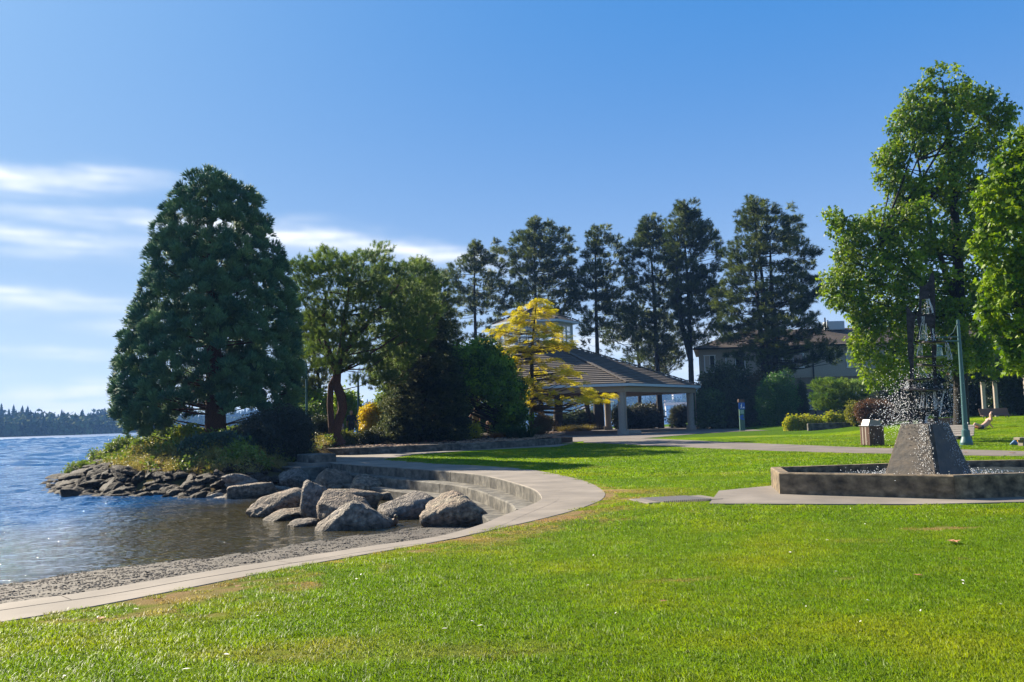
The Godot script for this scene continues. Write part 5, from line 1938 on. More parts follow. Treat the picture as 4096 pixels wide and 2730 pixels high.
	for q in [[Vector3(-23.82, 0.83, -52.00), 2.2, 1.0, "olive shrub at the outer tip of the headland"], [Vector3(-20.70, 1.12, -50.00), 2.4, 1.2, "rounded green shrub on the headland crest, left of the conifer trunk"], [Vector3(-18.26, 0.53, -47.00), 1.8, 0.8, "low bright shrub above the rocks on the headland"], [Vector3(-18.27, 1.00, -50.00), 2.0, 1.1, "pale green feathery shrub under the conifer's left skirt"]]:
		var p: Vector3 = q[0]
		p.y = point_h(p.x, p.z) - 0.05
		bush("headland_shrub", q[3], p, q[1], q[2], q[1] * 0.8, L.leaf, M["shrub"], g0, g1, 420, 1.1)
	var py := Vector3(-14.87, 0.67, -43.00)
	py.y = point_h(py.x, py.z)
	bush("broadleaf_plant", "yellow green big-leaved plant left of the conifer trunk", py, 1.4, 0.9, 1.0, L.big, M["shrub"], Color(0.22, 0.26, 0.02), Color(0.34, 0.32, 0.02), 150, 1.2, 5, 0.4, "", "plant")
	for q in [[Vector3(-12.67, -0.08, -40.00), 2.2, 0.6, "low bluish ground shrub under the conifer trunk"], [Vector3(-13.39, -0.32, -39.50), 1.8, 0.7, "dark green fern-like shrub above the shore stones"], [Vector3(-11.42, -0.05, -39.50), 1.8, 0.7, "shaded low shrub between conifer trunk and big dark bush"]]:
		var p: Vector3 = q[0]
		p.y = point_h(p.x, p.z) - 0.1
		bush("shore_shrub", q[3], p, q[1], q[2], q[1] * 0.7, L.leaf, M["shrub"], Color(0.05, 0.095, 0.07), Color(0.09, 0.14, 0.09), 420, 1.1)
	var bp := Vector3(-10.37, -0.16, -41.00)
	bp.y = -0.3
	bush("dark_bush", "big dark bush with small leaves beside the conifer trunk", bp, 4.2, 2.45, 3.0, L.small, M["shrub"], Color(0.035, 0.046, 0.042), Color(0.07, 0.078, 0.055), 2600, 1.35, 9)
	var bp2 := Vector3(-11.90, 0.03, -42.00)
	bp2.y = -0.1
	bush("dark_bush", "smaller dark bush joining the conifer trunk to the big bush", bp2, 1.6, 1.3, 1.6, L.small, M["shrub"], Color(0.035, 0.046, 0.042), Color(0.07, 0.078, 0.055), 800, 1.3, 6)

func garden_h(x: float, z: float) -> float:
	return 0.34 + 0.30 * smoothstep(-49.0, -58.0, z) + lawn_noise.get_noise_2d(x, z) * 0.06

func build_garden() -> void:
	R.seed = 901
	var base := PackedVector2Array([Vector2(-9.89, -47.58), Vector2(-8.24, -46.36), Vector2(-6.18, -47.00), Vector2(-4.12, -48.33), Vector2(-1.90, -49.03), Vector2(0.39, -51.22), Vector2(2.14, -53.52), Vector2(2.79, -56.49)])
	var line := spline(base, 61)
	var back := shifted(line, PackedVector2Array(Array(line).map(func(p): return p + Vector2(0, 10))), 0.36)
	var w := thing("garden_wall", "low grey concrete block wall in front of the planted bed", "wall")
	var i := 0
	while i < 60:
		var j := mini(i + 6, 60)
		put("block", strip(cut(line, i, j, 0.006), cut(back, i, j, 0.006), 0.36 + rf(-0.006, 0.006), -0.1, 0.02, rf(0.8, 1.1)), M["old_concrete"], w)
		i = j
	var bed := PackedVector2Array()
	for k in range(0, 61, 3):
		bed.append(back[k] + Vector2(0, 0.05))
	bed.append_array(PackedVector2Array([Vector2(3.6, -58.5), Vector2(1.6, -62.0), Vector2(-3.0, -68.0), Vector2(-9.0, -76.0), Vector2(-15.0, -74.0), Vector2(-16.0, -62.0), Vector2(-13.0, -50.0)]))
	var b := MB.new()
	var n := 60
	for q in n:
		for k in n:
			var x := lerpf(-17.0, 4.2, k / float(n - 1))
			var z := lerpf(-45.8, -77.0, q / float(n - 1))
			var tone := 0.8 + 0.5 * lawn_noise.get_noise_2d(x * 5, z * 5)
			b.col = Color(1, 1, 1) * tone
			b.vert(Vector3(x, garden_h(x, z), z), Vector3.UP)
	for q in n - 1:
		for k in n - 1:
			var id := q * n + k
			var ok := true
			for e in [id, id + 1, id + n, id + n + 1]:
				if not Geometry2D.is_point_in_polygon(Vector2(b.v[e].x, b.v[e].z), bed):
					ok = false
			if ok:
				b.t3(id, id + 1, id + n + 1)
				b.t3(id, id + n + 1, id + n)
	b.smooth_normals()
	tag(put("garden_soil", b.mesh(), M["mulch"]), "brown mulched soil of the planted bed behind the low wall", "soil", "", "structure")
	# fill under the bed's front so that no gap shows behind the wall
	tag(put("garden_base", sheet(bed, 0.30, -1.6), M["mulch"]), "earth below the planted bed", "soil", "", "structure")
	var lx := []
	var lc := []
	for k in 2600:
		var u := R.randi() % 60
		var p := line[u].lerp(line[mini(u + 1, 60)], R.randf()) + Vector2(rf(-0.3, 0.3), -0.4 - 5.0 * R.randf() * R.randf())
		lx.append(Transform3D(Basis(Vector3.UP, rf(0, TAU)) * Basis(Vector3.RIGHT, rf(-0.5, 0.5)) * Basis.from_scale(Vector3(rf(0.03, 0.09), 0.012, rf(0.015, 0.04))), Vector3(p.x, garden_h(p.x, p.y) + 0.01, p.y)))
		lc.append(Color(0.30, 0.16, 0.09).lerp(Color(0.45, 0.30, 0.2), R.randf()) * rf(0.5, 1.1))
	var chip := MB.new()
	chip.box(Transform3D(), Vector3(2, 2, 2))
	tag(many("bark_chips", chip.mesh(), M["plain"], lx, lc), "reddish bark chips on the planted bed", "bark chips", "", "stuff")
	# plants of the bed
	var spots := [
		["leafy_shrub", "bright backlit leafy shrub seen under the twisted pine, left of its trunk", Vector3(-13.67, 1.29, -64.00), 3.6, 3.6, 2.0, "leaf", Color(0.20, 0.33, 0.03), Color(0.33, 0.40, 0.04), 900, 1.6],
		["leafy_shrub", "bright backlit leafy shrub right of the twisted pine's trunk", Vector3(-11.71, 1.21, -66.00), 2.6, 3.4, 2.0, "leaf", Color(0.20, 0.33, 0.03), Color(0.33, 0.40, 0.04), 700, 1.6],
		["leafy_shrub", "pale leafy shrub behind the yellow bush", Vector3(-9.32, 1.90, -70.00), 3.4, 3.6, 2.0, "leaf", Color(0.15, 0.24, 0.05), Color(0.25, 0.30, 0.06), 700, 1.6],
		["yellow_bush", "golden yellow leafy bush right of the man in black", Vector3(-8.74, 1.22, -57.00), 1.75, 2.2, 1.4, "leaf", Color(0.75, 0.50, 0.02), Color(0.62, 0.50, 0.03), 620, 1.0],
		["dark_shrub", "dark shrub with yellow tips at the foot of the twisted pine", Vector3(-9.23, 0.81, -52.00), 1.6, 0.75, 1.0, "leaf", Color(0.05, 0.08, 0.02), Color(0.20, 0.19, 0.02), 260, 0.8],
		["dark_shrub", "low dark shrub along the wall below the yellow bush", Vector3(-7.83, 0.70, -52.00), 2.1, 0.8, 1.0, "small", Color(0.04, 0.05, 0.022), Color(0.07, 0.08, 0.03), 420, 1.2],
		["grey_shrub", "grey green shrub below the feathery grass", Vector3(-6.22, 0.84, -52.00), 2.2, 1.1, 1.2, "small", Color(0.06, 0.085, 0.04), Color(0.09, 0.12, 0.05), 620, 1.1],
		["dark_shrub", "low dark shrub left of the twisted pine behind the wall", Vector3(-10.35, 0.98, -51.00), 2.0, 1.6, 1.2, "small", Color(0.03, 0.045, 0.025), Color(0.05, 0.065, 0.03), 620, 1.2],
		["yellow_shrub", "small yellow green shrub in front of the standing visitors", Vector3(-2.42, 0.69, -54.00), 1.25, 0.95, 0.9, "leaf", Color(0.42, 0.44, 0.02), Color(0.60, 0.52, 0.03), 230, 0.8],
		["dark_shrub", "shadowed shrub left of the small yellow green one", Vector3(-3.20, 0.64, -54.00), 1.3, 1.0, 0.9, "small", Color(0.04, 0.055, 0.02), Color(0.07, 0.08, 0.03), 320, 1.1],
		["reddish_shrub", "reddish brown shrub at the right end of the bed", Vector3(1.66, 0.46, -56.00), 1.5, 1.2, 1.2, "small", Color(0.13, 0.085, 0.04), Color(0.18, 0.11, 0.05), 480, 1.1],
		["green_shrub", "glossy green shrub under the broad dark tree's right side", Vector3(-0.58, 0.99, -56.00), 2.0, 1.6, 1.3, "leaf", Color(0.07, 0.16, 0.02), Color(0.17, 0.30, 0.03), 520, 1.0],
	]
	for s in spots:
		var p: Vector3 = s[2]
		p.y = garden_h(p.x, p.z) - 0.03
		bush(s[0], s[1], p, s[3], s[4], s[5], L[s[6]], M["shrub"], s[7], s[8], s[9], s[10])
	for s in [["thicket_shrub", "dark green shrub behind the visitors under the broad dark tree", Vector3(-1.97, 0.90, -68.00), 6.4, 2.6, 2.0, 1100], ["thicket_shrub", "green shrub behind the narrow dark spruce, between pines", Vector3(-5.44, 1.00, -68.00), 4.6, 3.4, 2.0, 800], ["thicket_shrub", "leafy shrub under the twisted pine, behind the lamp post", Vector3(-13.70, 1.33, -60.00), 3.4, 2.4, 2.0, 700]]:
		var p: Vector3 = s[2]
		p.y = 0.4
		bush(s[0], s[1], p, s[3], s[4], s[5], L.leaf, M["shrub"], Color(0.05, 0.10, 0.025), Color(0.16, 0.25, 0.04), s[6], 1.5, 8)
	for s in [
		["feather_grass", "tall grey green feathery grass right of the yellow bush", Vector3(-6.45, 1.06, -54.00), 1.5, 0.9, "thin", Color(0.10, 0.14, 0.06), Color(0.16, 0.20, 0.09), 26, 2.1],
		["tall_grass", "tall dark green grass clump at the right of the bed", Vector3(0.29, 0.43, -53.50), 1.4, 0.8, "strap", Color(0.03, 0.09, 0.03), Color(0.06, 0.13, 0.035), 24, 1.6],
		["orange_grass", "dry orange grass clump behind the wall", Vector3(-1.00, 0.60, -54.00), 1.0, 0.6, "thin", Color(0.42, 0.19, 0.06), Color(0.50, 0.26, 0.09), 22, 0.85],
		["orange_grass", "small red orange grass tuft beside the dry orange clump", Vector3(-1.78, 0.55, -54.00), 0.7, 0.5, "thin", Color(0.48, 0.16, 0.05), Color(0.45, 0.24, 0.09), 12, 0.6],
		["pale_grass", "pale spiky plant left of the shadowed shrub", Vector3(-3.71, 1.07, -57.00), 0.9, 0.7, "strap", Color(0.16, 0.20, 0.08), Color(0.22, 0.24, 0.10), 12, 1.6],
		["pale_grass", "whitish bladed grass below the yellow bush", Vector3(-7.70, 1.10, -54.00), 0.8, 0.5, "strap", Color(0.30, 0.30, 0.18), Color(0.36, 0.33, 0.2), 9, 1.2]]:
		var p: Vector3 = s[2]
		p.y = garden_h(p.x, p.z) - 0.02
		tufts(s[0], s[1], p, s[3], s[4], L[s[5]], s[6], s[7], s[8], s[9])
	# beyond and beside the pavilion
	for s in [
		["dark_shrub", "dark shrub behind the pavilion floor, under the golden tree", Vector3(5.13, 0.30, -103.00), 4.0, 1.9, 3.0, "leaf", Color(0.05, 0.08, 0.04), Color(0.09, 0.12, 0.05), 700, 2.0],
		["dark_shrub", "shrub behind the pavilion beside the black tree stems", Vector3(7.91, 0.19, -105.00), 4.0, 2.3, 3.0, "leaf", Color(0.07, 0.09, 0.05), Color(0.11, 0.13, 0.07), 700, 2.0],
		["rhododendron", "large dull green flowering shrub behind the pavilion's right half", Vector3(14.10, -0.21, -103.00), 6.0, 2.7, 3.0, "leaf", Color(0.05, 0.055, 0.045), Color(0.085, 0.085, 0.065), 1500, 2.0],
		["dark_shrub", "small dark shrub right of the near pavilion column", Vector3(11.79, -0.12, -102.00), 2.2, 2.6, 2.0, "small", Color(0.03, 0.04, 0.025), Color(0.05, 0.06, 0.03), 700, 2.2],
		["young_pine", "young pine beside the right pavilion column", Vector3(17.73, -0.04, -100.00), 2.0, 2.2, 1.6, "needle", Color(0.05, 0.06, 0.04), Color(0.10, 0.10, 0.05), 420, 2.2],
		["big_dark_bush", "tall dark leafy bush right of the pavilion", Vector3(20.24, -0.13, -90.00), 6.4, 6.6, 4.0, "leaf", Color(0.028, 0.045, 0.022), Color(0.11, 0.14, 0.045), 1500, 2.1],
		["big_dark_bush", "green leafy bush at the foot of the tall dark bush", Vector3(18.65, -0.06, -88.00), 4.6, 3.6, 3.0, "leaf", Color(0.04, 0.085, 0.035), Color(0.12, 0.20, 0.05), 800, 1.9],
		["dark_shrub", "dim shrub behind the signpost", Vector3(21.70, -0.23, -88.00), 5.0, 3.6, 3.0, "small", Color(0.03, 0.045, 0.022), Color(0.08, 0.10, 0.04), 900, 2.0],
		["reddish_shrub", "reddish tipped shrub above the signpost's right side", Vector3(23.66, -0.11, -90.00), 3.6, 5.0, 3.0, "leaf", Color(0.10, 0.09, 0.03), Color(0.17, 0.10, 0.035), 800, 1.6],
		["bamboo", "soft green bamboo clump under the tall pines", Vector3(23.71, -0.16, -84.00), 4.0, 4.7, 3.0, "small", Color(0.04, 0.12, 0.025), Color(0.11, 0.25, 0.04), 1500, 2.1],
		["cypress", "slim dark cypress before the apartment wall", Vector3(25.90, -0.10, -84.00), 1.3, 3.6, 1.2, "small", Color(0.04, 0.06, 0.03), Color(0.07, 0.085, 0.035), 700, 1.4],
		["purple_shrub", "rounded dark shrub with a red brown sunlit top, behind the bin", Vector3(24.67, 0.01, -64.00), 3.2, 1.75, 2.4, "small", Color(0.05, 0.035, 0.022), Color(0.22, 0.09, 0.04), 1300, 1.3],
		["yellow_shrub", "yellow green upright shrub left of the red brown one", Vector3(24.23, 0.15, -66.00), 2.2, 1.7, 1.4, "leaf", Color(0.16, 0.18, 0.02), Color(0.30, 0.28, 0.02), 420, 1.1],
		["hedge_shrub", "dark shrub behind the fountain under the maple", Vector3(27.73, -0.11, -66.00), 4.6, 3.4, 2.4, "leaf", Color(0.025, 0.035, 0.02), Color(0.05, 0.065, 0.03), 1300, 1.5],
		["hedge_shrub", "dark shrub right of the maple trunk", Vector3(32.62, -0.10, -66.00), 4.6, 4.4, 2.4, "leaf", Color(0.03, 0.045, 0.02), Color(0.06, 0.08, 0.03), 1300, 1.6],
		["hedge_shrub", "dark green hedge at the right edge of the park", Vector3(34.44, -0.13, -64.00), 4.6, 3.6, 2.4, "leaf", Color(0.025, 0.05, 0.022), Color(0.05, 0.085, 0.03), 1500, 1.6],
		["hedge_shrub", "dark shrub between fountain and maple trunk", Vector3(30.93, -0.23, -68.00), 4.0, 3.8, 2.4, "leaf", Color(0.025, 0.035, 0.02), Color(0.05, 0.065, 0.03), 1300, 1.6],
	]:
		var p: Vector3 = s[2]
		p.y = lawn_rise(p.x, p.z) - 0.05
		bush(s[0], s[1], p, s[3], s[4], s[5], L[s[6]], M["shrub"], s[7], s[8], s[9], s[10], 8)
	for s in [[Vector3(5.79, 0.33, -98.00), 2.6, "golden brown ornamental grass left of the black stems"], [Vector3(7.00, 0.29, -99.00), 2.4, "second golden ornamental grass, nearer the black stems"]]:
		var p: Vector3 = s[0]
		p.y = 0.0
		tufts("ornamental_grass", s[2], p, s[1], 1.6, L.thin, Color(0.22, 0.18, 0.03), Color(0.30, 0.24, 0.05), 30, 1.8)
	# the flower bed with its low wall
	var fp := Vector3(22.55, 0.15, -70.00)
	var bedw := thing("planter_wall", "low grey concrete wall of the flower bed", "wall", Vector3(23.66, 0.00, -67.00))
	var m := MB.new()
	m.box(Transform3D(Basis(), Vector3(0, 0.28, 0)), Vector3(5.5, 0.6, 0.3), 0.02)
	put("wall_block", m.mesh(), M["old_concrete"], bedw)
	m = MB.new()
	m.box(Transform3D(Basis(), Vector3(4.6, 0.26, 0)), Vector3(3.6, 0.56, 0.28), 0.02)
	put("wall_block", m.mesh(), M["old_concrete"], bedw)
	fp.y = 0
	for k in 5:
		var q := fp + Vector3(-1.9 + k * 0.95, 0, rf(-0.3, 0.3))
		bush("flower_bed_plant", ["leftmost yellow green big-leaved plant of the flower bed", "second yellow green big-leaved plant from the left in the flower bed", "middle yellow green big-leaved plant of the flower bed", "fourth yellow green big-leaved plant of the flower bed", "rightmost yellow green big-leaved plant of the flower bed"][k], q, 1.5, rf(1.0, 1.25), 1.3, L.big, M["shrub"], Color(0.26, 0.36, 0.02), Color(0.52, 0.45, 0.025), 190, 1.0, 5, 0.5, "plants of the flower bed", "plant")

func build_trees() -> void:
	R.seed = 1201
	var conifer_base := Vector3(-14.30, 0.00, -45.00)
	conifer_base.y = 0.25
	tree({"name": "giant_sequoia", "label": "huge dense blue green conifer with conical crown on the headland", "at": conifer_base, "bark": "red_bark",
		"outline": PackedVector2Array([Vector2(-0.43, 13.99), Vector2(0.42, 13.44), Vector2(1.06, 13.14), Vector2(1.76, 12.62), Vector2(2.28, 11.59), Vector2(2.68, 10.43), Vector2(3.16, 9.41), Vector2(3.47, 8.33), Vector2(3.75, 7.26), Vector2(3.86, 5.88), Vector2(3.93, 4.40), Vector2(3.87, 2.93), Vector2(3.66, 2.10), Vector2(2.98, 1.87), Vector2(2.15, 2.14), Vector2(1.42, 2.06), Vector2(0.79, 2.50), Vector2(-0.05, 2.67), Vector2(-0.89, 2.44), Vector2(-2.04, 1.60), Vector2(-3.29, 1.18), Vector2(-4.23, 1.21), Vector2(-4.59, 2.03), Vector2(-4.72, 3.18), Vector2(-4.52, 4.44), Vector2(-4.19, 5.90), Vector2(-3.60, 7.37), Vector2(-3.18, 8.64), Vector2(-2.95, 10.13), Vector2(-2.55, 11.30), Vector2(-2.12, 12.37), Vector2(-1.53, 13.22), Vector2(-0.93, 13.64)]),
		"clumps": 850, "gap": 0.44, "zk": 0.85, "shell": 0.42, "holes": 0.24, "hole_size": 1.1, "rx": 0.30, "ry": 0.32, "per": 10, "size": 0.84, "up": 0.75, "out": 0.55, "ball": 0.6, "mesh": L.cord, "mat": M["cord"],
		"c0": Color(0.072, 0.165, 0.098), "c1": Color(0.19, 0.32, 0.125), "limbs": 0.18, "rise": 0.25,
		"trunk": PackedVector3Array([Vector3(0.03, -0.12, 0), Vector3(-0.01, 0.54, 0), Vector3(-0.05, 1.27, 0), Vector3(-0.07, 3.05, 0), Vector3(-0.14, 5.57, 0), Vector3(-0.22, 8.55, 0), Vector3(-0.31, 11.56, 0), Vector3(-0.41, 13.73, 0)]), "tr": PackedFloat32Array([0.72, 0.58, 0.50, 0.44, 0.34, 0.24, 0.14, 0.05])})
	for q in [[PackedVector3Array([Vector3(-0.43, 0.35, 0), Vector3(-0.45, 0.97, 0), Vector3(-0.49, 1.64, 0)]), "slim dark stem just left of the big conifer's trunk"]]:
		var sb := MB.new()
		sb.tube(q[0], PackedFloat32Array([0.09, 0.08, 0.06]), 7)
		var th := put("sapling", sb.mesh(), M["dark_bark"])
		th.position = conifer_base
		tag(th, q[1], "tree")
	var pb := Vector3(-9.42, 0.35, -50.00)
	var twist := PackedVector3Array([Vector3(0.12, 0.07, 0), Vector3(-0.15, 0.67, 0), Vector3(0.05, 1.36, 0), Vector3(0.27, 2.00, 0), Vector3(0.20, 2.65, 0), Vector3(-0.06, 3.36, 0), Vector3(0.02, 4.10, 0), Vector3(0.29, 5.50, 0), Vector3(0.45, 6.91, 0), Vector3(0.71, 8.43, 0), Vector3(0.97, 9.73, 0)])
	tree({"name": "twisted_pine", "label": "broad spreading pine with twisted reddish trunk behind the garden wall", "at": pb, "bark": "red_bark",
		"outline": PackedVector2Array([Vector2(-2.42, 9.79), Vector2(-1.90, 10.10), Vector2(-1.15, 9.75), Vector2(-0.95, 10.69), Vector2(-0.43, 10.61), Vector2(0.12, 9.88), Vector2(0.69, 10.41), Vector2(1.28, 10.01), Vector2(1.92, 10.18), Vector2(2.54, 10.69), Vector2(2.57, 9.92), Vector2(3.15, 9.55), Vector2(3.87, 9.84), Vector2(4.57, 9.98), Vector2(4.63, 9.43), Vector2(5.14, 9.13), Vector2(5.62, 9.16), Vector2(5.64, 8.29), Vector2(5.33, 6.88), Vector2(4.83, 5.60), Vector2(3.99, 4.57), Vector2(3.16, 3.59), Vector2(2.33, 2.92), Vector2(1.33, 3.13), Vector2(0.59, 3.81), Vector2(-0.33, 4.07), Vector2(-1.22, 4.33), Vector2(-1.77, 4.81), Vector2(-1.76, 5.80), Vector2(-1.52, 6.73), Vector2(-1.93, 7.69), Vector2(-1.73, 8.58), Vector2(-2.26, 9.12)]),
		"clumps": 185, "gap": 0.76, "zk": 0.75, "shell": 0.6, "rx": 0.66, "ry": 0.30, "per": 44, "size": 1.05, "up": 0.9, "out": 0.4, "mesh": L.needle, "mat": M["needle"],
		"holes": 0.22, "hole_size": 1.0, "c0": Color(0.09, 0.175, 0.045), "c1": Color(0.24, 0.34, 0.055), "limbs": 0.2, "rise": 0.25,
		"stems": [[PackedVector3Array([Vector3(-0.30, 0.08, 0), Vector3(-0.33, 0.98, 0), Vector3(-0.41, 2.25, 0), Vector3(-0.34, 3.30, 0), Vector3(-0.06, 3.83, 0)]), PackedFloat32Array([0.22, 0.18, 0.17, 0.16, 0.14])], [PackedVector3Array([Vector3(0.02, 4.10, 0), Vector3(-0.50, 5.29, 0), Vector3(-0.72, 6.71, 0), Vector3(-0.56, 8.12, 0)]), PackedFloat32Array([0.18, 0.14, 0.10, 0.05])], [PackedVector3Array([Vector3(0.14, 4.80, 0), Vector3(1.33, 6.17, 0), Vector3(2.53, 7.55, 0), Vector3(3.49, 8.71, 0)]), PackedFloat32Array([0.18, 0.14, 0.10, 0.05])]],
		"trunk": twist, "tr": PackedFloat32Array([0.36, 0.28, 0.25, 0.25, 0.26, 0.26, 0.22, 0.17, 0.13, 0.09, 0.04])})
	tree({"name": "dark_spruce", "label": "narrow very dark spruce standing right of the twisted pine", "at": Vector3(-5.05, 0.40, -53.00), "bark": "dark_bark",
		"outline": PackedVector2Array([Vector2(0.14, 9.19), Vector2(0.53, 8.05), Vector2(0.95, 6.78), Vector2(1.31, 5.28), Vector2(1.62, 3.54), Vector2(1.87, 1.81), Vector2(2.03, 0.21), Vector2(-2.15, 0.33), Vector2(-1.97, 1.67), Vector2(-1.65, 3.14), Vector2(-1.28, 4.61), Vector2(-0.80, 6.09), Vector2(-0.27, 7.82)]),
		"clumps": 300, "gap": 0.42, "zk": 1.0, "shell": 0.35, "rx": 0.46, "ry": 0.10, "per": 22, "size": 1.6, "up": 0.0, "out": 1.2, "tilt": 0.35, "mesh": L.spruce, "mat": M["needle"],
		"c0": Color(0.045, 0.075, 0.038), "c1": Color(0.17, 0.19, 0.075), "limbs": 0.5, "rise": -0.1,
		"trunk": PackedVector3Array([Vector3(0, -0.3, 0), Vector3(0, 4, 0), Vector3(0, 8.7, 0)]), "tr": PackedFloat32Array([0.22, 0.14, 0.03])})
	tree({"name": "pine", "label": "bushy green pine merging behind the twisted pine's right side", "at": Vector3(-6.07, 0.40, -58.00), "bark": "bark",
		"outline": PackedVector2Array([Vector2(-1.21, 10.14), Vector2(-0.65, 10.81), Vector2(0.03, 10.65), Vector2(0.72, 11.18), Vector2(1.16, 10.34), Vector2(1.71, 10.46), Vector2(1.96, 9.22), Vector2(2.28, 7.84), Vector2(2.50, 5.92), Vector2(2.06, 4.31), Vector2(1.22, 3.25), Vector2(-0.13, 3.02), Vector2(-1.49, 2.93), Vector2(-2.42, 3.36), Vector2(-2.26, 4.98), Vector2(-1.83, 6.32), Vector2(-1.65, 8.50)]),
		"clumps": 190, "gap": 0.66, "zk": 0.8, "shell": 0.5, "rx": 0.62, "ry": 0.34, "per": 38, "size": 1.15, "up": 0.9, "out": 0.4, "mesh": L.needle, "mat": M["needle"], "holes": 0.3,
		"c0": Color(0.050, 0.095, 0.035), "c1": Color(0.13, 0.185, 0.045), "limbs": 0.3, "rise": 0.4,
		"trunk": PackedVector3Array([Vector3(-0.46, 0.21, 0), Vector3(-0.27, 3.02, 0), Vector3(0.08, 6.81, 0), Vector3(0.42, 10.09, 0)]), "tr": PackedFloat32Array([0.2, 0.17, 0.11, 0.03])})
	tree({"name": "pine", "label": "smaller light green pine left of the twisted pine's trunk, farther back", "at": Vector3(-13.64, 0.40, -64.00), "bark": "bark",
		"outline": PackedVector2Array([Vector2(-0.90, 8.53), Vector2(0.01, 9.05), Vector2(0.90, 8.48), Vector2(1.12, 6.67), Vector2(1.30, 4.86), Vector2(0.84, 3.68), Vector2(-0.65, 3.28), Vector2(-1.48, 4.05), Vector2(-1.34, 6.44)]),
		"clumps": 95, "gap": 0.62, "zk": 0.9, "shell": 0.5, "rx": 0.55, "ry": 0.26, "per": 30, "size": 1.1, "up": 0.9, "out": 0.4, "mesh": L.needle, "mat": M["needle"], "holes": 0.22,
		"c0": Color(0.09, 0.14, 0.04), "c1": Color(0.22, 0.25, 0.05), "limbs": 0.8, "rise": 0.5,
		"trunk": PackedVector3Array([Vector3(0.35, 0.43, 0), Vector3(-0.02, 1.92, 0), Vector3(0.39, 3.70, 0), Vector3(-0.02, 6.40, 0), Vector3(0.06, 8.50, 0)]), "tr": PackedFloat32Array([0.17, 0.15, 0.12, 0.08, 0.03])})
	var bt := Vector3(-1.04, 0.40, -56.00)
	tree({"name": "broadleaf_tree", "label": "low broad dark green tree with leaning stems left of the golden tree", "at": bt, "bark": "dark_bark",
		"outline": PackedVector2Array([Vector2(-3.08, 4.86), Vector2(-2.41, 5.50), Vector2(-1.98, 5.09), Vector2(-1.35, 5.94), Vector2(-0.77, 5.29), Vector2(-0.13, 5.69), Vector2(0.32, 4.84), Vector2(1.04, 4.48), Vector2(1.07, 3.69), Vector2(1.67, 3.02), Vector2(1.54, 2.11), Vector2(1.93, 1.19), Vector2(1.62, 0.30), Vector2(0.59, 0.59), Vector2(0.24, 2.02), Vector2(-1.04, 2.76), Vector2(-2.09, 2.74), Vector2(-2.76, 1.98), Vector2(-3.42, 1.35), Vector2(-3.52, 2.92), Vector2(-3.05, 3.81)]),
		"clumps": 230, "gap": 0.42, "zk": 0.9, "shell": 0.45, "holes": 0.20, "hole_size": 0.9, "rx": 0.42, "ry": 0.30, "per": 9, "size": 1.7, "up": 0.3, "out": 0.5, "mesh": L.leaf, "mat": M["broadleaf"],
		"c0": Color(0.055, 0.13, 0.018), "c1": Color(0.24, 0.38, 0.036), "limbs": 0.6, "rise": 0.5,
		"stems": [[PackedVector3Array([Vector3(0.19, 0.21, 0), Vector3(-0.31, 1.05, 0), Vector3(-1.20, 1.81, 0), Vector3(-1.82, 2.86, 0)]), PackedFloat32Array([0.16, 0.14, 0.10, 0.05])], [PackedVector3Array([Vector3(0.32, 0.21, 0), Vector3(0.48, 1.50, 0), Vector3(0.77, 2.53, 0)]), PackedFloat32Array([0.12, 0.10, 0.05])]],
		"trunk": PackedVector3Array([Vector3(0.24, 0.13, 0), Vector3(-0.04, 1.25, 0), Vector3(-0.53, 2.57, 0), Vector3(-0.88, 4.14, 0), Vector3(-1.03, 5.19, 0)]), "tr": PackedFloat32Array([0.17, 0.15, 0.12, 0.08, 0.03])})
	tree({"name": "golden_tree", "label": "golden yellow feathery conifer in front of the pavilion", "at": Vector3(1.13, 0.40, -58.00), "bark": "bark",
		"outline": PackedVector2Array([Vector2(0.61, 8.99), Vector2(0.99, 8.35), Vector2(1.69, 7.86), Vector2(1.12, 7.25), Vector2(1.81, 6.76), Vector2(2.65, 5.92), Vector2(2.52, 5.38), Vector2(1.51, 5.06), Vector2(2.90, 3.85), Vector2(3.69, 3.18), Vector2(3.19, 2.92), Vector2(5.07, 2.52), Vector2(4.83, 2.01), Vector2(2.89, 1.96), Vector2(0.25, 1.88), Vector2(-0.50, 2.17), Vector2(-0.99, 2.83), Vector2(-2.47, 3.20), Vector2(-3.10, 3.70), Vector2(-1.76, 4.21), Vector2(-2.10, 4.76), Vector2(-3.22, 5.28), Vector2(-3.04, 6.09), Vector2(-1.44, 6.21), Vector2(-2.75, 6.76), Vector2(-1.14, 7.12), Vector2(-1.63, 8.07), Vector2(-0.65, 7.87), Vector2(0.04, 8.24)]),
		"clumps": 205, "gap": 0.36, "holes": 0.26, "hole_size": 0.9, "zk": 0.8, "shell": 0.7, "rx": 0.44, "ry": 0.15, "per": 12, "size": 0.9, "up": 0.15, "out": 1.6, "tilt": 0.0, "ball": 0.5, "face_up": true, "mesh": L.gold, "mat": M["gold"],
		"c0": Color(0.46, 0.43, 0.012), "c1": Color(0.80, 0.66, 0.02), "limbs": 1.0, "rise": 0.12,
		"trunk": PackedVector3Array([Vector3(-0.09, -0.10, 0), Vector3(-0.04, 1.46, 0), Vector3(0.02, 3.34, 0), Vector3(0.07, 4.96, 0), Vector3(0.23, 6.59, 0), Vector3(0.41, 7.95, 0), Vector3(0.64, 9.10, 0)]), "tr": PackedFloat32Array([0.20, 0.165, 0.135, 0.11, 0.075, 0.04, 0.01])})
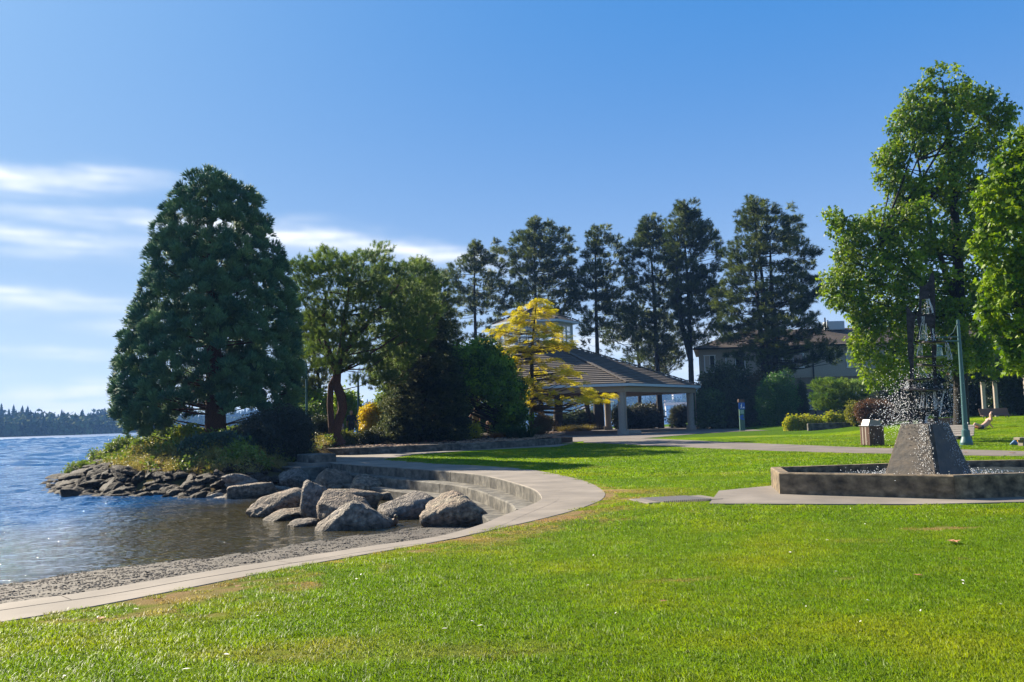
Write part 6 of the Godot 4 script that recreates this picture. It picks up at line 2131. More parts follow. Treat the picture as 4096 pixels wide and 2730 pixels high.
	# tall pines behind the pavilion
	var pines := [
		["leftmost of the tall pines behind the pavilion, short and open", Vector3(-4.15, 0.00, -105.00), PackedVector2Array([Vector2(1.07, 20.87), Vector2(1.89, 19.95), Vector2(2.06, 20.69), Vector2(3.14, 20.41), Vector2(3.69, 18.89), Vector2(3.42, 16.41), Vector2(3.68, 13.43), Vector2(2.35, 10.01), Vector2(-0.60, 9.60), Vector2(-2.55, 10.16), Vector2(-2.97, 13.13), Vector2(-3.30, 16.11), Vector2(-2.85, 18.09), Vector2(-1.59, 19.30), Vector2(-0.10, 19.51)]), 70, [[1095, 985], [1095, 800], [1100, 580]]],
		["dense round-topped tall pine directly above the pavilion lantern", Vector3(2.96, 0.00, -106.00), PackedVector2Array([Vector2(0.21, 23.70), Vector2(1.83, 22.69), Vector2(3.55, 21.63), Vector2(4.29, 19.84), Vector2(3.90, 17.33), Vector2(4.56, 14.80), Vector2(3.25, 12.84), Vector2(-0.24, 12.44), Vector2(-2.71, 13.02), Vector2(-3.13, 15.53), Vector2(-2.32, 17.52), Vector2(-3.11, 19.55), Vector2(-1.94, 22.04), Vector2(-0.67, 22.77)]), 120, [[1240, 985], [1240, 740], [1238, 525]]],
		["slim tall pine right of the pavilion lantern", Vector3(9.58, 0.00, -104.00), PackedVector2Array([Vector2(1.35, 22.06), Vector2(2.44, 21.08), Vector2(2.86, 19.33), Vector2(3.50, 16.84), Vector2(2.89, 13.91), Vector2(3.26, 10.96), Vector2(2.48, 9.52), Vector2(0.57, 10.55), Vector2(-1.41, 9.63), Vector2(-1.80, 12.09), Vector2(-2.71, 14.07), Vector2(-2.14, 16.52), Vector2(-1.07, 18.95), Vector2(-0.50, 21.17)]), 78, [[1380, 985], [1378, 780], [1380, 545]]],
		["tall pine with bare lower trunk seen under the roof edge", Vector3(15.94, 0.00, -102.00), PackedVector2Array([Vector2(0.02, 22.63), Vector2(1.44, 22.00), Vector2(2.06, 19.79), Vector2(2.15, 16.39), Vector2(2.26, 13.49), Vector2(1.40, 10.16), Vector2(1.75, 7.28), Vector2(-0.64, 6.88), Vector2(-2.70, 8.84), Vector2(-3.30, 11.74), Vector2(-2.71, 14.60), Vector2(-3.32, 17.52), Vector2(-2.98, 19.94), Vector2(-1.76, 20.39), Vector2(-0.97, 22.07)]), 105, [[1517, 985], [1516, 880], [1515, 780], [1505, 520]]],
		["two-stemmed tall pine beside the right pavilion column", Vector3(18.77, 0.00, -98.00), PackedVector2Array([Vector2(0.56, 23.14), Vector2(1.46, 22.74), Vector2(1.72, 21.32), Vector2(2.97, 20.34), Vector2(3.58, 18.46), Vector2(2.98, 15.68), Vector2(3.47, 13.35), Vector2(2.49, 10.15), Vector2(1.26, 8.34), Vector2(-0.32, 8.85), Vector2(-1.13, 11.17), Vector2(-1.56, 13.96), Vector2(-1.25, 16.74), Vector2(-1.94, 19.09), Vector2(-1.60, 21.42), Vector2(-0.64, 22.33)]), 120, [[1595, 985], [1595, 830], [1600, 690], [1590, 490]]],
		["broad layered tall pine with three trunks before the apartment block", Vector3(24.76, 0.00, -90.00), PackedVector2Array([Vector2(-0.40, 21.70), Vector2(0.86, 21.40), Vector2(1.23, 20.36), Vector2(3.01, 20.30), Vector2(4.10, 18.33), Vector2(3.17, 16.86), Vector2(5.15, 15.94), Vector2(3.87, 14.27), Vector2(5.23, 12.10), Vector2(3.68, 10.87), Vector2(5.04, 8.72), Vector2(4.34, 7.47), Vector2(6.75, 5.72), Vector2(5.47, 5.34), Vector2(3.40, 5.82), Vector2(2.06, 4.18), Vector2(0.87, 5.47), Vector2(-1.18, 6.38), Vector2(-3.28, 6.44), Vector2(-4.88, 8.17), Vector2(-4.35, 10.27), Vector2(-5.10, 12.41), Vector2(-3.31, 14.49), Vector2(-3.84, 16.64), Vector2(-2.29, 17.88), Vector2(-2.41, 19.82), Vector2(-1.40, 20.44)]), 210, [[1776, 985], [1776, 850], [1772, 700], [1760, 480]]],
	]
	for k in pines.size():
		var q: Array = pines[k]
		var at: Vector3 = q[1]
		var d := -at.z
		var tr := PackedVector3Array()
		var rd := PackedFloat32Array()
		var ol: PackedVector2Array = q[2]
		var top := -1e9
		for p in ol:
			top = maxf(top, p.y)
		var lean: float = (q[4][q[4].size() - 1][0] - q[4][0][0]) * d / 2147.0
		for s in 6:
			var u := s / 5.0
			tr.append(Vector3(lean * u * u + 0.10 * sin(u * 6.0 + k), top * u * 0.99 - 0.1, 0))
			rd.append(lerpf(0.36, 0.05, u))
		var o := {"name": "tall_pine", "label": q[0], "group": "tall pines behind the pavilion", "at": at, "bark": "dark_bark", "outline": ol, "clumps": int(q[3] * 1.9), "gap": 0.66, "zk": 0.85, "shell": 0.6, "layer": 1.25, "spire": true, "rx": 0.62, "ry": 0.20, "per": 15, "size": 1.3, "up": 0.7, "out": 0.5,
			"mesh": L.pine, "mat": M["needle"], "holes": 0.26, "hole_size": 1.8, "c0": Color(0.030, 0.058, 0.016), "c1": Color(0.145, 0.19, 0.035), "limbs": 0.45, "rise": 0.12, "trunk": tr, "tr": rd}
		if k == 4:
			o.stems = [[PackedVector3Array([Vector3(-0.05, 7.0, 0.1), Vector3(-0.8, 10.5, 0.1), Vector3(-1.2, 14.0, 0.2), Vector3(-1.0, 19.5, 0.2)]), PackedFloat32Array([0.30, 0.24, 0.20, 0.06])]]
		if k == 5:
			o.stems = [[PackedVector3Array([Vector3(-0.75, -0.1, 0.4), Vector3(-0.7, 6.0, 0.4), Vector3(-0.9, 13.0, 0.3), Vector3(-1.1, 17.0, 0.2)]), PackedFloat32Array([0.30, 0.26, 0.18, 0.06])], [PackedVector3Array([Vector3(0.7, -0.1, -0.2), Vector3(0.6, 6.0, -0.2), Vector3(0.6, 13.0, -0.2), Vector3(0.7, 18.0, -0.1)]), PackedFloat32Array([0.32, 0.28, 0.2, 0.06])]]
		tree(o)
	tree({"name": "pine", "label": "low bushy pine behind the pavilion roof's right slope, between tall trunks", "at": Vector3(14.32, 0.00, -112.00), "bark": "dark_bark",
		"outline": PackedVector2Array([Vector2(-1.18, 14.07), Vector2(0.45, 15.34), Vector2(1.69, 13.72), Vector2(3.75, 12.87), Vector2(5.78, 11.23), Vector2(6.10, 6.76), Vector2(2.41, 5.83), Vector2(-1.16, 8.02), Vector2(-2.92, 9.65), Vector2(-3.10, 11.76)]),
		"clumps": 90, "gap": 0.9, "zk": 0.8, "shell": 0.5, "rx": 0.75, "ry": 0.35, "per": 17, "size": 1.35, "up": 0.8, "out": 0.5, "mesh": L.pine, "mat": M["needle"], "holes": 0.2, "hole_size": 1.5,
		"c0": Color(0.035, 0.06, 0.022), "c1": Color(0.13, 0.17, 0.045), "limbs": 0.5, "rise": 0.3,
		"trunk": PackedVector3Array([Vector3(0.60, -0.09, 0), Vector3(0.89, 6.92, 0), Vector3(0.66, 11.64, 0), Vector3(0.58, 14.81, 0)]), "tr": PackedFloat32Array([0.26, 0.2, 0.12, 0.04])})
	# dark trunks that stand under and behind the pavilion
	for q in [[Vector3(9.29, 0.00, -104.00), 0.5, 0.0, "thick dark trunk seen under the roof between golden tree and near column"], [Vector3(8.13, 0.00, -104.00), 0.28, 0.6, "slim dark leaning stem left of the thick trunk under the roof"], [Vector3(4.75, 0.00, -100.00), 0.5, -0.3, "thick dark trunk seen just right of the golden tree's trunk"], [Vector3(15.86, 0.00, -104.00), 0.2, -1.0, "thin forked stem behind the flowering shrub"]]:
		var tb := MB.new()
		tb.tube(PackedVector3Array([Vector3(q[2] * 0.6, -0.1, 0), Vector3(q[2] * 0.2, 1.8, 0), Vector3(-q[2] * 0.4, 4.0, 0), Vector3(-q[2] * 0.2, 7.5, 0)]), PackedFloat32Array([q[1] * 1.25, q[1], q[1] * 0.9, q[1] * 0.5]), 9)
		var tt := thing("background_tree", q[3], "tree", q[0])
		put("trunk", tb.mesh(), M["dark_bark"], tt)
		var xs := []
		var cs := []
		for k in 90:
			var p := Vector3(rf(-1.6, 1.6), 7.0 + R.randfn(0, 0.9), rf(-1.4, 1.4))
			xs.append(Transform3D(basis_y(Vector3.UP + rdir(), rf(0, TAU), Vector3.ONE * 1.2), p))
			cs.append(Color(0.04, 0.05, 0.025))
		many("crown", L.pine, M["needle"], xs, cs, tt)
	# small clipped pine by the flower bed
	tree({"name": "small_pine", "label": "small spreading pine with bright green pads beside the apartment wall", "at": Vector3(25.60, 0.00, -72.00), "bark": "bark",
		"outline": PackedVector2Array([Vector2(-2.42, 3.45), Vector2(-1.79, 3.86), Vector2(-0.97, 3.57), Vector2(-0.13, 3.61), Vector2(0.59, 3.36), Vector2(1.38, 3.67), Vector2(1.83, 2.82), Vector2(1.61, 1.82), Vector2(0.42, 1.52), Vector2(-0.57, 1.72), Vector2(-1.43, 1.41), Vector2(-2.32, 1.61), Vector2(-2.61, 2.45)]),
		"clumps": 110, "gap": 0.42, "zk": 0.8, "shell": 0.5, "rx": 0.42, "ry": 0.24, "per": 26, "size": 0.95, "up": 0.9, "out": 0.5, "mesh": L.needle, "mat": M["needle"],
		"c0": Color(0.09, 0.19, 0.025), "c1": Color(0.22, 0.33, 0.035), "limbs": 0.7, "rise": 0.3,
		"trunk": PackedVector3Array([Vector3(-0.84, 0.06, 0), Vector3(-0.56, 0.82, 0), Vector3(0.01, 1.37, 0), Vector3(-0.20, 2.38, 0), Vector3(-0.21, 3.38, 0)]), "tr": PackedFloat32Array([0.16, 0.14, 0.12, 0.09, 0.03])})
	# the two big leafy trees on the right
	var m1 := Vector3(20.54, 0.00, -43.00)
	m1.y = lawn_rise(m1.x, m1.z)
	tree({"name": "maple_tree", "label": "tall leafy maple with sunlit left side behind the fountain", "at": m1, "bark": "dark_bark", "group": "",
		"outline": PackedVector2Array([Vector2(-0.33, 17.64), Vector2(0.16, 17.35), Vector2(0.86, 17.58), Vector2(1.15, 17.02), Vector2(1.81, 16.46), Vector2(2.47, 16.48), Vector2(2.54, 15.80), Vector2(3.31, 15.06), Vector2(3.18, 14.48), Vector2(2.56, 13.83), Vector2(2.29, 12.84), Vector2(2.33, 11.18), Vector2(2.06, 9.74), Vector2(2.11, 8.10), Vector2(1.80, 6.08), Vector2(1.49, 4.06), Vector2(1.73, 2.81), Vector2(0.90, 3.04), Vector2(-0.08, 3.27), Vector2(-1.11, 2.94), Vector2(-2.32, 3.33), Vector2(-3.09, 2.60), Vector2(-3.91, 2.30), Vector2(-4.31, 2.91), Vector2(-4.83, 3.61), Vector2(-4.97, 4.76), Vector2(-4.62, 5.82), Vector2(-5.76, 6.30), Vector2(-5.92, 7.12), Vector2(-6.13, 7.70), Vector2(-5.44, 8.33), Vector2(-5.11, 9.14), Vector2(-5.45, 9.97), Vector2(-5.59, 10.67), Vector2(-5.02, 10.66), Vector2(-4.37, 10.29), Vector2(-3.75, 10.56), Vector2(-3.06, 10.14), Vector2(-2.57, 10.91), Vector2(-2.81, 11.54), Vector2(-3.07, 12.38), Vector2(-3.10, 13.46), Vector2(-2.31, 13.77), Vector2(-2.41, 14.65), Vector2(-2.47, 15.45), Vector2(-1.91, 15.56), Vector2(-1.53, 16.26), Vector2(-0.76, 16.79)]),
		"clumps": 800, "gap": 0.36, "zk": 0.46, "shell": 0.6, "holes": 0.13, "hole_size": 1.0, "rx": 0.36, "ry": 0.28, "per": 8.0, "size": 0.84, "up": 0.2, "out": 0.5, "mesh": L.maple, "mat": M["broadleaf"],
		"c0": Color(0.075, 0.160, 0.006), "c1": Color(0.27, 0.38, 0.010), "limbs": 0.12, "rise": 0.25,
		"stems": [[PackedVector3Array([Vector3(0, 4.6, 0), Vector3(-1.4, 7.2, 0.3), Vector3(-3.6, 9.0, 0.6)]), PackedFloat32Array([0.17, 0.12, 0.04])], [PackedVector3Array([Vector3(0, 6.5, 0), Vector3(-0.9, 9.5, 0.2), Vector3(-1.4, 13.0, 0.3)]), PackedFloat32Array([0.15, 0.12, 0.04])]],
		"trunk": PackedVector3Array([Vector3(-0.09, -0.24, 0), Vector3(-0.08, 0.41, 0), Vector3(0.00, 2.10, 0), Vector3(0.13, 4.91, 0), Vector3(0.29, 8.16, 0), Vector3(0.30, 11.86, 0), Vector3(0.24, 15.41, 0), Vector3(0.13, 16.89, 0)]), "tr": PackedFloat32Array([0.46, 0.36, 0.31, 0.28, 0.23, 0.16, 0.08, 0.03])})
	var m2 := Vector3(16.38, 0.00, -28.00)
	tree({"name": "maple_tree", "label": "nearer bright leafy maple reaching in at the right edge", "at": m2, "bark": "bark",
		"outline": PackedVector2Array([Vector2(-0.54, 9.90), Vector2(0.41, 10.56), Vector2(1.49, 10.66), Vector2(2.45, 9.41), Vector2(2.79, 7.10), Vector2(2.56, 4.45), Vector2(1.64, 2.77), Vector2(0.58, 2.54), Vector2(-0.43, 2.96), Vector2(-1.09, 2.59), Vector2(-1.49, 2.52), Vector2(-1.57, 3.13), Vector2(-1.69, 3.72), Vector2(-2.20, 3.90), Vector2(-2.27, 4.33), Vector2(-2.02, 4.85), Vector2(-2.06, 5.38), Vector2(-1.77, 5.77), Vector2(-2.28, 6.45), Vector2(-1.95, 6.98), Vector2(-2.04, 7.65), Vector2(-1.86, 8.32), Vector2(-1.47, 8.58), Vector2(-1.16, 9.11), Vector2(-0.85, 9.78)]),
		"clumps": 520, "gap": 0.29, "zk": 0.45, "shell": 0.6, "holes": 0.18, "hole_size": 0.7, "rx": 0.26, "ry": 0.2, "per": 7.5, "size": 0.8, "up": 0.2, "out": 0.5, "mesh": L.maple_near, "mat": M["broadleaf"],
		"c0": Color(0.08, 0.17, 0.006), "c1": Color(0.27, 0.39, 0.010), "limbs": 0.25, "rise": 0.35,
		"trunk": PackedVector3Array([Vector3(0, -0.1, 0), Vector3(0.05, 2, 0), Vector3(0, 5.5, 0), Vector3(0, 8.7, 0)]), "tr": PackedFloat32Array([0.34, 0.26, 0.16, 0.03])})

func lamp_post(label: String, at: Vector3, h: float, arm: Vector3, arm_y: float) -> void:
	var t := thing("lamp_post", label, "lamp post", at)
	var m := MB.new()
	m.lathe(Transform3D(), PackedVector2Array([Vector2(0, h + 0.02), Vector2(0.055, h), Vector2(0.105, 0.62), Vector2(0.15, 0.60), Vector2(0.16, 0.34), Vector2(0.24, 0.12), Vector2(0.24, 0.0)]), 18)
	put("pole", m.mesh(), M["teal_paint"], t)
	if arm == Vector3.ZERO:
		return
	m = MB.new()
	m.tube(PackedVector3Array([Vector3(0, arm_y, 0), arm + Vector3(0, arm_y, 0)]), PackedFloat32Array([0.03, 0.03]), 8)
	m.tube(PackedVector3Array([Vector3(0, arm_y + 0.16, 0), arm * 0.95 + Vector3(0, arm_y + 0.16, 0)]), PackedFloat32Array([0.022, 0.022]), 8)
	m.tube(PackedVector3Array([Vector3(0, h - 0.05, 0), arm * 0.25 + Vector3(0, h - 0.5, 0), arm * 0.5 + Vector3(0, arm_y + 0.16, 0)]), PackedFloat32Array([0.012, 0.012, 0.012]), 6)
	put("arm", m.mesh(), M["teal_paint"], t)
	m = MB.new()
	var c := Transform3D(Basis(), arm * 0.93 + Vector3(0, arm_y - 0.62, 0))
	m.lathe(c, PackedVector2Array([Vector2(0, 0.62), Vector2(0.05, 0.6), Vector2(0.06, 0.48), Vector2(0.16, 0.44), Vector2(0.20, 0.38), Vector2(0.0, 0.38)]), 16)
	put("lantern_cap", m.mesh(), M["teal_paint"], t)
	m = MB.new()
	m.lathe(c, PackedVector2Array([Vector2(0.0, 0.06), Vector2(0.30, 0.05), Vector2(0.31, 0.02), Vector2(0.12, -0.06), Vector2(0.0, -0.08)]), 16)
	put("lantern_skirt", m.mesh(), M["teal_paint"], t)
	m = MB.new()
	m.lathe(c, PackedVector2Array([Vector2(0.14, 0.38), Vector2(0.17, 0.06)]), 16)
	put("lantern_glass", m.mesh(), M["glass"], t)

func bench(label: String, at: Vector3, turn: float, w: float, wood: String) -> void:
	var t := thing("bench", label, "bench", at, turn)
	for k in 5:
		var m := MB.new()
		m.box(Transform3D(Basis(Vector3.RIGHT, -0.45), Vector3(0, 0.43 + k * 0.088, -0.20 - k * 0.042)), Vector3(w, 0.088, 0.035), 0.008)
		put("back_slat", m.mesh(), M[wood], t)
	for k in 4:
		var m := MB.new()
		m.box(Transform3D(Basis(), Vector3(0, 0.40, 0.15 - k * 0.10)), Vector3(w, 0.035, 0.088), 0.008)
		put("seat_slat", m.mesh(), M[wood], t)
	for s in [-1.0, 1.0]:
		var m := MB.new()
		m.tube(PackedVector3Array([Vector3(s * w * 0.38, 0, -0.2), Vector3(s * w * 0.38, 0.36, -0.22), Vector3(s * w * 0.38, 0.84, -0.45)]), PackedFloat32Array([0.03, 0.03, 0.02]), 6)
		m.tube(PackedVector3Array([Vector3(s * w * 0.38, 0, 0.14), Vector3(s * w * 0.38, 0.37, 0.16)]), PackedFloat32Array([0.03, 0.03]), 6)
		put("leg", m.mesh(), M["iron"], t)

func build_furniture() -> void:
	R.seed = 77
	var lp := Vector3(17.72, 0.00, -36.92)
	lamp_post("teal lamp post with hanging lantern right of the fountain", lp, 4.95, Vector3(-0.98, 0, 0.1), 4.12)
	lamp_post("dark green lamp post left of the twisted pine", Vector3(-12.40, 0.45, -56.00), 4.8, Vector3.ZERO, 0)
	lamp_post("teal lamp post between the man in black and the yellow bush", Vector3(-9.96, 0.50, -60.00), 4.2, Vector3.ZERO, 0)
	lamp_post("green lamp post behind the pavilion near the golden tree", Vector3(4.84, 0.00, -101.00), 5.0, Vector3.ZERO, 0)
	# slatted litter bin
	var bp := Vector3(14.89, 0.00, -39.16)
	var t := thing("litter_bin", "square wooden slatted litter bin with metal lid beside the path", "litter bin", bp, deg_to_rad(11.0))
	var m := MB.new()
	m.box(Transform3D(Basis(), Vector3(0, 0.42, 0)), Vector3(0.60, 0.66, 0.60))
	put("liner", m.mesh(), M["iron"], t)
	for sx in [-1.0, 1.0]:
		for sz in [-1.0, 1.0]:
			m = MB.new()
			m.box(Transform3D(Basis(), Vector3(sx * 0.31, 0.42, sz * 0.31)), Vector3(0.06, 0.78, 0.06), 0.01)
			put("corner_post", m.mesh(), M["bench_red_wood"], t)
			m = MB.new()
			m.box(Transform3D(Basis(), Vector3(sx * 0.24, 0.03, sz * 0.24)), Vector3(0.06, 0.08, 0.06))
			put("foot", m.mesh(), M["iron"], t)
	for f in 4:
		var fb := Basis(Vector3.UP, f * PI / 2)
		for k in 7:
			m = MB.new()
			m.box(Transform3D(fb, fb * Vector3(-0.231 + k * 0.077, 0.43, 0.33)), Vector3(0.058, 0.76, 0.028), 0.006)
			put("slat", m.mesh(), M["bench_wood"] if k % 3 == 1 and f == 3 else M["bin_wood"], t)  # paler slats on the sunward side only: sunlight put into the colour
	m = MB.new()
	m.box(Transform3D(Basis(), Vector3(0, 0.835, 0)), Vector3(0.76, 0.03, 0.76), 0.01)
	put("rim", m.mesh(), M["steel"], t)
	m = MB.new()
	m.prism(Transform3D(Basis(), Vector3.ZERO), PackedVector2Array([Vector2(-0.32, 0.85), Vector2(0.30, 0.85), Vector2(0.20, 1.06), Vector2(-0.22, 1.10)]), -0.27, 0.27)
	put("lid", m.mesh(), M["steel"], t)
	m = MB.new()
	m.box(Transform3D(Basis(Vector3.BACK, -0.35), Vector3(0.30, 1.02, 0)), Vector3(0.30, 0.02, 0.56))
	put("lid_flap", m.mesh(), M["steel"], t)
	bench("pale slatted bench behind the fountain, left of the lamp post", Vector3(18.00, 0.00, -38.45) + Vector3(0, -0.06, 0), -0.75, 1.35, "bench_wood")
	var b2 := Vector3(20.84, 0.00, -46.00)
	b2.y = lawn_rise(b2.x, b2.z) + 0.1
	bench("grey brown bench with red top rail, half behind the fountain plinth", b2, -0.1, 1.6, "bench_red_wood")
	var b3 := Vector3(29.80, 0.00, -58.00)
	b3.y = lawn_rise(b3.x, b3.z) - 0.25
	bench("far bench behind the sunbather on the grass bank", b3, 0.0, 1.8, "bench_red_wood")
	var b4 := thing("stone_bench", "low pale concrete bench at the right edge of the lawn", "bench", Vector3(19.12, 0.00, -35.00))
	b4.position.y = lawn_rise(b4.position.x, b4.position.z)
	m = MB.new()
	m.box(Transform3D(Basis(), Vector3(0, 0.27, 0)), Vector3(0.9, 0.1, 0.45), 0.015)
	put("seat", m.mesh(), M["concrete"], b4)
	for s in [-1.0, 1.0]:
		m = MB.new()
		m.box(Transform3D(Basis(), Vector3(s * 0.25, 0.10, 0)), Vector3(0.14, 0.24, 0.36), 0.01)
		put("leg", m.mesh(), M["concrete"], b4)
	# signpost
	t = thing("signpost", "green wooden trail post with blue pedestrian sign", "sign", Vector3(18.44, 0.00, -76.00), 0.05)
	m = MB.new()
	m.box(Transform3D(Basis(), Vector3(0, 1.15, 0)), Vector3(0.40, 2.3, 0.22), 0.02)
	put("post", m.mesh(), M["green_paint"], t)
	m = MB.new()
	m.box(Transform3D(Basis(), Vector3(0, 2.43, 0)), Vector3(0.50, 0.26, 0.28), 0.03)
	put("cap", m.mesh(), M["bin_wood"], t)
	mat("sign_blue", lin(0.012, 0.10, 0.42), 0.5)
	m = MB.new()
	m.box(Transform3D(Basis(), Vector3(0, 2.02, 0.125)), Vector3(0.52, 0.54, 0.02))
	var pan := put("blue_panel", m.mesh(), M["sign_blue"], t)
	m = MB.new()
	m.prism(Transform3D(Basis(), Vector3(-0.03, 2.02, 0.137)), PackedVector2Array([Vector2(-0.03, 0.10), Vector2(0.04, 0.10), Vector2(0.05, 0.0), Vector2(0.03, -0.04), Vector2(0.07, -0.20), Vector2(0.03, -0.20), Vector2(0.0, -0.08), Vector2(-0.05, -0.20), Vector2(-0.09, -0.20), Vector2(-0.03, -0.03), Vector2(-0.06, 0.02)]), 0.0, 0.004)
	m.lathe(Transform3D(Basis(Vector3.RIGHT, PI / 2), Vector3(-0.01, 2.17, 0.137)), PackedVector2Array([Vector2(0.0, 0.004), Vector2(0.04, 0.004), Vector2(0.04, 0.0)]), 12)
	put("walker_symbol", m.mesh(), M["white_paint"], pan)
	m = MB.new()
	m.box(Transform3D(Basis(), Vector3(0.15, 1.89, 0.138)), Vector3(0.11, 0.11, 0.004))
	put("white_square", m.mesh(), M["white_paint"], pan)
	mat("sign_green", lin(0.06, 0.22, 0.16), 0.5)
	m = MB.new()
	m.box(Transform3D(Basis(), Vector3(0, 1.55, 0.118)), Vector3(0.38, 0.34, 0.014))
	var gp := put("green_panel", m.mesh(), M["sign_green"], t)
	for k in 4:
		m = MB.new()
		m.box(Transform3D(Basis(), Vector3(0.0, 1.66 - k * 0.075, 0.127)), Vector3(0.27, 0.022, 0.004))
		put("text_line", m.mesh(), M["white_paint"], gp)
	for q in [["blue_arrow", Vector3(-0.06, 1.17, 0.13), Vector3(0.34, 0.20, 0.02), 0.5], ["blue_arrow", Vector3(0.0, 0.98, 0.13), Vector3(0.30, 0.14, 0.02), -0.3]]:
		m = MB.new()
		m.box(Transform3D(Basis(Vector3.BACK, q[3]), q[1]), q[2])
		put(q[0], m.mesh(), M["sign_blue"], t)
	# steel grate in a concrete surround in the lawn
	var gb := Basis(Vector3.UP, deg_to_rad(15.0))
	t = thing("drain_grate", "steel bar grate in a concrete surround set in the lawn", "drain", Vector3(2.93, 0.0, -17.42), deg_to_rad(15.0))
	for q in [["surround", Vector3(-0.62, 0.0, 0), Vector3(0.24, 0.05, 0.92)], ["surround", Vector3(0.60, 0.0, 0), Vector3(0.28, 0.05, 0.92)]]:
		m = MB.new()
		m.box(Transform3D(Basis(), q[1]), q[2], 0.01)
		put(q[0], m.mesh(), M["concrete"], t)
	m = MB.new()
	m.box(Transform3D(Basis(), Vector3(-0.02, -0.03, 0)), Vector3(0.95, 0.06, 0.90))
	put("pit", m.mesh(), M["iron"], t)
	for k in 24:
		m = MB.new()
		m.box(Transform3D(Basis(Vector3.UP, 0.12), Vector3(-0.47 + k * 0.0395, 0.024, 0)), Vector3(0.018, 0.03, 0.88))
		put("bar", m.mesh(), M["steel"], t)
	# pergola at the back right
	var pp := Vector3(31.54, 0.00, -62.00)
	t = thing("pergola", "beige post pergola hung with vines behind the grass bank", "pergola", Vector3(pp.x, lawn_rise(pp.x, pp.z) - 0.1, pp.z))
	for x in [-2.2, -0.45, 0.35, 2.4]:
		m = MB.new()
		m.box(Transform3D(Basis(), Vector3(x, 1.5, 0)), Vector3(0.22, 3.0, 0.22), 0.02)
		put("post", m.mesh(), M["stucco"], t)
	for z in [-0.16, 0.16]:
		m = MB.new()
		m.box(Transform3D(Basis(), Vector3(0.1, 3.05, z)), Vector3(5.6, 0.2, 0.08))
		put("beam", m.mesh(), M["bin_wood"], t)
	bush("climbing_vine", "dark trailing vine over the pergola top", Vector3(pp.x, lawn_rise(pp.x, pp.z) + 2.3, pp.z), 5.2, 1.8, 1.6, L.leaf, M["shrub"], Color(0.03, 0.055, 0.02), Color(0.07, 0.10, 0.03), 900, 1.3, 8, -0.3, "", "vine")
	# small things left on the grass
	var ball := SphereMesh.new()
	ball.radius = 0.11
	ball.height = 0.22
	mat("orange", lin(0.75, 0.28, 0.02), 0.5)
	var bo := put("ball", ball, M["orange"])
	bo.position = Vector3(19.88, 0.12, -37.00)
	bo.position.y = lawn_rise(bo.position.x, bo.position.z) + 0.11
	tag(bo, "small orange ball lying on the shaded grass bank", "ball")
	mat("bag_blue", lin(0.12, 0.22, 0.36), 0.8)
	var bag := put("bag", rock(61, 3, 4, 5.0, 0.2, Vector3(0.16, 0.10, 0.1)), M["bag_blue"])
	bag.position = Vector3(19.11, 0.10, -36.00)
	bag.position.y = lawn_rise(bag.position.x, bag.position.z) + 0.09
	tag(bag, "small blue grey bag on the grass left of the concrete bench", "bag")

func add_hand(t: Node3D, wrist: Vector3, dir: Vector3, side: Vector3, col: Color, s: float) -> void:
	var m := MB.new()
	m.col = col
	var d := dir.normalized()
	var sd := (side - d * side.dot(d)).normalized()
	var nn := d.cross(sd)
	m.tube(PackedVector3Array([wrist, wrist + d * 0.05 * s, wrist + d * 0.09 * s]), PackedFloat32Array([0.024 * s, 0.036 * s, 0.03 * s]), 8)
	for k in 4:
		var o := wrist + d * 0.085 * s + sd * (k - 1.5) * 0.019 * s
		var L2 := [0.066, 0.078, 0.072, 0.056][k] as float * s
		m.tube(PackedVector3Array([o, o + d * L2 * 0.5 + nn * 0.006 * s, o + d * L2 + nn * 0.025 * s]), PackedFloat32Array([0.0095 * s, 0.009 * s, 0.0075 * s]), 6)
	var th := wrist + d * 0.035 * s - sd * 0.03 * s
	m.tube(PackedVector3Array([th, th + (d * 0.6 - sd * 0.7) * 0.045 * s, th + (d * 0.9 - sd * 0.5) * 0.075 * s]), PackedFloat32Array([0.013 * s, 0.011 * s, 0.009 * s]), 6)
	put("hand", m.mesh(), M["skin"], t)

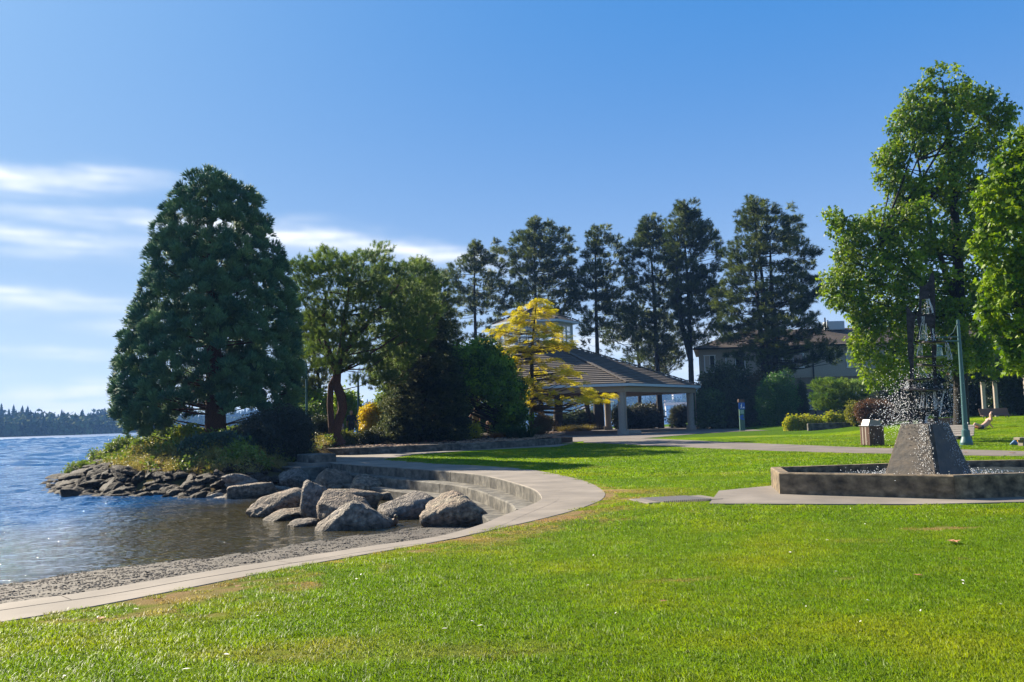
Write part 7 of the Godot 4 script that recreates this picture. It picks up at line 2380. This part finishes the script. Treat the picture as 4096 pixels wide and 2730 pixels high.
# joints of a figure facing +z, for a height of 1.75 m, scaled by s
func person(label: String, at: Vector3, turn: float, s: float, look: Dictionary) -> void:
	var t := thing("person", label, "person", at, turn)
	var sk: Color = look.skin
	var top: Color = look.top
	var low: Color = look.low
	var shin: Color = look.get("shin", sk)
	var sleeve: Color = look.get("sleeve", top)
	var b := []
	var hip := Vector3(0, 0.93, 0)
	b.append([hip + Vector3(-0.07, 0.0, 0), hip + Vector3(0.07, 0.0, 0), 0.115, 0.115, low])
	b.append([hip + Vector3(0, 0.03, 0), Vector3(0, 1.14, 0.01), 0.125, 0.12, top])
	b.append([Vector3(-0.06, 1.18, 0), Vector3(-0.10, 1.36, 0), 0.12, 0.105, top])
	b.append([Vector3(0.06, 1.18, 0), Vector3(0.10, 1.36, 0), 0.12, 0.105, top])
	b.append([Vector3(-0.16, 1.42, 0), Vector3(0.16, 1.42, 0), 0.065, 0.065, top])
	b.append([Vector3(0, 1.42, 0), Vector3(0, 1.54, 0.01), 0.06, 0.052, sk])
	b.append([Vector3(0, 1.61, 0.01), Vector3(0, 1.665, 0.0), 0.085, 0.09, sk])
	b.append([Vector3(0, 1.58, 0.05), Vector3(0, 1.60, 0.06), 0.05, 0.05, sk])
	b.append([Vector3(0, 1.615, 0.105), Vector3(0, 1.60, 0.12), 0.014, 0.016, sk])
	for sd in [-1.0, 1.0]:
		b.append([Vector3(sd * 0.093, 1.62, 0), Vector3(sd * 0.096, 1.64, 0.0), 0.018, 0.02, sk])
		var kn := Vector3(sd * 0.10, 0.50, 0.02)
		var an := Vector3(sd * 0.11, 0.09, -0.02)
		if look.get("stride", false) and sd > 0:
			kn = Vector3(0.11, 0.52, 0.09)
			an = Vector3(0.12, 0.10, 0.08)
		b.append([Vector3(sd * 0.09, 0.90, 0), kn, 0.10, 0.062, low])
		b.append([kn, an, 0.058, 0.042, shin])
		b.append([an + Vector3(0, -0.04, -0.02), an + Vector3(sd * 0.02, -0.05, 0.15), 0.045, 0.036, look.get("shoe", Color(0.1, 0.09, 0.08))])
		var sh := Vector3(sd * 0.20, 1.41, 0)
		var el := Vector3(sd * 0.27, 1.13, -0.03)
		var wr := Vector3(sd * 0.27, 0.90, 0.05)
		if look.get("akimbo", false) and sd < 0:
			el = Vector3(sd * 0.40, 1.17, -0.06)
			wr = Vector3(sd * 0.19, 1.02, 0.05)
		if look.get("lift", false) and sd > 0:
			el = Vector3(sd * 0.28, 1.18, 0.12)
			wr = Vector3(sd * 0.16, 1.32, 0.26)
		b.append([sh, el, 0.058, 0.046, sleeve])
		b.append([el, wr, 0.043, 0.032, sk])
		add_hand(t, wr * s, (wr - el), Vector3(0, 0, 1), sk, s)
	for q in b:
		q[0] *= s
		q[1] *= s
		q[2] *= s
		q[3] *= s
	put("body", body(b, 0.021 * maxf(s, 0.75), 0.045 * s), M["skin"], t)
	if look.has("hair"):
		var h: Color = look.hair
		var hb := [[Vector3(0, 1.66, -0.02) * s, Vector3(0, 1.69, 0.0) * s, 0.098 * s, 0.098 * s, h], [Vector3(0, 1.68, -0.05) * s, Vector3(0, 1.52 if look.get("long", false) else 1.60, -0.06) * s, 0.075 * s, 0.06 * s, h]]
		put("hair", body(hb, 0.016, 0.03 * s), M["skin"], t)
	var e := MB.new()
	e.col = Color(0.03, 0.02, 0.02)
	for sd in [-1.0, 1.0]:
		e.lathe(Transform3D(Basis(Vector3.RIGHT, PI / 2), Vector3(sd * 0.033, 1.635, 0.088) * s), PackedVector2Array([Vector2(0, 0.008), Vector2(0.012, 0.004), Vector2(0.014, -0.01)]), 8)
	put("eyes", e.mesh(), M["skin"], t)
	e = MB.new()
	e.col = Color(0.35, 0.12, 0.09)
	e.tube(PackedVector3Array([Vector3(-0.024, 1.572, 0.092) * s, Vector3(0, 1.570, 0.104) * s, Vector3(0.024, 1.572, 0.092) * s]), PackedFloat32Array([0.004, 0.006, 0.004]), 6)
	put("mouth", e.mesh(), M["skin"], t)

func build_people() -> void:
	R.seed = 15
	var sk := Color(0.50, 0.28, 0.19)
	var p1 := Vector3(-10.61, 0.58, -61.00)
	person("bald man in a black t-shirt standing with his back turned", p1, PI + 0.2, 1.03, {"skin": sk, "top": Color(0.012, 0.013, 0.018), "low": Color(0.02, 0.02, 0.025), "shin": sk})
	person("child in a pale pink top beside the man in black", Vector3(-11.27, 0.55, -61.00), PI - 0.3, 0.68, {"skin": sk, "top": Color(0.55, 0.40, 0.45), "low": Color(0.2, 0.2, 0.3), "hair": Color(0.03, 0.02, 0.015), "long": true})
	person("person in a tan tank top with a hand on the hip under the dark tree", Vector3(-2.40, 0.52, -58.00), 0.25, 1.0, {"skin": Color(0.45, 0.24, 0.15), "top": Color(0.36, 0.28, 0.16), "sleeve": Color(0.45, 0.24, 0.15), "low": Color(0.10, 0.09, 0.06), "hair": Color(0.03, 0.02, 0.015), "akimbo": true, "stride": true})
	person("child in beige shorts and top beside the person in the tank top", Vector3(-1.56, 0.50, -57.00), -0.4, 0.64, {"skin": Color(0.5, 0.29, 0.2), "top": Color(0.42, 0.27, 0.20), "sleeve": Color(0.5, 0.29, 0.2), "low": Color(0.45, 0.35, 0.25), "hair": Color(0.05, 0.03, 0.02), "lift": true})
	# sunbather on the bank: lies back on an elbow, one arm raised to the head
	var at := Vector3(24.29, 0.00, -49.00)
	at.y = lawn_rise(at.x, at.z)
	var t := thing("person", "sunbather lying back on the grass bank with one arm over the head", "person", at, 0.15)
	var s1 := Color(0.62, 0.36, 0.27)
	var bk := [
		[Vector3(0.10, 0.13, 0), Vector3(0.34, 0.28, 0.02), 0.13, 0.12, s1], [Vector3(0.34, 0.28, 0.02), Vector3(0.52, 0.46, 0.02), 0.125, 0.12, s1], [Vector3(0.5, 0.48, -0.14), Vector3(0.54, 0.50, 0.16), 0.07, 0.07, s1],
		[Vector3(0.56, 0.52, 0.0), Vector3(0.62, 0.62, 0.0), 0.055, 0.05, s1], [Vector3(0.66, 0.72, 0.0), Vector3(0.67, 0.77, 0.0), 0.088, 0.09, s1],
		[Vector3(0.08, 0.12, 0.09), Vector3(-0.34, 0.30, 0.10), 0.095, 0.062, s1], [Vector3(-0.34, 0.30, 0.10), Vector3(-0.62, 0.08, 0.12), 0.058, 0.042, s1], [Vector3(-0.64, 0.06, 0.12), Vector3(-0.76, 0.12, 0.12), 0.042, 0.034, s1],
		[Vector3(0.08, 0.12, -0.09), Vector3(-0.36, 0.14, -0.10), 0.095, 0.062, s1], [Vector3(-0.36, 0.14, -0.10), Vector3(-0.78, 0.08, -0.10), 0.058, 0.042, s1], [Vector3(-0.80, 0.07, -0.1), Vector3(-0.86, 0.17, -0.1), 0.042, 0.034, s1],
		[Vector3(0.54, 0.50, 0.20), Vector3(0.50, 0.78, 0.22), 0.055, 0.044, s1], [Vector3(0.50, 0.78, 0.22), Vector3(0.62, 0.88, 0.08), 0.042, 0.032, s1],
		[Vector3(0.54, 0.48, -0.18), Vector3(0.72, 0.24, -0.22), 0.055, 0.044, s1], [Vector3(0.72, 0.24, -0.22), Vector3(0.84, 0.04, -0.12), 0.042, 0.032, s1],
		[Vector3(0.02, 0.12, -0.08), Vector3(0.02, 0.12, 0.08), 0.125, 0.125, Color(0.06, 0.06, 0.09)]]
	put("body", body(bk, 0.024, 0.045), M["skin"], t)
	put("hair", body([[Vector3(0.69, 0.77, 0), Vector3(0.74, 0.68, 0), 0.095, 0.07, Color(0.06, 0.035, 0.02)]], 0.02, 0.03), M["skin"], t)
	add_hand(t, Vector3(0.62, 0.88, 0.08), Vector3(0.7, 0.1, -0.5), Vector3(0, 1, 0), s1, 1.0)
	add_hand(t, Vector3(0.84, 0.05, -0.12), Vector3(1, -0.1, 0.2), Vector3(0, 0, 1), s1, 1.0)
	# two ducks by the boulders
	var dn := [["brown duck sitting near the pyramid boulder", Vector3(-3.01, -0.90, -23.02), 0.5], ["brown duck close to the largest boulder", Vector3(-2.22, -0.90, -23.68), -0.6]]
	for q in dn:
		var d := thing("duck", q[0], "duck", q[1], q[2], "ducks in the bay")
		var br := Color(0.16, 0.10, 0.06)
		var dk := Color(0.09, 0.06, 0.04)
		var db := [[Vector3(0, 0.06, -0.08), Vector3(0, 0.075, 0.07), 0.075, 0.085, br], [Vector3(0, 0.085, -0.13), Vector3(0, 0.11, -0.22), 0.045, 0.02, dk], [Vector3(0, 0.10, 0.11), Vector3(0, 0.20, 0.135), 0.045, 0.032, br], [Vector3(0, 0.215, 0.135), Vector3(0, 0.222, 0.165), 0.042, 0.038, dk], [Vector3(0, 0.205, 0.19), Vector3(0, 0.198, 0.235), 0.016, 0.013, Color(0.35, 0.25, 0.05)], [Vector3(0.065, 0.085, -0.12), Vector3(0.068, 0.09, 0.05), 0.028, 0.034, dk], [Vector3(-0.065, 0.085, -0.12), Vector3(-0.068, 0.09, 0.05), 0.028, 0.034, dk]]
		put("body", body(db, 0.012, 0.03), M["duck"], d)
		var ey := MB.new()
		ey.col = Color(0.01, 0.01, 0.01)
		for sd in [-1.0, 1.0]:
			ey.tube(PackedVector3Array([Vector3(sd * 0.034, 0.228, 0.165), Vector3(sd * 0.042, 0.228, 0.165)]), PackedFloat32Array([0.006, 0.004]), 6)
		put("eyes", ey.mesh(), M["duck"], d)

func bare(x: float, z: float) -> bool:
	for p in paved:
		if Geometry2D.is_point_in_polygon(Vector2(x, z), p):
			return true
	var q := Vector2(x - 2.93, z + 17.42).rotated(deg_to_rad(15.0))
	return absf(q.x) < 0.72 and absf(q.y) < 0.46

func build_grass() -> void:
	R.seed = 2025
	var kinds := [[5.0, 13.0, 0.155, grass_patch(190, 0.2, 0.036, 0.0055)], [13.0, 24.0, 0.29, grass_patch(210, 0.36, 0.042, 0.010)], [24.0, 56.0, 0.66, grass_patch(220, 0.8, 0.05, 0.022)]]
	for q in kinds:
		var xs := []
		var cs := []
		var cell: float = q[2]
		var z := -4.6 if q[0] < 6.0 else -float(q[0])
		while z > -q[1]:
			var d := -z
			var left := x_at(shore_out, z) if z > -40.5 else lerpf(-5.7, 3.0, clampf((-40.5 - z) / 10.0, 0, 1))
			var x := maxf(left + cell * 0.35, -0.62 * d - 2.0)
			while x < 0.62 * d + 2.6:
				var px := x + rf(-0.3, 0.3) * cell
				var pz := z + rf(-0.3, 0.3) * cell
				if px > x_at(shore_out, pz) + cell * 0.12 and not bare(px, pz) and not bare(px + cell * 0.4, pz) and not bare(px - cell * 0.4, pz) and not bare(px, pz + cell * 0.4) and not bare(px, pz - cell * 0.4):
					var dry := dryness(px, pz)
					var hgt := rf(0.75, 1.2) * (1.0 - dry * 0.55) * (0.85 + 0.4 * lawn_noise.get_noise_2d(px * 4, pz * 4))
					if R.randf() > dry * 0.75:
						xs.append(Transform3D(Basis(Vector3.UP, rf(0, TAU)) * Basis.from_scale(Vector3(1, hgt, 1)), Vector3(px, lawn_rise(px, pz), pz)))
						cs.append(grass_tint(px, pz) * rf(0.86, 1.16))
				x += cell
			z -= cell
		tag(many("grass", q[3], M["grass"], xs, cs), ["short mown grass of the foreground lawn", "short mown grass of the lawn around the fountain", "mown grass of the farther lawn"][kinds.find(q)], "grass", "", "stuff")

func build_litter() -> void:
	R.seed = 99
	var fm := MB.new()
	fm.quad(Vector3(-0.5, 0, 0), Vector3(-0.1, 0.08, 0.14), Vector3(0.5, 0.05, 0.0), Vector3(-0.1, 0.10, -0.14), Vector3.UP)
	fm.quad(Vector3(-0.4, 0.06, 0.02), Vector3(0.0, 0.2, 0.16), Vector3(0.4, 0.16, 0.06), Vector3(0.0, 0.12, -0.06), Vector3.UP)
	var fmesh := fm.mesh()
	for i in 46:
		var d := rf(5.8, 15.0)
		var x := rf(-0.5, 0.56) * d
		if x < x_at(shore_out, -d) + 0.3 or bare(x, -d):
			continue
		var o := put("feather", fmesh, M["feather"])
		o.position = Vector3(x, 0.028, -d)
		o.basis = Basis(Vector3.UP, rf(0, TAU)) * Basis.from_scale(Vector3.ONE * rf(0.035, 0.06))
		tag(o, "small white feather tuft lying on the foreground lawn", "feather", "white feathers on the lawn")
	var lm := MB.new()
	for sg in [-1.0, 1.0]:
		for q in [[0.0, 0.5, 0.3], [0.3, 1.0, 0.55], [0.7, 0.9, 0.4], [0.55, 1.3, 0.12]]:
			lm.tri(Vector3(0, 0.02, q[0]), Vector3(sg * q[2], 0.10, q[1] * 0.7), Vector3(0, 0.02, q[1]), Vector3(sg * -0.3, 1, 0).normalized())
	var lmesh := lm.mesh()
	var leaves := [[Vector3(5.00, -0.00, -11.02), 0.17, "large curled brown leaf on the lawn below the fountain"], [Vector3(14.78, 0.00, -31.08), 0.16, "red brown leaf on the footpath right of the fountain"], [Vector3(15.57, 0.00, -29.73), 0.18, "orange brown leaf on the footpath at the right edge"], [Vector3(1.18, 0.00, -7.96), 0.06, "small brown leaf in the lower middle of the lawn"], [Vector3(-2.77, 0.00, -9.28), 0.08, "dark brown leaf on the dry grass beside the promenade"], [Vector3(-3.52, 0.00, -8.01), 0.08, "dark leaf on the dry grass near the lower left corner"], [Vector3(3.67, 0.00, -8.86), 0.07, "small dark leaf on the lawn right of centre"]]
	for q in leaves:
		var o := put("fallen_leaf", lmesh, M["dead_leaf"])
		o.position = q[0] + Vector3(0, 0.035, 0)
		o.basis = Basis(Vector3.UP, rf(0, TAU)) * Basis.from_scale(Vector3.ONE * q[1])
		tag(o, q[2], "leaf", "fallen leaves")
